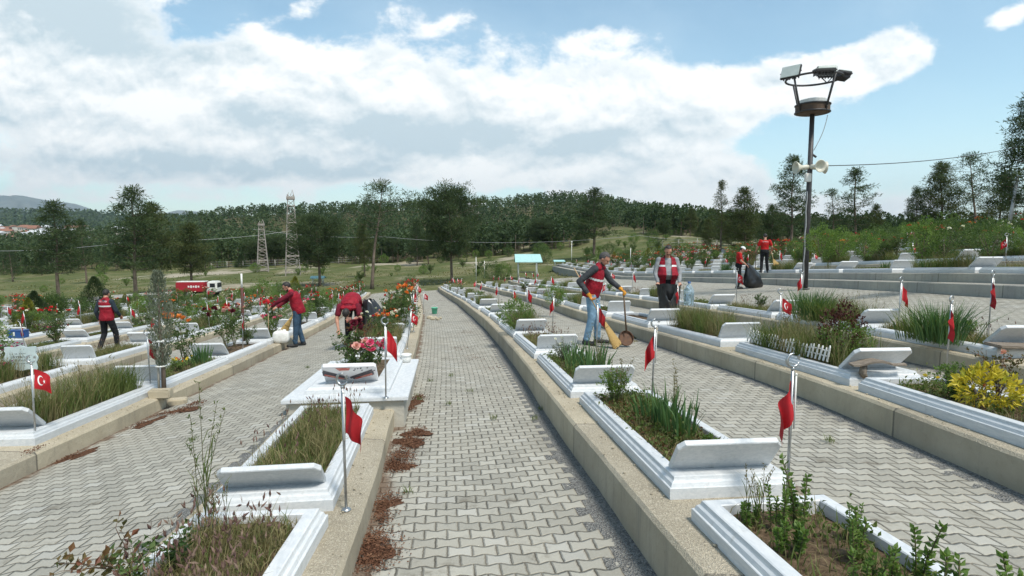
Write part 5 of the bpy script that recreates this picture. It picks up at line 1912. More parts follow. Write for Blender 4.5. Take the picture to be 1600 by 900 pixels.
def person(label, loc, rotz, J, sc=1.0, top='vest', sleeve='darksleeve', legs='jeans', hair='hair_d', gloves=None, long_sleeve=True, beard=None, moustache=False, cap_=False,
           belly=0.0, open_vest=False, stripe=None, tilt=20, turn=0, lettering=None, curlR=1.0, curlL=1.0, nR=(0, 0, -1), nL=(0, 0, -1)):
    root = thing('person', label, 'person', loc, rotz)
    root.scale = (sc,) * 3
    P_ = dict(hipR=(.095, 0, .93), hipL=(-.095, 0, .93), kneeR=(.105, .03, .50), kneeL=(-.105, .03, .50), ankR=(.11, -.02, .085), ankL=(-.11, -.02, .085),
              pelvis=(0, 0, .93), waist=(0, .01, 1.12), chest=(0, .0, 1.33), neck=(0, .0, 1.475), head=(0, .035, 1.635),
              shR=(.185, -.01, 1.425), shL=(-.185, -.01, 1.425), elR=(.25, -.03, 1.14), elL=(-.25, -.03, 1.14), wrR=(.24, .08, .90), wrL=(-.24, .08, .90), toeR=None, toeL=None)
    P_.update(J)
    P_ = {k: (np.array(v, float) if v is not None else None) for k, v in P_.items()}
    spine = [P_['pelvis'] + (P_['pelvis'] - P_['waist']) * .25, P_['pelvis'], P_['waist'], P_['chest'], P_['neck']]
    prof = [(0, .11, .085, 0), (.04, .155, .115, -.005), (.16, .168, .122, -.005), (.36, .152 + belly * .4, .112 + belly * .5, .012 + belly * .45), (.52, .160 + belly * .2, .118 + belly * .3, .012 + belly * .3),
            (.70, .180, .122, .008), (.84, .185, .108, -.004), (.93, .135, .085, -.008), (1.0, .068, .066, 0)]
    hrot = Matrix.Rotation(radians(turn), 4, 'Z') @ Matrix.Rotation(radians(-tilt), 4, 'X')
    hd = P_['head']
    R3 = np.array(hrot.to_3x3())
    def hp(x, y, z): return hd + R3 @ np.array([x, y, z])
    # ---- body: one continuous surface
    mb = MB()
    torso(mb, spine, prof, -.012)
    cap(mb, P_['neck'] - (P_['neck'] - P_['chest']) * .2, hp(0, -.015, -.06), .062, .054)
    ell(mb, hp(0, -.008, .025), (.076, .098, .095), hrot, 3)
    ell(mb, hp(0, .022, -.045), (.058, .068, .072), hrot)
    ell(mb, hp(0, .048, -.085), (.036, .036, .030), hrot)
    cap(mb, hp(0, .088, .018), hp(0, .106, -.022), .009, .0145, 8)
    for sx in (1, -1):
        ell(mb, hp(.077 * sx, -.012, -.005), (.010, .020, .032), hrot)
        cap(mb, hp(.015 * sx, .084, .030), hp(.048 * sx, .070, .032), .010, .009, 8)
        ell(mb, hp(.036 * sx, .066, -.020), (.022, .018, .02), hrot)
    cap(mb, hp(-.022, .083, -.055), hp(.022, .083, -.055), .009, .009, 8)
    for s_, sx in (('R', 1), ('L', -1)):
        sh, el, wr = P_['sh' + s_], P_['el' + s_], P_['wr' + s_]
        cap(mb, sh, el, .054, .041); cap(mb, el, el + (wr - el) * .35, .041, .042); cap(mb, el + (wr - el) * .3, wr, .042, .027)
        ell(mb, sh, (.062, .062, .062))
        fd = unit((wr - el)[None])[0]
        hand(mb, wr, fd, nR if s_ == 'R' else nL, 1.0, curlR if s_ == 'R' else curlL, sx)
        h_, k_, a_ = P_['hip' + s_], P_['knee' + s_], P_['ank' + s_]
        cap(mb, h_, k_, .085, .055); cap(mb, k_, k_ + (a_ - k_) * .3, .054, .056); cap(mb, k_ + (a_ - k_) * .3, a_, .056, .036)
        toe = P_['toe' + s_] if P_['toe' + s_] is not None else a_ + np.array([.03 * sx, .17, -.045])
        cap(mb, a_ + np.array([0, -.03, -.045]), toe, .035, .028)
    put('body', remesh(mb, .0085, 3, [M['skin']], 'body'), root)
    # ---- shirt with sleeves
    mb = MB()
    torso(mb, spine, [p for p in prof if p[0] > .1], .004)
    for s_ in 'RL':
        sh, el, wr = P_['sh' + s_], P_['el' + s_], P_['wr' + s_]
        ell(mb, sh, (.078, .074, .074))
        if long_sleeve:
            cap(mb, sh, el, .070, .057); cap(mb, el, wr - (wr - el) * .06, .057, .042)
            for k in (.3, .7): ell(mb, el + (wr - el) * k + rng.normal(0, .004, 3), (.054, .054, .05))
        else:
            cap(mb, sh, sh + (el - sh) * .62, .076, .070)
    shirt = remesh(mb, .013, 4, [M[sleeve]], 'shirt')
    put('shirt', shirt, root)
    if lettering and top != 'vest': pass
    # ---- vest
    if top == 'vest':
        mb = MB()
        torso(mb, spine, [(max(p[0] - .04, .0) if p[0] < .2 else p[0], p[1] + (.012 if p[0] < .5 else 0), p[2] + (.012 if p[0] < .5 else 0), p[3]) for p in prof if .03 < p[0] < .99], .028)
        for s_ in 'RL':
            c0 = P_['neck'] * .45 + P_['sh' + s_] * .55
            ell(mb, c0 + np.array([0, 0, -.012]), (.088, .100, .055))
        cap(mb, P_['neck'] + (P_['neck'] - P_['chest']) * .05 + np.array([-.03, 0, 0]), P_['neck'] + np.array([.03, 0, 0]) + (P_['neck'] - P_['chest']) * .05, .070, .070)
        ve = remesh(mb, .013, 3, [M['vest'], M['reflect']], 'vest')
        if open_vest:
            bm = bmesh.new(); bm.from_mesh(ve)
            bmesh.ops.delete(bm, geom=[f for f in bm.faces if f.calc_center_median().y > .02 and abs(f.calc_center_median().x) < .062 + .05 * max(0, f.calc_center_median().z - 1.2)], context='FACES')
            bm.to_mesh(ve); bm.free()
        if stripe:
            ax = unit((P_['chest'] - P_['waist'])[None])[0]
            for p in ve.polygons:
                h_ = (np.array(p.center) - P_['waist']).dot(ax)
                if stripe[0] < h_ < stripe[1]: p.material_index = 1
        put('vest', ve, root)
    # ---- trousers, shoes
    mb = MB()
    torso(mb, spine, [(0, .12, .10, 0), (.03, .165, .125, -.005), (.16, .172, .126, -.005), (.30, .158, .120, .008)], .010)
    for s_ in 'RL':
        h_, k_, a_ = P_['hip' + s_], P_['knee' + s_], P_['ank' + s_]
        cap(mb, h_, k_, .102, .074); cap(mb, k_, a_ + (k_ - a_) * .07, .074, .060)
        for k in range(3): ell(mb, a_ + (k_ - a_) * (.10 + .1 * k) + rng.normal(0, .006, 3), (.066, .068, .035))
    put('trousers', remesh(mb, .013, 4, [M[legs]], 'trousers'), root)
    for s_, sx in (('R', 1), ('L', -1)):
        mb = MB(); a_ = P_['ank' + s_]
        toe = P_['toe' + s_] if P_['toe' + s_] is not None else a_ + np.array([.03 * sx, .18, -.045])
        cap(mb, a_ + np.array([0, -.035, -.04]), toe, .045, .038); cap(mb, a_ + np.array([0, -.01, .03]), a_ + np.array([0, -.01, -.03]), .048, .05)
        put('shoe', remesh(mb, .011, 3, [M['shoe']], 'shoe'), root)
        if gloves and s_ in gloves:
            mb = MB(); fd = unit((P_['wr' + s_] - P_['el' + s_])[None])[0]
            hand(mb, P_['wr' + s_], fd, nR if s_ == 'R' else nL, 1.16, curlR if s_ == 'R' else curlL, sx)
            cap(mb, P_['wr' + s_] - fd * .05, P_['wr' + s_] + fd * .02, .042, .036)
            put('glove', remesh(mb, .007, 2, [M['glove']], 'glove'), root)
    # ---- head: hair, eyes, beard
    if cap_:
        shell(hp(0, -.008, .028), (.088, .110, .104), hrot, lambda p: p.z > .12, 'capwhite', 'cap', root)
        mb = MB(); mb.add([hp(.07, .085, .045), hp(.05, .165, .035), hp(-.05, .165, .035), hp(-.07, .085, .045), hp(.07, .085, .037), hp(.05, .165, .027), hp(-.05, .165, .027), hp(-.07, .085, .037)],
                          [(0, 1, 2, 3), (7, 6, 5, 4), (0, 4, 5, 1), (1, 5, 6, 2), (2, 6, 7, 3), (3, 7, 4, 0)]); mb.obj('cap_peak', M['capwhite'], root)
        shell(hp(0, -.010, .018), (.081, .104, .1), hrot, lambda p: p.z < .25 and p.y < -.25 and p.z > -.75, 'hair_d', 'hair', root)
    else:
        shell(hp(0, -.013, .030), (.083, .105, .104), hrot, lambda p: p.z > .50 + .12 * p.y if p.y > .25 else p.z > -.75 + max(0, p.y + .45) * 1.1, hair, 'hair', root)
    for sx in (1, -1):
        mb = MB(); ell(mb, hp(.031 * sx, .080, .010), (.012, .008, .008), hrot); mb.obj('eye', M['eye'], root)
    if beard: shell(hp(0, .020, -.050), (.060, .072, .076), hrot, lambda p: p.z < -.18 - .25 * p.y and p.y > -.35 and not (p.y > .75 and p.z > -.1), beard, 'beard', root)
    if moustache:
        mb = MB(); cap(mb, hp(0, .096, -.040), hp(.032, .082, -.050), .011, .006, 8); cap(mb, hp(0, .096, -.040), hp(-.032, .082, -.050), .011, .006, 8)
        mb.obj('moustache', M['hair_d'], root)
    if lettering:
        # small white print across the back, too small in the photograph to read
        src = ve if top == 'vest' else shirt
        bm = bmesh.new(); bm.from_mesh(src)
        from mathutils.bvhtree import BVHTree
        bv = BVHTree.FromBMesh(bm); bm.free()
        mb = MB(); x = -lettering[1]
        ax = unit((P_['neck'] - P_['chest'])[None])[0]
        base = P_['chest'] + ax * lettering[0]
        fwd = unit(np.cross(ax, [1, 0, 0])[None])[0]
        if lettering[2] * fwd[1] < 0 and abs(ax[2]) > .4: fwd = -fwd
        if abs(ax[2]) <= .4: fwd = np.array([0, 0, 1.0])
        while x < lettering[1]:
            w = .018
            q4 = []
            for (ux, uz) in ((0, 0), (w, 0), (w, .038), (0, .038)):
                o_ = base + np.array([x + ux, 0, 0]) + ax * uz + fwd * .5
                hit = bv.ray_cast(Vector(o_), Vector(-fwd))
                q4.append(np.array(hit[0]) + fwd * .004 if hit[0] is not None else None)
            if all(k is not None for k in q4):
                a, c_, d_, e_ = q4
                mb.add([a, a + (c_ - a) * .34, e_ + (d_ - e_) * .34, e_], [(0, 1, 2, 3)])
                k = rng.integers(0, 3)
                if k != 0: mb.add([e_ + (a - e_) * .25, d_ + (c_ - d_) * .25, d_, e_], [(0, 1, 2, 3)])
                if k != 1: mb.add([a, c_, c_ + (d_ - c_) * .25, a + (e_ - a) * .25], [(0, 1, 2, 3)])
            x += w + .009
        if mb.n: mb.obj('lettering', M['reflect'], root)
    return root


def W_(root, p):
    """a point in a person's own coordinates -> world"""
    m = Matrix.Translation(root.location) @ Matrix.Rotation(root.rotation_euler.z, 4, 'Z') @ Matrix.Scale(root.scale[0], 4)
    return m @ Vector(p)


def face_dir(fx, fy): return atan2(-fx, fy)


M['wood'] = pmat('pale_wood_handle', (.42, .30, .17), (.33, .23, .13), 20, .65, .2, .003, stretch=(6, 6, .5))
M['darkwood'] = pmat('dark_wood_handle', (.13, .085, .05), (.09, .06, .04), 20, .7, .2, .003)
M['straw'] = pmat('straw_bristles', (.48, .33, .12), (.30, .19, .07), 40, .85, .8, .01, stretch=(8, 8, .6))
M['rust'] = pmat('rusty_metal', (.15, .075, .04), (.085, .05, .035), 14, .75, .3, .004)
M['bag'] = pmat('black_bag_plastic', (.012, .013, .014), (.02, .021, .022), 6, .28, .4, .02, 5, spec=.55)


def broom(p0, p1, p2, label, wide=.30, flat=(1, 0, 0)):
    """handle from p0 to p1, bristle fan from p1 to p2"""
    p0, p1, p2 = Vector(p0), Vector(p1), Vector(p2)
    t = thing('broom', label, 'broom', p2)
    a = MB(); a.tube([p0 - p2, p1 - p2 + (p1 - p0).normalized() * .06], [.012, .013], 8); a.obj('handle', M['wood'], t)
    a = MB()
    d = (p2 - p1); L = d.length; d.normalize()
    s = Vector(flat); s = (s - d * s.dot(d)).normalized(); n = d.cross(s)
    seg = 44; rows = 9; vs = []
    for j in range(rows):
        f = j / (rows - 1)
        w = .022 + (wide / 2 - .022) * f ** .8; th = .022 + .035 * f
        for k in range(seg):
            an = 2 * pi * k / seg
            rid = 1 + .07 * (-1) ** k * f
            q_ = p1 - p2 + d * (L * f + (.03 * sin(k * 7.3) * (f == 1))) + s * cos(an) * w * rid + n * sin(an) * th * rid
            vs.append(q_[:])
    fs = [(j * seg + k, j * seg + (k + 1) % seg, (j + 1) * seg + (k + 1) % seg, (j + 1) * seg + k) for j in range(rows - 1) for k in range(seg)]
    fs += [tuple((rows - 1) * seg + k for k in range(seg)), tuple(range(seg))[::-1]]
    a.add(vs, fs, 0, False); a.obj('bristles', M['straw'], t)
    a = MB()
    for f in (.12, .3):
        ring_ = [(p1 - p2 + d * L * f + s * cos(2 * pi * k / 20) * (.024 + (wide / 2 - .022) * f ** .8) + n * sin(2 * pi * k / 20) * (.026 + .035 * f))[:] for k in range(21)]
        a.tube(ring_, .004, 5, 0, False)
    a.obj('binding', M['darkwood'], t)
    return t


def sack(prof, loc, rotz, label, seg=40, crumple=.05, open_top=True, lean=(0, 0), name='rubbish_bag', vdip=0.0):
    """crumpled plastic bag: prof = (half width, half depth, height, x shift, y shift)"""
    mb = MB(); vs = []
    ph = rng.uniform(0, 6, 6)
    P2 = []
    for i in range(len(prof) - 1):
        for k in range(4):
            f = k / 4; P2.append([prof[i][j] * (1 - f) + prof[i + 1][j] * f for j in range(5)])
    P2.append(list(prof[-1]))
    for (w, d, z, ox, oy) in P2:
        for k in range(seg):
            a = 2 * pi * k / seg
            c = 1 + crumple * (sin(5 * a + ph[0] + z * 6) + .7 * sin(9 * a + ph[1] - z * 11) + .5 * sin(17 * a + z * 23 + ph[2])) + rng.normal(0, crumple * .12)
            dip = vdip * math.exp(-((a - pi / 2) / .42) ** 2) * (z / prof[-1][2]) ** 3
            vs.append((w * c * cos(a) * (1 - .25 * dip) + ox, d * c * sin(a) + oy + .1 * dip, z - dip + crumple * .25 * sin(4 * a + ph[3]) * (z > .1)))
    n = len(P2)
    fs = [(i * seg + k, i * seg + (k + 1) % seg, (i + 1) * seg + (k + 1) % seg, (i + 1) * seg + k) for i in range(n - 1) for k in range(seg)]
    fs.append(tuple(range(seg))[::-1])
    if not open_top: fs.append(tuple((n - 1) * seg + k for k in range(seg)))
    mb.add(vs, fs, 0, True)
    o = mb.obj(name, M['bag'])
    o.location = loc; o.rotation_euler = (lean[0], lean[1], rotz)
    return tag(o, label, 'rubbish bag')


# ---- sweeper with dustpan, right of the central path
pa = on(925, 538, ground_at, 60)
A = person('man in red vest and light jeans sweeping with a straw broom and dustpan', Vector(pa), face_dir(.90, -.42),
           dict(pelvis=(0, -.03, .93), waist=(0, .0, 1.12), chest=(0, .065, 1.32), neck=(0, .12, 1.45), head=(.01, .215, 1.575), shR=(.185, .09, 1.405), shL=(-.185, .12, 1.40),
                elR=(.30, -.16, 1.18), wrR=(.27, .0, .96), elL=(-.26, .27, 1.16), wrL=(-.17, .47, 1.04), kneeR=(.10, .02, .5), kneeL=(-.12, .06, .5), ankL=(-.14, .06, .085), ankR=(.11, -.08, .085)),
           1.10, hair='hair_g', gloves='RL', beard='hair_g', belly=.025, stripe=(.10, .135), tilt=38, nR=(0, .9, -.4), nL=(.2, .1, -1))
hR, hL = W_(A, (.275, .035, .885)), W_(A, (-.15, .53, .99))
bt, bm_, be_ = W_(A, (.30, -.26, 1.42)), W_(A, (.25, .26, .52)), W_(A, (.18, .52, .05))
broom(bt, bm_, be_, 'straw broom held in the orange gloves of the sweeping man', .34, (.6, .8, 0))
t = thing('dustpan', 'long handled rusty dustpan held upright by the sweeping man', 'dustpan', W_(A, (-.10, .62, .0)))
b0 = t.location
a = MB(); a.tube([hL + Vector((0, 0, .05)) - b0, Vector((0, 0, .28)) + (hL - b0) * Vector((.1, .1, 0))], [.017, .017], 8); a.obj('handle', M['darkwood'], t)
a = MB()
vs = []; seg = 20
for j, (r_, off) in enumerate([(.155, 0), (.155, -.05), (.145, -.05), (.145, -.006), (.0, -.006)]):
    for k in range(seg): vs.append((r_ * cos(2 * pi * k / seg), off, .155 + r_ * sin(2 * pi * k / seg)))
a.add(vs, [(j * seg + k, j * seg + (k + 1) % seg, (j + 1) * seg + (k + 1) % seg, (j + 1) * seg + k) for j in range(4) for k in range(seg)], 0, False)
o = a.obj('pan', M['rust'], t); o.rotation_euler = (-.35, 0, .25)

# ---- man holding an open bag
pb = np.array([3.86, 14.3, 0]); pb[2] = ground_at(pb[0], pb[1])
B = person('moustached man in open red vest and grey shirt holding a black bag open', Vector(pb), face_dir(-.10, -1),
           dict(elR=(.27, .02, 1.15), elL=(-.27, .02, 1.15), wrR=(.235, .20, .93), wrL=(-.235, .20, .93), head=(0, .06, 1.63)), 1.09, sleeve='greyshirt', legs='black', hair='hair_d',
           moustache=True, beard=None, belly=.13, open_vest=True, stripe=(.155, .19), tilt=26, nR=(0, .3, -1), nL=(0, .3, -1))
sack([(.17, .15, .0, 0, 0), (.23, .19, .10, 0, 0), (.23, .18, .45, 0, 0), (.25, .17, .75, 0, 0), (.29, .16, .97, 0, -.02)], W_(B, (0, .30, .0)), B.rotation_euler.z, 'black plastic bag held open by the moustached man', crumple=.06, vdip=.42)

# ---- sweeper on the left path
pc = on(466, 541, ground_at, 60)
Cc = person('bearded man in red vest and dark jeans holding a stick on the left path', Vector(pc), face_dir(-.97, -.25),
            dict(pelvis=(0, -.05, .93), waist=(0, -.02, 1.12), chest=(0, .05, 1.32), neck=(0, .13, 1.455), head=(0, .24, 1.585), shR=(.17, .08, 1.40), shL=(-.185, .12, 1.41),
                 elL=(-.20, .40, 1.24), wrL=(-.14, .60, 1.10), elR=(.22, .30, 1.18), wrR=(.05, .50, 1.06), ankR=(.10, -.12, .085), ankL=(-.10, .06, .085), kneeR=(.10, -.01, .5)), 1.0,
            sleeve='darkred', legs='jeans_d', beard='hair_d', tilt=34, belly=.03, nL=(0, .3, -1), nR=(0, .3, -1))
tip = W_(Cc, (-.10, .69, 1.06))
ft = Vector((tip.x - .02, tip.y, ground_at(tip.x, tip.y)))
t = thing('wooden_stick', 'thin pale wooden stick held upright by the bearded man', 'stick', ft)
a = MB(); a.tube([(0, 0, 0), (.02, 0, tip.z - ft.z + .12)], .012, 8); a.obj('shaft', M['wood'], t)
a = MB(); a.ico((.022, 0, tip.z - ft.z + .16), (.05, .035, .07), 2, 0, .12); a.obj('red_rag', M['flagred'], t)
pj = on(440, 546, ground_at, 60)
mbj = MB()
bmj = bmesh.new(); bmesh.ops.create_icosphere(bmj, subdivisions=4, radius=1)
vj = np.array([x.co[:] for x in bmj.verts]); fj = [[q_.index for q_ in x.verts] for x in bmj.faces]; bmj.free()
vj = np.sign(vj) * np.abs(vj) ** .62 * np.array([.205, .12, .165])
mbj.add(vj + np.array([0, 0, .16]), fj, 0, True)
t = thing('jerrycan', 'white rounded plastic can lying by the left kerb in front of the stick', 'canister', Vector(pj), .12)
mbj.obj('can', M['white'], t)
a = MB(); a.lathe([(.045, 0), (.045, .04), (.03, .05)], 14, (.08, 0, .30)); a.obj('lid', M['white'], t)
a = MB(); a.tube([(-.10, 0, .29), (-.08, 0, .35), (-.01, 0, .36), (.02, 0, .31)], .011, 8); a.obj('handle', M['white'], t)
p0 = on(452, 500, lambda x, y: ground_at(x, y) + .9, 60); 
gj = W_(Cc, (.06, .22, .30))
broom(W_(Cc, (-.10, .05, 1.02)), W_(Cc, (-.14, .12, .80)), W_(Cc, (-.26, .52, .08)), 'yellow straw broom leaning behind the white can', .42, (.5, .8, 0))

# ---- man bent over a bag
pd_ = on(552, 538, ground_at, 60)
Dd = person('man in red vest bent far forward beside a black bag on left path', Vector(pd_), face_dir(.05, -1),
            dict(pelvis=(0, -.16, .92), waist=(0, .02, 1.02), chest=(0, .24, 1.00), neck=(0, .40, .90), head=(.02, .52, .80), hipR=(.095, -.14, .90), hipL=(-.095, -.14, .90), shR=(.20, .34, .93), shL=(-.20, .34, .93),
                 elR=(.26, .42, .66), elL=(-.27, .42, .66), wrR=(.20, .52, .43), wrL=(-.2, .52, .43), kneeR=(.12, -.02, .50), kneeL=(-.12, -.02, .50), ankR=(.13, -.06, .085), ankL=(-.13, -.06, .085)), 1.0,
            sleeve='darkred', legs='black', tilt=95, belly=.06, lettering=None, long_sleeve=False)
a = MB()
x = -.12
while x < .12:
    w = .022; z0_ = 1.135
    a.add([(x, .285, z0_ + .012), (x + w, .285, z0_ + .012), (x + w, .33, z0_ - .004), (x, .33, z0_ - .004)], [(0, 1, 2, 3)]); x += .034
pe_ = Vector(pd_) + Vector((.50, .15, 0)); pe_.z = ground_at(pe_.x, pe_.y)
sack([(.36, .26, .0, .10, 0), (.42, .30, .12, .08, 0), (.34, .27, .42, .0, 0), (.22, .2, .72, -.08, 0), (.15, .14, .92, -.14, 0), (.10, .10, .98, -.15, 0)], pe_, .2, 'large black rubbish bag standing open beside the bent man', crumple=.06)

# ---- man walking away on the far left
pe = on(170, 549, ground_at, 60)
E_ = person('man in red vest with navy sleeves walking away on the far left', Vector(pe), radians(-8), dict(ankR=(.14, .16, .085), kneeR=(.13, .14, .52), ankL=(-.12, -.18, .10), kneeL=(-.12, .02, .50), elL=(-.27, -.06, 1.14), wrL=(-.27, .03, .90), elR=(.26, .06, 1.15), wrR=(.2, .24, 1.0), head=(-.02, .06, 1.63)), .90,
            sleeve='navysleeve', legs='black', hair='hair_d', stripe=(.17, .20), tilt=18, turn=8, lettering=(.085, .13, -1))

# ---- two men in red shirts by the high wall
pf = on(1153, 451, ground_at, 60)
F_ = person('man in white cap and red T-shirt holding a black bag', Vector(pf), face_dir(.93, -.25), dict(elR=(.24, .06, 1.14), wrR=(.16, .27, .98), elL=(-.23, .10, 1.14), wrL=(-.1, .30, .98), neck=(0, .06, 1.465), head=(0, .13, 1.60)), 1.0,
            top='tee', sleeve='tshirt', legs='black', long_sleeve=False, cap_=True, tilt=30, belly=.05)
gq = W_(F_, (-.05, .55, 0)); gq.z = ground_at(gq.x, gq.y)
sack([(.30, .24, .0, .06, 0), (.38, .30, .16, .04, 0), (.33, .26, .45, .0, 0), (.18, .16, .78, -.12, 0), (.07, .07, .98, -.24, 0)], gq, .1, 'full black rubbish bag hanging from the hands of the capped man', crumple=.06, open_top=False)
pg = on(1193, 441, ground_at, 60)
G_ = person('man in red T-shirt seen from behind holding a broom and shovel', Vector(pg), radians(-14), dict(elR=(.30, .0, 1.16), wrR=(.30, .20, .98), elL=(-.30, .02, 1.15), wrL=(-.33, .16, 1.0), ankR=(.16, .05, .085), ankL=(-.13, -.08, .085), head=(.01, .06, 1.63)), .99,
            top='tee', sleeve='tshirt', legs='black', long_sleeve=False, hair='hair_d', tilt=20, belly=.04, lettering=(.05, .11, -1))
q0 = W_(G_, (-.33, .23, 1.2)); q1 = W_(G_, (-.36, .10, .0)); q1.z = ground_at(q1.x, q1.y)
t = thing('shovel', 'shovel with a dark handle held by the man seen from behind', 'shovel', q1)
a = MB(); a.tube([q0 - q1, Vector((0, 0, .25))], .016, 8); a.obj('handle', M['darkwood'], t)
a = MB(); v, f = bevel_box(.22, .03, .30, .012); a.add(v + np.array([0, 0, .15]), f); a.obj('blade', M['rust'], t)
q0 = W_(G_, (.30, .28, 1.05)); q1 = W_(G_, (.36, -.05, .62)); q2 = W_(G_, (.46, -.28, .38))
broom(q0, q1, q2, 'small straw broom in the right hand of the man from behind', .26, (1, 0, 0))
# ------------------------------------------------------------------ special white platform grave with roses
M['printwhite'] = pmat('printed_white', (.70, .69, .68), (.62, .60, .60), 8, .35)
M['printblack'] = pmat('printed_feathers', (.035, .032, .035), (.11, .10, .11), 30, .4, stretch=(1, 5, 1))
M['printred'] = pmat('printed_red', (.42, .07, .05), (.55, .26, .2), 16, .4)
M['clearplastic'] = None
m, q, p, out = newmat('clear_blue_plastic')
p.inputs['Base Color'].default_value = (.62, .78, .88, 1); p.inputs['Roughness'].default_value = .12
p.inputs['Transmission Weight'].default_value = .8; p.inputs['IOR'].default_value = 1.2
M['clearplastic'] = m
M['bucket'] = pmat('green_plastic', (.10, .42, .27), (.08, .36, .23), 6, .4)
M['bluesign'] = pmat('blue_plastic', (.02, .07, .22), (.025, .09, .26), 8, .4)
M['teal'] = pmat('pale_teal_sheet', (.33, .55, .53), (.28, .48, .47), 6, .5)
M['darkmetal'] = pmat('dark_painted_metal', (.035, .034, .036), (.06, .055, .055), 9, .5, .1, .004, spec=.4)
M['lampglass'] = pmat('lamp_glass', (.46, .50, .47), (.38, .43, .40), 5, .18, spec=.6)
M['cream'] = pmat('cream_plastic', (.60, .58, .48), (.52, .50, .42), 9, .45)
M['galv'] = pmat('galvanised_steel', (.42, .43, .43), (.33, .33, .32), 5, .5, metal=.5)
M['galvr'] = pmat('weathered_lattice_steel', (.36, .33, .30), (.26, .22, .19), 2, .6, metal=.3)
M['ink'] = pmat('plaque_ink', (.05, .06, .07), (.07, .08, .09), 10, .6)
M['plank'] = pmat('weathered_plank', (.23, .19, .15), (.13, .105, .08), 9, .85, .6, .01, stretch=(1, 6, 6))
M['truckred'] = pmat('truck_red', (.38, .02, .035), (.33, .02, .03), 3, .35, spec=.5)
M['glassdark'] = pmat('dark_glass', (.02, .025, .03), (.03, .035, .04), 3, .1, spec=.6)
M['rubber'] = pmat('rubber', (.02, .02, .02), (.035, .035, .034), 20, .8)

s0 = dict(loc=None)
loc, rz, pt = place('L1', 6.62, .50)
pl = thing('grave', 'white stepped platform grave with printed headstone and pink roses', 'grave', loc, 0)
pl.rotation_euler = (pt, 0, rz)
PW, PL_ = 1.46, 2.95
a = MB(); v, f = bevel_box(PW, PL_, .05, .008); a.add(v + np.array([.02, PL_ / 2, .12]), f); a.obj('slab', M['marble'], pl)
a = MB(); a.box((.02, PL_ / 2, -.12), (PW - .10, PL_ - .10, .43)); a.obj('plinth', M['greyconc'], pl)
a = MB(); ring(a, 1.02, 2.45, [(0, .146), (0, .19), (.03, .20), (.05, .22), (.20, .22), (.20, .15)], .28); a.box((0, .28 + .198 + .19, .183), (.62, .38, .07)); a.obj('border', M['marble'], pl)
a = MB(); a.box((0, 1.62, .17), (.618, 1.80, .08)); a.obj('soil', M['soil'], pl)
hs = headstone_mesh(.66, .36, .055, 40, .224, .66, .03)
hs.materials.clear(); hs.materials.append(M['printwhite'])
ho = put('headstone', hs, pl)
# printed wings on the back of the slab
tt = radians(40); d1 = np.array([0, -cos(tt), sin(tt)]); nn = np.array([0, -sin(tt), -cos(tt)])
def on_slab(x, s): return np.array([x, .66, .224]) + d1 * s + nn * .003
def wing(sx, k0):
    w = MB()
    top = [(.02, .10), (.10, .20), (.20, .27), (.31, .30)]
    for i in range(7):
        f0 = i / 7
        x0 = .03 + .27 * f0
        pts = [(x0, .10 + .13 * f0), (x0 + .05, .13 + .15 * f0), (x0 + .055, .06 + .12 * f0), (x0 + .02, .05 + .10 * f0)]
        w.add([on_slab(sx * px_ - .02, s_) for px_, s_ in pts], [(0, 1, 2, 3)])
    w.add([on_slab(sx * px_ - .02, s_) + nn * .001 for px_, s_ in [(.0, .11), (.30, .29), (.30, .24), (.02, .07)]], [(0, 1, 2, 3)])
    return w
for sx in (1, -1):
    wing(sx, 0).obj('printed_wing', M['printblack'], ho)
    w = MB(); w.add([on_slab(sx * px_ - .02, s_) + nn * .002 for px_, s_ in [(.06, .085), (.29, .20), (.30, .165), (.08, .055)]], [(0, 1, 2, 3)])
    w.add([on_slab(-.16, .34) + nn * .001, on_slab(.02, .34) + nn * .001, on_slab(.0, .28) + nn * .001, on_slab(-.12, .27) + nn * .001], [(0, 1, 2, 3)]) if sx > 0 else None
    w.obj('printed_red_patch', M['printred'], ho)
w = MB()
for k in range(9): w.ico(tuple(on_slab(.06 + .03 * k * rng.uniform(.5, 1.1), .29 + rng.uniform(-.03, .04))), (.012, .004, .008), 1)
w.obj('printed_spots', M['printblack'], ho)
pm = Matrix.Translation(loc) @ Matrix.Rotation(rz, 4, 'Z') @ Matrix.Rotation(pt, 4, 'X')
def PL(x, y, z): return pm @ Vector((x, y, z))
t = thing('flower_pot', 'small white stone pot on the far corner of white platform', 'pot', PL(.56, 2.62, .145))
a = MB(); a.lathe([(.055, 0), (.075, .02), (.085, .07), (.072, .10), (.088, .115), (.09, .135), (.075, .135), (.07, .06), (.0, .06)], 20); a.obj('bowl', M['white'], t)
# roses of the platform grave
bush_variant('platform', 'leaf', ['pink', 'pink', 'rose'], .52, .34, 13, 1000, 15, bsc=1.25)
bush_variant('platform_dark', 'leaf', ['maroon'], .80, .25, 7, 480, 5, bsc=1.5)
bush('platform', PL(.14, 1.0, .2), 'low rose bush with large pink blooms on the white platform', None, .9, .6)
bush('platform_dark', PL(-.08, 1.15, .2), 'rose bush with nearly black blooms on the white platform', None, .95, 2.2)
bush('bronze', PL(.02, 1.7, .2), 'tall thin rose with one pink bloom behind the platform', None, .95, 1.0)
iris(PL(.03, 1.0, .2), 'tuft of grassy leaves behind the printed headstone', None, 1, .62, 'grass_tuft', TUFT)
iris(PL(-.12, 1.25, .2), 'feathery green tuft under the dark roses', None, 0, .55, 'grass_tuft', TUFT)

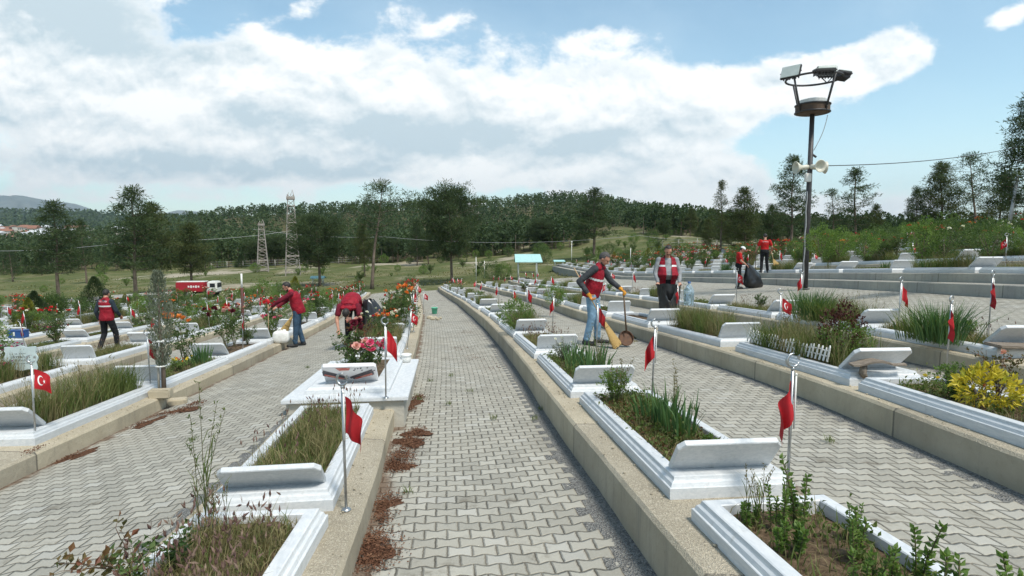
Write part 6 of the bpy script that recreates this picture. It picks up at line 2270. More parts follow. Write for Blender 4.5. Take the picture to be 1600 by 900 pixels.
# orange roses and the flags behind the platform
gq = slot('L1', 10.5)
bush('orange', local(gq, .08, 1.2, BZ), 'orange rose bush directly behind the platform', None, .82, 1.1)
bush('white', local(gq, -.1, 2.2, BZ), 'pale flowered rose bush along the central path', None, .95)
gq2 = slot('L1', 13.4)
bush('orange', local(gq2, .12, 1.0, BZ), 'tall bush with two big orange blooms by the path', None, 1.35, 4.0)
bush('darkgreen', local(gq2, .0, 2.0, BZ), 'full green bush behind the big orange blooms', None, 1.2)
for k, (fx, fy, lab) in enumerate([(636, 545, 'flag with white crescent leaning by the first kerb after the platform'), (646, 518, 'second leaning crescent flag after the platform'), (662, 490, 'red flag by the green bucket')]):
    p = on(fx, fy, lambda x, y: float(H('L1', y)), 60)
    flag(Vector(p), [.3, .2, 0][k], lab, None, [2, 3, 2][k], .95, True, (0, [.12, .10, .02][k]), .2)

# ------------------------------------------------------------------ picket fence
g = G[('R2', 6.15)]
t = thing('picket_fence', 'low white plastic picket fence along the edge of a grave', 'fence', local(g, -GW / 2 + .10, .5, .17))
im = t.matrix_basis.inverted() if False else Matrix.Translation(-t.location)
nP = 26
pp = []
for k in range(nP):
    yy = .62 + 1.98 * k / (nP - 1)
    wv = .05 * sin(k * .9)
    top = .15 + .035 * abs(sin(k * pi / 6.5)) + (.05 if k in (0, 25) else 0)
    tilt_ = -.10 - .10 * k / nP + rng.normal(0, .02)
    b0 = local(g, -GW / 2 + .145, yy, .165) - t.location
    e0 = b0 + Vector((tilt_ * top * 1.2 * -1, -.02, top))
    a = MB()
    d = (e0 - b0); s = Vector((.1, 1, 0)).normalized(); n = Vector((1, -.1, 0)).normalized()
    w2, t2 = .016, .006
    vs = []
    for z_, ww in ((0, 1), (.86, 1), (1, .15)):
        c_ = b0 + d * z_
        vs += [c_ - s * w2 * ww - n * t2, c_ + s * w2 * ww - n * t2, c_ + s * w2 * ww + n * t2, c_ - s * w2 * ww + n * t2]
    a.add([v_[:] for v_ in vs], [(3, 2, 1, 0), (8, 9, 10, 11)] + [(i * 4 + k_, i * 4 + (k_ + 1) % 4, (i + 1) * 4 + (k_ + 1) % 4, (i + 1) * 4 + k_) for i in range(2) for k_ in range(4)])
    a.obj('picket', M['white'], t)
    pp.append((b0, d, n))
for f_ in (.35, .72):
    a = MB(); a.tube([(b_ + d_ * f_ + n_ * .010)[:] for b_, d_, n_ in pp], .007, 6); a.obj('rail', M['white'], t)

# weathered plank across the next grave's corner
t = thing('weathered_plank', 'split grey wooden plank lying between headstone and yellow shrub grave', 'plank', local(g, -.15, -.02, .20))
a = MB()
vs = []
n = 14
for i in range(n):
    f = i / (n - 1); x = -.26 + .60 * f; w = .05 + .03 * sin(f * 5) ; z = .02 + .05 * exp_ if False else .02 + .05 * math.exp(-((f - .45) / .22) ** 2)
    for (dy_, dz_) in ((-w, 0), (w, .005), (w, .024), (-w, .020)): vs.append((x, dy_ + .02 * sin(f * 7), z + dz_ + rng.normal(0, .003)))
a.add(vs, [(i * 4 + k, i * 4 + (k + 1) % 4, (i + 1) * 4 + (k + 1) % 4, (i + 1) * 4 + k) for i in range(n - 1) for k in range(4)] + [(3, 2, 1, 0), tuple((n - 1) * 4 + k for k in range(4))])
a.obj('board', M['plank'], t)
a = MB(); a.tube([(-.12, .0, .03), (-.13, .0, -.06), (-.10, .0, -.10)], [.035, .04, .03], 8); a.obj('split_piece', M['plank'], t)

# plank on the third row at the right edge
t3 = slot('R3', 7.0)
t = thing('weathered_plank', 'dark weathered board under the headstone at the right edge', 'plank', local(t3, -.2, -.03, .16))
a = MB(); v, f = bevel_box(.75, .22, .035, .008); a.add(v, f); o = a.obj('board', M['plank'], t); o.rotation_euler = (.05, .06, .2)

# ------------------------------------------------------------------ sapling, stake, blocks, posts, plaque, bucket
ps = on(257, 628, ground_at, 40)
t = thing('young_tree', 'slim grey green columnar sapling tied to a stake by the left kerb', 'young tree', Vector(ps))
a = MB(); a.tube([(0, 0, -.05), (.01, .0, .5), (-.02, .01, 1.0), (0, 0, 1.75)], [.035, .028, .02, .006], 8); a.obj('trunk', M['bark'], t)
lf = MB(); n = 2600
z_ = rng.uniform(.42, 1.85, n); r_ = .17 * np.sin(np.pi * np.clip((z_ - .36) / 1.52, 0, 1)) ** .6 * rng.uniform(.15, 1, n) ** .6; an = rng.uniform(0, 2 * pi, n)
add_leaves(lf, np.stack([r_ * np.cos(an), r_ * np.sin(an), z_], 1), np.stack([np.cos(an) * .5, np.sin(an) * .5, np.full(n, 1.0)], 1) + rng.normal(0, .35, (n, 3)), rng.uniform(.03, .06, n), .32)
lf.obj('crown', M['leaf_grey'], t)
a = MB(); a.tube([(-.06, -.02, 0), (-.05, -.02, .82)], .016, 7); a.obj('stake', M['greyconc'], t)
for z0_ in (.45, .82):
    a = MB(); a.lathe([(.075, -.012), (.085, 0), (.075, .012)], 16, (-.02, 0, z0_)); a.obj('tie', M['white'], t)
for k, (fx, fy, sz) in enumerate([(252, 636, (.30, .16, .13)), (278, 632, (.26, .14, .10))]):
    p = on(fx, fy, ground_at, 40)
    a = MB(); v, f = bevel_box(*sz, .015); a.add(v + rng.normal(0, .004, v.shape) + np.array([0, 0, sz[2] / 2 - .01]), f); o = a.obj('concrete_block', M['concrete'])
    o.location = p; o.rotation_euler = (0, 0, .15 + .2 * k); tag(o, ['larger concrete block at the foot of the sapling', 'smaller concrete block right of the sapling foot'][k], 'concrete block')

M['postred'] = pmat('red_brown_paint', (.095, .03, .022), (.06, .028, .022), 8, .7)
p = on(381, 540, lambda x, y: float(H('L2', min(y, 40))), 60)
t = thing('marker_post', 'rusty post with a thin white top among dark red roses', 'post', Vector(p))
sc_ = p[1] / 900
a = MB(); a.tube([(0, 0, 0), (.01, 0, 92 * sc_)], .035, 8); a.obj('lower_post', M['postred'], t)
a = MB(); a.tube([(.01, 0, 92 * sc_ - .03), (.012, 0, 114 * sc_)], .022, 8); a.obj('upper_tube', M['white'], t)

p = on(35, 585, lambda x, y: float(H('L3', min(y, 40))) + .15, 60)
t = thing('memorial_plaque', 'scalloped pale plaque with four dark lines of writing at left edge', 'plaque', Vector(p), .12)
a = MB(); n = 28
out = []
for k in range(n * 4):
    an = 2 * pi * k / (n * 4); w, h = .27, .22
    c_, s_ = cos(an), sin(an); m_ = max(abs(c_), abs(s_)); r_ = 1 + .05 * cos(an * 8)
    out.append((w * c_ / m_ ** .75 * r_, h * s_ / m_ ** .75 * r_))
N2 = len(out)
a.add([(x, -.012, z + .30) for x, z in out] + [(x, .012, z + .30) for x, z in out], [tuple(range(N2)), tuple(range(2 * N2 - 1, N2 - 1, -1))] + [(k, N2 + k, N2 + (k + 1) % N2, (k + 1) % N2) for k in range(N2)])
pq = a.obj('plate', M['teal'] if False else pmat('plaque_face', (.50, .58, .57), (.44, .52, .52), 12, .4), t)
a = MB()
for row, (z, x0, x1, hh) in enumerate([(.385, -.09, .09, .022), (.325, -.15, .16, .032), (.265, -.16, .17, .026), (.205, -.12, .13, .018)]):
    x = x0
    while x < x1:
        w = rng.uniform(.014, .024)
        if rng.random() > .12:
            a.box((x + w * .2, -.0135, z), (w * .3, .002, hh)); a.box((x + w * .5, -.0135, z + hh * .38 * rng.choice([-1, 1])), (w * .62, .002, hh * .24))
        x += w + .006
a.obj('writing', M['ink'], pq)
for sx in (-1, 1):
    a = MB(); a.tube([(.2 * sx, .02, .12), (.2 * sx, .12, -.1)], .012, 6); a.obj('leg', M['darkwood'], t)

p = on(679, 490, ground_at, 60)
t = thing('bucket', 'green plastic bucket standing at the left edge of central path', 'bucket', Vector(p))
a = MB(); a.lathe([(.10, 0), (.105, .01), (.135, .24), (.148, .245), (.148, .262), (.132, .262), (.105, .03), (0, .03)], 24, close=False); a.lathe([(.0, .0), (.10, .0)], 24, close=False); a.obj('pail', M['bucket'], t)
a = MB(); a.tube([(.145 * cos(k * pi / 10), .01 + .02 * sin(k * pi / 10), .25 - .0 + .09 * sin(k * pi / 10)) for k in range(11)], .005, 6); a.obj('handle', M['white'], t)
for k in range(5):
    p = on(672 + k * 4, 498 + (k % 2) * 2, ground_at, 60)
    a = MB(); a.ico((0, 0, .05), (.13, .10, .075), 2, 0, .14, False); o = a.obj('stone', M['concrete']); o.location = p; o.rotation_euler = (0, 0, k * 1.3); o.scale = (1 - .1 * k,) * 3
    tag(o, 'rough pale stone in the small heap in front of the bucket', 'stone', 'stones by the bucket')

p = np.array([4.42, 14.35, 0.]); p[2] = ground_at(p[0], p[1])
p = on(1076, 476, lambda x, y: float(H('R3', min(y, 40))) + .17, 40)
t = thing('water_bottle', 'big clear blue water bottle standing on the kerb beside the bag', 'bottle', Vector(p))
a = MB(); a.lathe([(.0, 0), (.13, 0), (.135, .03), (.125, .12), (.135, .14), (.125, .24), (.135, .26), (.13, .38), (.06, .50), (.035, .53), (.035, .58), (0, .58)], 22, close=False); a.obj('container', M['clearplastic'], t)
a = MB(); a.lathe([(.04, .56), (.04, .60), (.0, .60)], 14, close=False); a.obj('cap', M['bluesign'], t)

for k, (fx, w) in enumerate([(22, .24), (33, .36)]):
    p = on(fx, 528, lambda x, y: float(H('L4', min(y, 40))) + .12, 60)
    t = thing('planter_box', ['narrow blue plastic box in front of the golden conifer', 'wide blue plastic box beside the narrow one'][k], 'box', Vector(p), .1)
    a = MB(); v, f = bevel_box(w, .22, .24, .015); a.add(v + np.array([0, 0, .13]), f); a.obj('tub', M['bluesign'], t)
    a = MB(); v, f = bevel_box(w + .02, .24, .03, .008); a.add(v + np.array([0, 0, .25]), f); a.obj('rim', M['bluesign'], t)
    if k == 1:
        a = MB(); a.box((-.12, -.122, .15), (.05, .006, .12)); a.obj('label_patch', M['white'], t)

bush('thuja', Vector(on(42, 522, ground_at, 60)), 'rounded golden green conifer at the left edge', None, 1.05)
bush('thuja_dark', Vector(on(150, 490, ground_at, 80)), 'big dark spreading conifer bush left of the walking man', None, 1.25)
bush('thuja_dark', Vector(on(56, 505, ground_at, 80)), 'slim dark conifer behind the golden one', None, .9)
bush('rounddark', Vector(on(88, 500, ground_at, 80)), 'dark rounded shrub behind the golden conifer', None, 1.2)
bush('thuja', Vector(on(268, 495, ground_at, 80)), 'small pointed golden conifer in front of green shrubs', None, .95)
bush('rounddark', Vector(on(300, 492, ground_at, 80)), 'broad green shrub right of the pointed golden conifer', None, .95)
bush('thuja', Vector(on(462, 470, ground_at, 80)), 'golden green bush right behind the head of the bearded man', None, 1.7)
bush('roundgreen', Vector(on(412, 470, ground_at, 80)), 'loose green bush left of the bearded man', None, 1.7)
bush('roundgreen', Vector(on(437, 462, ground_at, 80)), 'second green bush left of the bearded man', None, 1.5)
bush('rounddark', Vector(on(768, 440, ground_at, 80)), 'wide green bush behind the far graves at centre', None, 1.9)
bush('roundgreen', Vector(on(786, 437, ground_at, 80)), 'tall green bush beside the wide one at centre', None, 2.0)
bush('roundgreen', Vector(on(806, 516, lambda x, y: float(H('R1', min(y, 40))) + .1, 60)), 'dense green bush on the kerb graves right of the central path', None, .80)
bush('roundgreen', Vector(on(868, 478, lambda x, y: float(H('R2', min(y, 40))) + .1, 60)), 'small dense green bush left of the sweeping man', None, .75)
bush('purple', Vector(on(14, 572, lambda x, y: float(H('L3', min(y, 40))) + .1, 60)), 'purple flowering plant left of the plaque', None, .85)
bush('marigold', Vector(on(16, 586, lambda x, y: float(H('L3', min(y, 40))) + .1, 60)), 'orange flowers below the purple ones at the left edge', None, 1.0)
tf = lambda x, y: float(H('R3', min(y, 40))) + .1
iris(Vector(on(1266, 500, tf, 60)), 'big bright tuft of long blades left of the purple shrub', None, 0, 1.35, 'grass_tuft', TUFT)
iris(Vector(on(1290, 502, tf, 60)), 'second long bladed tuft close to the purple shrub', None, 1, 1.3, 'grass_tuft', TUFT)
iris(Vector(on(1470, 535, tf, 60)), 'wide dark green tuft behind the right hand flag', None, 0, 1.25, 'grass_tuft', TUFT)
iris(Vector(on(1445, 530, tf, 60)), 'smaller green tuft left of the wide dark one', None, 1, 1.2, 'grass_tuft', TUFT)
tu = lambda x, y: float(H('R5', min(y, 40))) + .1
for k, (fx, sc, ky) in enumerate([(1282, 1.25, 'roundgreen'), (1310, 1.15, 'roundgreen'), (1440, 1.5, 'roundgreen'), (1475, 1.4, 'rounddark'), (1545, 1.2, 'rounddark'), (1350, 1.0, 'roundgreen'), (1400, 1.1, 'darkgreen')]):
    bush(ky, Vector(on(fx, 412, tu, 60, 15)), ['feathery green bush just right of the pole', 'second feathery bush right of the pole', 'large fountain shaped green bush above the high wall', 'dark bush beside the fountain shaped one', 'dark green bush at the right end above the wall', 'green bush above the middle of the high wall', 'loose green bush between the wall headstones'][k], None, sc * .68)
iris(Vector(on(1555, 415, lambda x, y: float(H('R4', min(y, 40))) + .1, 60, 9)), 'pale yellow green spiky tuft on top of the high wall', None, 0, 1.1, 'grass_tuft', [clump_mesh(46, .5, .04, .7, 'leaf_b', .06)])

M['platform'] = pmat('platform_band', (.055, .038, .028), (.10, .06, .035), 4, .7, .1, .004, stretch=(1, 1, 6))
# ------------------------------------------------------------------ floodlight pole with loudspeakers
p = on(1257, 452, ground_at, 60)
d_ = p[1] / 900
t = thing('floodlight_pole', 'tall dark pole with a ring of floodlights and horn loudspeakers', 'floodlight pole', Vector(p))
def ph(py): 
    r_ = ray(1262, py); return CAMZ + r_[2] / r_[1] * p[1] - p[2]
zt = ph(178)
a = MB(); a.tube([(0, 0, -.3), (0, 0, zt * .5), (0, 0, zt)], [4.6 * d_, 4.0 * d_, 3.4 * d_], 12); a.obj('mast', M['darkmetal'], t)
a = MB(); a.lathe([(8 * d_, 0), (8 * d_, .03), (5 * d_, .05)], 14); a.obj('base_plate', M['darkmetal'], t)
rp = 24 * d_
a = MB(); a.lathe([(.0, zt - .02), (rp * .9, zt), (rp, zt + 3 * d_), (rp, zt + 13 * d_), (rp * .96, zt + 13 * d_), (rp * .96, zt + 6 * d_), (0, zt + 6 * d_)], 28, close=False, smooth=False); a.obj('platform', M['platform'], t)
a = MB()
for zz in (zt + 2 * d_, zt + 13 * d_): a.tube([(rp * 1.01 * cos(k * pi / 16), rp * 1.01 * sin(k * pi / 16), zz) for k in range(33)], 1.3 * d_, 6)
a.obj('platform_rim', M['darkmetal'], t)
a = MB(); a.lathe([(0, zt + 6 * d_), (19 * d_, zt + 6 * d_), (19 * d_, zt + 20 * d_), (18 * d_, zt + 21 * d_), (0, zt + 21 * d_)], 24, close=False, smooth=False); a.obj('equipment_drum', M['white'], t)
zr = zt + 52 * d_; rr_ = 39 * d_
a = MB(); a.tube([(rr_ * cos(k * pi / 20), rr_ * sin(k * pi / 20), zr) for k in range(41)], 1.6 * d_, 8); a.obj('light_ring', M['darkmetal'], t)
for k in range(4):
    an = .35 + k * pi / 2
    a = MB(); a.tube([(rp * cos(an), rp * sin(an), zt + 2 * d_), (rr_ * cos(an), rr_ * sin(an), zr)], 1.4 * d_, 6); a.obj('strut', M['darkmetal'], t)
for k, (an, yaw, tlt, hh) in enumerate([(radians(190), radians(222), -22, 8), (radians(262), radians(262), -84, 1), (radians(35), radians(258), -22, 17), (radians(-12), radians(-12), -78, 4)]):
    fl = put('floodlight', None, t); 
    c = Vector((rr_ * cos(an), rr_ * sin(an), zr + hh * d_))
    rot = Matrix.Rotation(yaw + pi / 2, 4, 'Z') @ Matrix.Rotation(radians(tlt), 4, 'X')
    a = MB(); v, f = bevel_box(29 * d_, 4 * d_, 21 * d_, 1.2 * d_)
    R_ = np.array(rot.to_3x3())
    a.add(v @ R_.T + np.array(c), f)
    for q_ in range(6): a.box(tuple(np.array(c) + R_ @ np.array([(-11 + q_ * 4.4) * d_, 4.2 * d_, 0])), (1 * d_, 4 * d_, 18 * d_), rot)
    bpy.data.objects.remove(fl)
    fl = a.obj('floodlight', M['darkmetal'], t)
    a = MB(); v, f = bevel_box(26.5 * d_, 1.2 * d_, 18.5 * d_, .4 * d_); a.add(v @ R_.T + np.array(c) + R_ @ np.array([0, -2.8 * d_, 0]), f); a.obj('lamp_glass', M['lampglass'], fl)
    a = MB(); a.tube([(c + rot.to_3x3() @ Vector((sx_ * 15.5 * d_, 0, 0)))[:] for sx_ in (-1,)] + [(rr_ * cos(an), rr_ * sin(an), zr)] + [(c + rot.to_3x3() @ Vector((15.5 * d_, 0, 0)))[:]], 1.0 * d_, 6); a.obj('bracket', M['darkmetal'], fl)
zs = ph(261)
for k, an in enumerate([pi * 1.02, -.12, -pi / 2 + .2]):
    dv = Vector((cos(an), sin(an), -.05)); a = MB()
    prof = [(3, 3.6), (8, 3.8), (11, 3.0), (15, 4.2), (20, 7.5), (23, 9.6), (23.5, 9.0), (19, 5.5), (17, 0.5)]
    up_ = Vector((0, 0, 1)); s_ = dv.cross(up_).normalized(); u_ = s_.cross(dv)
    seg = 18; vs = []
    for (x, r_) in prof:
        for q_ in range(seg): vs.append((Vector((0, 0, zs)) + dv * x * d_ + (s_ * cos(2 * pi * q_ / seg) + u_ * sin(2 * pi * q_ / seg)) * r_ * d_)[:])
    a.add(vs, [(i * seg + q_, i * seg + (q_ + 1) % seg, (i + 1) * seg + (q_ + 1) % seg, (i + 1) * seg + q_) for i in range(len(prof) - 1) for q_ in range(seg)] + [tuple(range(seg))[::-1]], 0, True)
    a.obj('loudspeaker', M['cream'], t)
a = MB(); v, f = bevel_box(9 * d_, 6 * d_, 13 * d_, .8 * d_); a.add(v + np.array([-5 * d_, -5 * d_, ph(278)]), f); a.obj('junction_box', M['white'], t)
a = MB(); z1 = zt - 2 * d_; z2 = ph(235)
a.tube([(rp * .95 * (1 - k / 8) ** 1.0 + 4 * d_ * (k / 8) + 3 * d_ * sin(pi * k / 8), -.03, z1 + (z2 - z1) * k / 8) for k in range(9)], .012, 5); a.obj('hanging_cable', M['galv'], t)
a = MB(); a.tube([(-4.2 * d_ + .6 * d_ * sin(k * 1.7), -3 * d_, ph(300) * (1 - k / 14) + .02) for k in range(15)], .022, 5); a.obj('cable', M['galv'], t)
a = MB(); a.tube([(0, 0, ph(239)), (8 * d_, -2 * d_, ph(246))], 1.6 * d_, 6); a.obj('camera_arm', M['darkmetal'], t)
pole_loc = Vector(p)
# overhead cable from the loudspeakers to the pine on the right
ra = ray(1283, 259); c0 = Vector((ra[0] / ra[1] * p[1], p[1], CAMZ + ra[2] / ra[1] * p[1]))
yb_ = 30.; rb_ = ray(1600, 228); c1 = Vector((rb_[0] / rb_[1] * yb_, yb_, CAMZ + rb_[2] / rb_[1] * yb_))
a = MB(); a.tube([c0.lerp(c1, k / 24) + Vector((0, 0, -4 * .22 * (k / 24) * (1 - k / 24))) for k in range(25)], .016, 5)
tag(a.obj('overhead_cable', M['darkmetal']), 'thin dark cable hanging between floodlight pole and right hand pine', 'cable')

# pale lamp post on the right
p = on(1573, 372, ground_at, 90)
q = ray(1583, 275); zt2 = CAMZ + q[2] / q[1] * p[1] - p[2]
t = thing('lamp_post', 'slim pale grey lamp post leaning at the right edge', 'lamp post', Vector(p))
a = MB(); a.tube([(0, 0, -.2), (10 / 900 * p[1], 0, zt2)], [.10, .06], 10); a.obj('post', M['galv'], t)
a = MB(); a.lathe([(.16, 0), (.16, .04), (.1, .06)], 12); a.obj('base', M['galv'], t)
for k, (fx, fy, tyy, lab) in enumerate([(744, 438, 402, 'thin white pole at centre left of two'), (757, 436, 408, 'thin white pole at centre right of two'), (985, 412, 388, 'white pole behind the sweeping man'), (893, 412, 378, 'little lamp on thin pole at the wood edge')]):
    p = on(fx, fy, ground_at, 140); q = ray(fx, tyy); z_ = CAMZ + q[2] / q[1] * p[1] - p[2]
    t = thing('thin_pole', lab, 'pole', Vector(p))
    a = MB(); a.tube([(0, 0, -.1), (0, 0, z_)], .035, 7); a.obj('shaft', M['white'], t)
    a = MB(); a.ico((0, 0, z_), .11 if k == 3 else .045, 2); a.obj('top', M['white'], t)

# ------------------------------------------------------------------ lattice pylons
def pylon(fx, fy, topy, w_px, label):
    p = on(fx, fy, ground_at, 260); d_ = p[1] / 900; q = ray(fx, topy); h = CAMZ + q[2] / q[1] * p[1] - p[2]
    t = thing('lattice_pylon', label, 'pylon', Vector(p), .35)
    wb, wt_ = w_px * d_ / 2, w_px * d_ * .21
    def cr(k, f): 
        w = wb + (wt_ - wb) * min(f / .86, 1); sx, sy = [(-1, -1), (1, -1), (1, 1), (-1, 1)][k]
        return Vector((sx * w, sy * w, h * f))
    for k in range(4):
        a = MB(); a.tube([cr(k, 0) + Vector((0, 0, -.3)), cr(k, .86), cr(k, .94)], [.085, .06, .06], 5, 0, False, False); a.obj('leg', M['galvr'], t)
    a = MB(); lv = np.linspace(.03, .94, 15)
    for i in range(14):
        for k in range(4):
            a.tube([cr(k, lv[i]), cr((k + 1) % 4, lv[i + 1])], .02, 4, 0, False, False); a.tube([cr((k + 1) % 4, lv[i]), cr(k, lv[i + 1])], .02, 4, 0, False, False)
            if i % 3 == 0: a.tube([cr(k, lv[i]), cr((k + 1) % 4, lv[i])], .05, 4, 0, False, False)
    a.obj('bracing', M['galvr'], t)
    a = MB()
    v, f = bevel_box(wt_ * 2.7, wt_ * 2.7, h * .035, .03); a.add(v + np.array([0, 0, h * .90]), f)
    a.tube([(-wt_, 0, h * .92), (-wt_ * .6, 0, h * .965), (0, 0, h * .93), (wt_ * .6, 0, h), (wt_ * 1.1, 0, h * .92)], .06, 5, 0, False); a.obj('cross_arm', M['galvr'], t)
    return p, h
pA, hA = pylon(458, 430, 296, 22, 'taller rusty lattice pylon rising above the hill line')
pB, hB = pylon(411, 425, 343, 17, 'shorter lattice pylon left of the taller one')
def wire(pts, label, r=.022):
    a = MB(); out = []
    for (x0, x1) in zip(pts[:-1], pts[1:]):
        u = Vector(x0); w = Vector(x1); L = (w - u).length
        out += [u.lerp(w, k / 12) + Vector((0, 0, -4 * .025 * L * (k / 12) * (1 - k / 12))) for k in range(12)]
    out.append(Vector(pts[-1])); a.tube([o_[:] for o_ in out], r, 4, 0, False)
    return tag(a.obj('power_line', M['galv']), label, 'power line')
def pxd(px, py, d): r_ = ray(px, py); return (r_[0] / r_[1] * d, d, CAMZ + r_[2] / r_[1] * d)
wire([pxd(-40, 392, 60), pxd(210, 376, 75), pxd(457, 360, pA[1])], 'pale power line crossing the trees on the left')
wire([pxd(395, 358, pB[1]), pxd(600, 370, 100), pxd(1000, 368, 95), pxd(1140, 375, 90)], 'thin power line in front of the wooded hill')

# ------------------------------------------------------------------ wire fence at the edge of the wood
def wire_fence(pxs, base, label, h=1.5):
    p0 = on(*pxs[0], ground_at, 260)
    t = thing('wire_fence', label, 'fence', Vector(p0)); o_ = Vector(p0); tops = []
    pts = [Vector(on(x, y, ground_at, 260)) for x, y in pxs]
    fine = []
    for a_, b_ in zip(pts[:-1], pts[1:]):
        m_ = max(2, int((b_ - a_).length / 3.2))
        fine += [a_.lerp(b_, k / m_) for k in range(m_)]
    for q_ in fine[:46]:
        q_ = q_.copy(); q_.z = ground_at(q_.x, q_.y)
        a = MB(); a.tube([q_ - o_ - Vector((0, 0, .2)), q_ - o_ + Vector((rng.normal(0, .04), 0, h))], .06, 5); a.obj('fence_post', M['greyconc'], t); tops.append(q_ - o_)
    for f_ in (.35, .65, .95):
        a = MB(); a.tube([q_ + Vector((0, 0, h * f_)) for q_ in tops], .014, 4, 0, False, False); a.obj('wire', M['galv'], t)
wire_fence([(330, 421), (430, 418), (560, 412), (640, 404)], 0, 'wire fence with concrete posts along the foot of the wood')
wire_fence([(1012, 390), (1060, 388), (1120, 388), (1250, 390)], 0, 'wire fence behind the upper terraces', 1.3)

# ------------------------------------------------------------------ shelters and bench with teal roofs
def shelter(fx, fy, w_px, top_px, label):
    p = on(fx, fy, ground_at, 140); d_ = p[1] / 900; w = w_px * d_; q = ray(fx, top_px); h = CAMZ + q[2] / q[1] * p[1] - p[2]
    t = thing('shelter', label, 'shelter', Vector(p), .06)
    rh = h * .30; dp = w * .35
    a = MB()
    for sy in (-1, 1):
        a.add([(-w / 2, 0, h), (w / 2, 0, h), (w / 2 + .06 * w, sy * dp, h - rh), (-w / 2 - .0, sy * dp, h - rh), (-w / 2, 0, h - .05), (w / 2, 0, h - .05), (w / 2 + .06 * w, sy * dp, h - rh - .05), (-w / 2, sy * dp, h - rh - .05)],
              [(0, 1, 2, 3), (7, 6, 5, 4), (2, 6, 7, 3), (1, 5, 6, 2), (0, 3, 7, 4)])
    a.obj('roof', M['teal'], t)
    for sx in (-.36, .36):
        for sy in (-.5, .5):
            a = MB(); a.tube([(sx * w, sy * dp, -.1), (sx * w, sy * dp, h - rh * .7)], .05, 8); a.obj('post', M['white'], t)
    a = MB(); v, f = bevel_box(w * .6, dp * .7, .07, .01); a.add(v + np.array([0, 0, h * .28]), f); a.obj('bench_seat', M['plank'], t)
shelter(824, 436, 40, 397, 'small shelter with pale teal roof on white posts at centre')
shelter(873, 420, 17, 406, 'smaller teal roofed shelter right of the first one')
shelter(497, 442, 21, 431, 'low teal roofed stand in the meadow on the left')

# ------------------------------------------------------------------ fire truck behind the left trees
p = on(310, 463, ground_at, 120)
t = thing('fire_truck', 'red tanker fire truck with a white cab parked behind the pines', 'fire truck', Vector(p), .10)
u = p[1] / 900 * 66 / 7.6
def tb(c, s_, b_=.05): 
    v, f = bevel_box(*[k * u for k in s_], b_ * u); return v + np.array(c) * u, f
a = MB(); a.add(*tb((-.9, 0, 1.75), (4.9, 2.3, 1.75), .12)); a.obj('tank_body', M['truckred'], t)
a = MB(); a.add(*tb((-.9, 0, 2.68), (4.8, 2.0, .14))); a.obj('tank_top', M['white'], t)
a = MB(); a.add(*tb((2.85, 0, 1.75), (1.7, 2.3, 2.0), .18)); cabo = a.obj('cab', M['white'], t)
a = MB(); a.add(*tb((2.95, -1.155, 2.05), (.9, .03, .7), .01)); a.obj('side_window', M['glassdark'], cabo)
a = MB(); a.add(*tb((3.71, 0, 2.05), (.03, 1.9, .8), .01)); a.obj('windscreen', M['glassdark'], cabo)
a = MB(); a.add(*tb((.2, 0, .78), (7.2, 1.0, .25))); a.obj('chassis', M['darkmetal'], t)
for x in (-2.4, -1.3, 2.8):
    for sy in (-1, 1):
        a = MB(); ang = [2 * pi * k / 20 for k in range(20)]
        vs = [(x * u + .5 * u * cos(q_), (sy * 1.0 - .15) * u, .5 * u + .5 * u * sin(q_)) for q_ in ang] + [(x * u + .5 * u * cos(q_), (sy * 1.0 + .15) * u, .5 * u + .5 * u * sin(q_)) for q_ in ang]
        a.add(vs, [tuple(range(20)), tuple(range(39, 19, -1))] + [(k, 20 + k, 20 + (k + 1) % 20, (k + 1) % 20) for k in range(20)]); wo_ = a.obj('wheel', M['rubber'], t)
        a = MB(); a.add([(x * u + .25 * u * cos(q_), (sy * 1.16) * u, .5 * u + .25 * u * sin(q_)) for q_ in ang], [tuple(range(20))]); a.obj('rim', M['galv'], wo_)
a = MB()
for k in range(5): a.add(*tb((-1.1 + k * .42, -1.157, 1.85), (.28, .02, .3 + .12 * (k % 2)), .005))
a.obj('body_lettering', M['flagwhite'], t)

# grey road behind the left rows
mb = MB(); vs = []
rp_ = [Vector(on(x, y, lambda a_, c_: float(ground(a_, c_)), 200)) for x, y in [(-120, 492), (0, 481), (90, 474), (200, 463), (300, 456), (400, 448), (425, 446)]]
for i, q_ in enumerate(rp_):
    d = (rp_[min(i + 1, len(rp_) - 1)] - rp_[max(i - 1, 0)]).normalized(); n = Vector((-d.y, d.x, 0))
    for s_ in (-2.2, 2.2):
        r_ = q_ + n * s_; vs.append((r_.x, r_.y, float(ground(r_.x, r_.y)) + .10))
mb.add(vs, [(2 * i, 2 * i + 2, 2 * i + 3, 2 * i + 1) for i in range(len(rp_) - 1)], 0, True)
structure('road', mb.mesh('road', pmat('grey_gravel_road', (.24, .235, .22), (.32, .31, .28), .8, .95)))

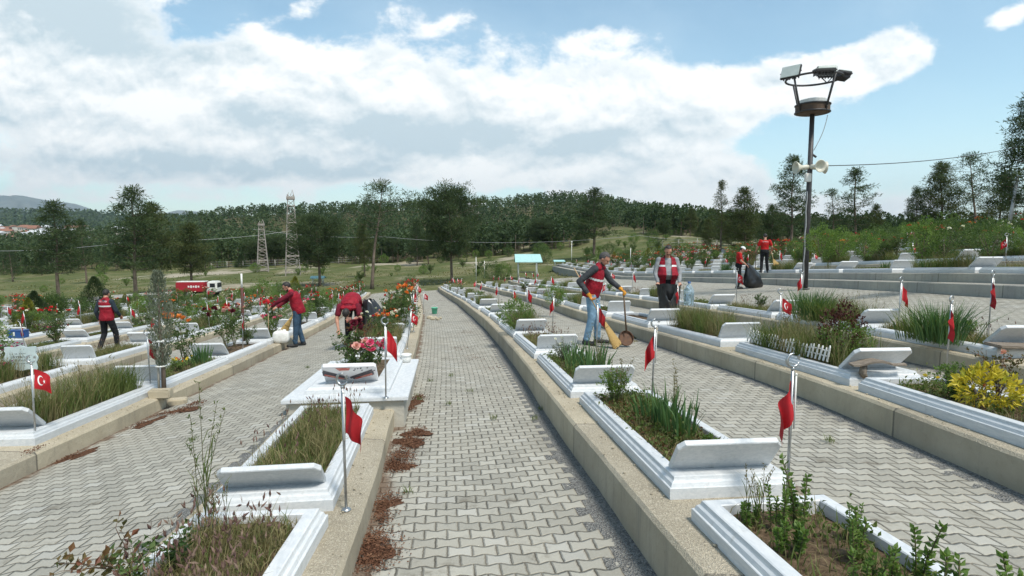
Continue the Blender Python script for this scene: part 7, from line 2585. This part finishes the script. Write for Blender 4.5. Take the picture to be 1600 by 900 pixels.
# ------------------------------------------------------------------ town on the far slope
M['wallpale'] = pmat('house_wall', (.55, .52, .46), (.46, .42, .37), .3, .9, per_obj=.25)
M['tiles'] = pmat('red_roof_tiles', (.26, .12, .075), (.2, .095, .06), .8, .9, per_obj=.2)
M['rooftin'] = pmat('pale_roof', (.55, .56, .57), (.46, .47, .48), .4, .7)
def house(px, py, d, w, h, red=True, far=True):
    r_ = ray(px, py); x = r_[0] / r_[1] * d; z = float(ground(x, d))
    t = thing('house', 'tiny pale house of the far town on the left slope' if far else 'white building between the trees on the wooded hill', 'house', (x, d, z - 1), rng.uniform(-.5, .5), 'houses of the far town' if far else 'buildings in the wood')
    dp = w * rng.uniform(.6, .9)
    a = MB(); a.box((0, 0, (h + 1) / 2), (w, dp, h + 1)); a.obj('wall', M['wallpale'], t)
    a = MB(); e = w * .06
    a.add([(-w / 2 - e, -dp / 2 - e, h + 1), (w / 2 + e, -dp / 2 - e, h + 1), (w / 2 + e, dp / 2 + e, h + 1), (-w / 2 - e, dp / 2 + e, h + 1), (-w / 2 - e, 0, h + 1 + dp * .28), (w / 2 + e, 0, h + 1 + dp * .28)], [(0, 1, 5, 4), (2, 3, 4, 5), (0, 4, 3), (1, 2, 5), (3, 2, 1, 0)]); a.obj('roof', M['tiles'] if red else M['rooftin'], t)
    for k in range(3):
        a = MB(); a.box(((k - 1) * w * .28, -dp / 2 - .03, 1 + h * .55), (w * .13, .06, h * .28)); a.obj('window', M['glassdark'], t)
for k in range(64):
    house(rng.uniform(-60, 140), 365, rng.uniform(760, 1090), rng.uniform(9, 20), rng.uniform(4, 8), rng.random() < .6)
for (px, d, w, h) in [(123, 330, 12, 3.5), (190, 300, 7, 3), (266, 430, 14, 5), (276, 440, 12, 5), (304, 470, 14, 6), (745, 330, 10, 3.5)]:
    house(px, 365, d, w, h, False, False)

# ------------------------------------------------------------------ litter, weeds in the joints, swept heap
def litter(pxs, n, spread, label, size=.022, mats=None):
    mb = MB()
    for (px, py, k) in pxs:
        c = on(px, py, ground_at, 60)
        m = int(n * k)
        xy = c[:2] + rng.normal(0, 1, (m, 2)) * np.array([spread * k ** .5, spread * k ** .5 * 1.6])
        z = np.array([ground_at(x, y) for x, y in xy]) + .012 + np.abs(rng.normal(0, .014, m)) * np.exp(-((xy[:, 0] - c[0]) / spread) ** 2)
        keep = np.abs(z - c[2]) < .12
        p_ = np.column_stack([xy, z])[keep]
        add_leaves(mb, p_, rng.normal(0, 1, (len(p_), 3)) * np.array([1, 1, .25]), rng.uniform(size * .5, size * 1.3, len(p_)), .55, 0)
    o = mb.obj('litter', mats or M['litter'])
    return tag(o, label, 'litter', None, 'stuff')
M['litter'] = leafmat('brown_litter', [(.07, .034, .02), (.13, .060, .034), (.20, .11, .065)], .05, .9, 6)
litter([(585, 868, 1.2), (582, 850, .8), (602, 785, .6), (622, 730, .8), (628, 712, .8), (640, 692, .8), (650, 676, .6), (640, 640, .4), (655, 622, .4), (600, 810, .3)], 900, .075, 'brown leaf litter swept along the left edge of the central path', .020)
litter([(285, 642, .8), (305, 632, .6), (255, 648, .5), (220, 664, .4), (110, 716, .4), (60, 735, .4)], 420, .09, 'leaf litter along the kerb below the sapling', .022)
litter([(745, 560, .4), (730, 520, .4), (770, 575, .3), (720, 545, .3), (690, 470, .3)], 240, .25, 'scattered dry leaves on the middle of the central path', .024)
litter([(975, 532, 1.0), (985, 527, .8), (962, 536, .6)], 600, .09, 'heap of swept dry grass in front of the broom', .05, M['grass_d'])
mb = MB()
for (px, py) in [(700, 632), (735, 612), (705, 588), (672, 596), (835, 655), (652, 620), (655, 626), (845, 640), (770, 655), (1085, 640), (1295, 690), (1130, 720), (300, 690), (480, 575), (640, 770)]:
    c = on(px, py, ground_at, 40); n = 26
    add_blades(mb, c + rng.normal(0, .025, (n, 3)) * np.array([1, 1, 0]), rng.uniform(.02, .08, n), .006, rng.uniform(.2, 1.0, n))
tag(mb.obj('grass', M['grass_g']), 'tiny green weeds in the joints of the paving', 'grass', None, 'stuff')
for k, (px, py) in enumerate([(346, 480), (180, 470)]): pass
# pebbles on the kerb tops and paths
mb = MB()
for k in range(420):
    r = ['R1', 'L1', 'R2', 'L2'][k % 4]; y = rng.uniform(2.4, 13)
    x = (xleft(r, y) + rng.uniform(.02, .24)) if r[0] == 'R' else xright(r, y) - rng.uniform(.02, .22)
    s_ = rng.uniform(.004, .014)
    mb.ico((x, y, float(H(r, y)) + s_ * .5), (s_, s_ * .8, s_ * .6), 1, 0, .15, False)
tag(mb.obj('gravel', M['concrete']), 'loose grit lying on the concrete kerbs', 'gravel', None, 'stuff')
# meadow grass seen far off
mb = MB()
n = 9000
y = rng.uniform(46, 95, n); x = y * np.tan(np.radians(rng.uniform(-46, 20, n))); z = ground(x, y)
ok = (y > 57) | (x < -30)
p_ = np.stack([x, y, z], 1)[ok]
add_blades(mb, p_, rng.uniform(.05, .16, len(p_)), .14, rng.uniform(.2, 1.0, len(p_)))
tag(mb.obj('grass', M['meadow'] if 'meadow' in M else M['grass_g']), 'rough meadow grass between graveyard and wood', 'grass', None, 'stuff')

# scattered low shrubs in the meadow
for k in range(26):
    a_ = rng.uniform(-40, -1); d_ = rng.uniform(62, 105); x = d_ * math.tan(radians(a_))
    bush(['darkgreen', 'roundgreen', 'green'][k % 3], (x, d_, float(ground(x, d_))), 'low green shrub scattered in the meadow behind the graves', 'meadow shrubs', rng.uniform(.8, 1.9), None, False)

for k, (fx, fy, ky, sc) in enumerate([(292, 466, 'rounddark', .8), (322, 466, 'rosy', 1.2), (335, 464, 'green', 1.3), (278, 468, 'roundgreen', 1.0)]):
    bush(ky, Vector(on(fx, fy, ground_at, 90)), ['dark shrub under the middle of the fire truck tank', 'rose bush in front of the fire truck cab gap', 'green shrub under the white truck cab', 'green shrub at the rear of the fire truck'][k], None, sc, None, False)
# young growth and brush along the foot of the wood
for k in range(60):
    a_ = rng.uniform(-44, 20); d_ = rng.uniform(108, 128); x = d_ * math.tan(radians(a_))
    if 7.5 < a_ < 12.5: continue
    bush(['rounddark', 'thuja_dark', 'roundgreen'][k % 3], (x, d_, float(ground(x, d_))), 'dark brush growing along the foot of the wood', 'brush at the foot of the wood', rng.uniform(1.0, 2.2), None, False)

# shrubs on the grassy slope right of centre
for k in range(44):
    a_ = rng.uniform(2, 17); d_ = rng.uniform(72, 150); x = d_ * math.tan(radians(a_))
    if x < CV['R4'](min(d_, 90)) + 1 and d_ < 80: continue
    bush(['darkgreen', 'roundgreen', 'rounddark', 'green'][k % 4], (x, d_, float(ground(x, d_))), 'shrub on the grassy slope in front of the wood', 'slope shrubs', rng.uniform(1.0, 2.4), None, False)
# matted needles and soil washed against the kerbs
def mats(pxs, label):
    mb = MB()
    for (px, py, rx, ry) in pxs:
        c = on(px, py, ground_at, 60); ph = rng.uniform(0, 6, 4); nr, na = 6, 30; vs = []
        for j in range(nr + 1):
            f = j / nr
            for k in range(na):
                a = 2 * pi * k / na
                w = 1 + .28 * sin(2 * a + ph[0]) + .22 * sin(3 * a + ph[1]) + .14 * sin(7 * a + ph[2]) + .1 * sin(12 * a + ph[3])
                x = c[0] + rx * w * f * cos(a); y = c[1] + ry * w * f * sin(a)
                vs.append((x, y, ground_at(x, y) + .018 * (1 - f ** 2) - .004 + rng.normal(0, .002)))
        ok_ = [abs(v[2] - c[2]) < .10 for v in vs]
        fs = [(j * na + k, (j + 1) * na + k, (j + 1) * na + (k + 1) % na, j * na + (k + 1) % na) for j in range(nr) for k in range(na)]
        fs = [f for f in fs if all(ok_[i] for i in f)]
        mb.add(vs, fs, 0, True)
    return tag(mb.obj('dirt', pmat('needle_mat', (.060, .030, .019), (.135, .070, .042), 55, .95, 1.0, .02, 6, spec=.1)), label, 'dirt', None, 'stuff')
mats([(586, 862, .13, .20), (604, 790, .10, .16), (622, 728, .13, .14), (640, 690, .17, .16), (652, 676, .14, .14), (650, 628, .12, .16)], 'reddish brown mats of needles along the left edge of central path')
mats([(290, 640, .22, .16), (232, 660, .12, .25), (120, 712, .10, .30)], 'brown soil washed against the kerb under the sapling')
# ------------------------------------------------------------------ the air between here and the mountains
hz = MB(); hz.box((-1500, 4000, 325), (17000, 9200, 850))
o = hz.obj('haze', None) if False else put('haze', hz.mesh('haze', []))
m = bpy.data.materials.new('haze'); m.use_nodes = True
nt = m.node_tree; nt.nodes.clear()
out = nt.nodes.new('ShaderNodeOutputMaterial'); pv = nt.nodes.new('ShaderNodeVolumePrincipled')
pv.inputs['Color'].default_value = (.76, .90, 1.0, 1); pv.inputs['Density'].default_value = 0.00008; pv.inputs['Anisotropy'].default_value = .45
nt.links.new(pv.outputs[0], out.inputs['Volume'])
o.data.materials.append(m)
tag(o, 'faint blue haze over the hills and far mountains', 'haze', None, 'stuff')
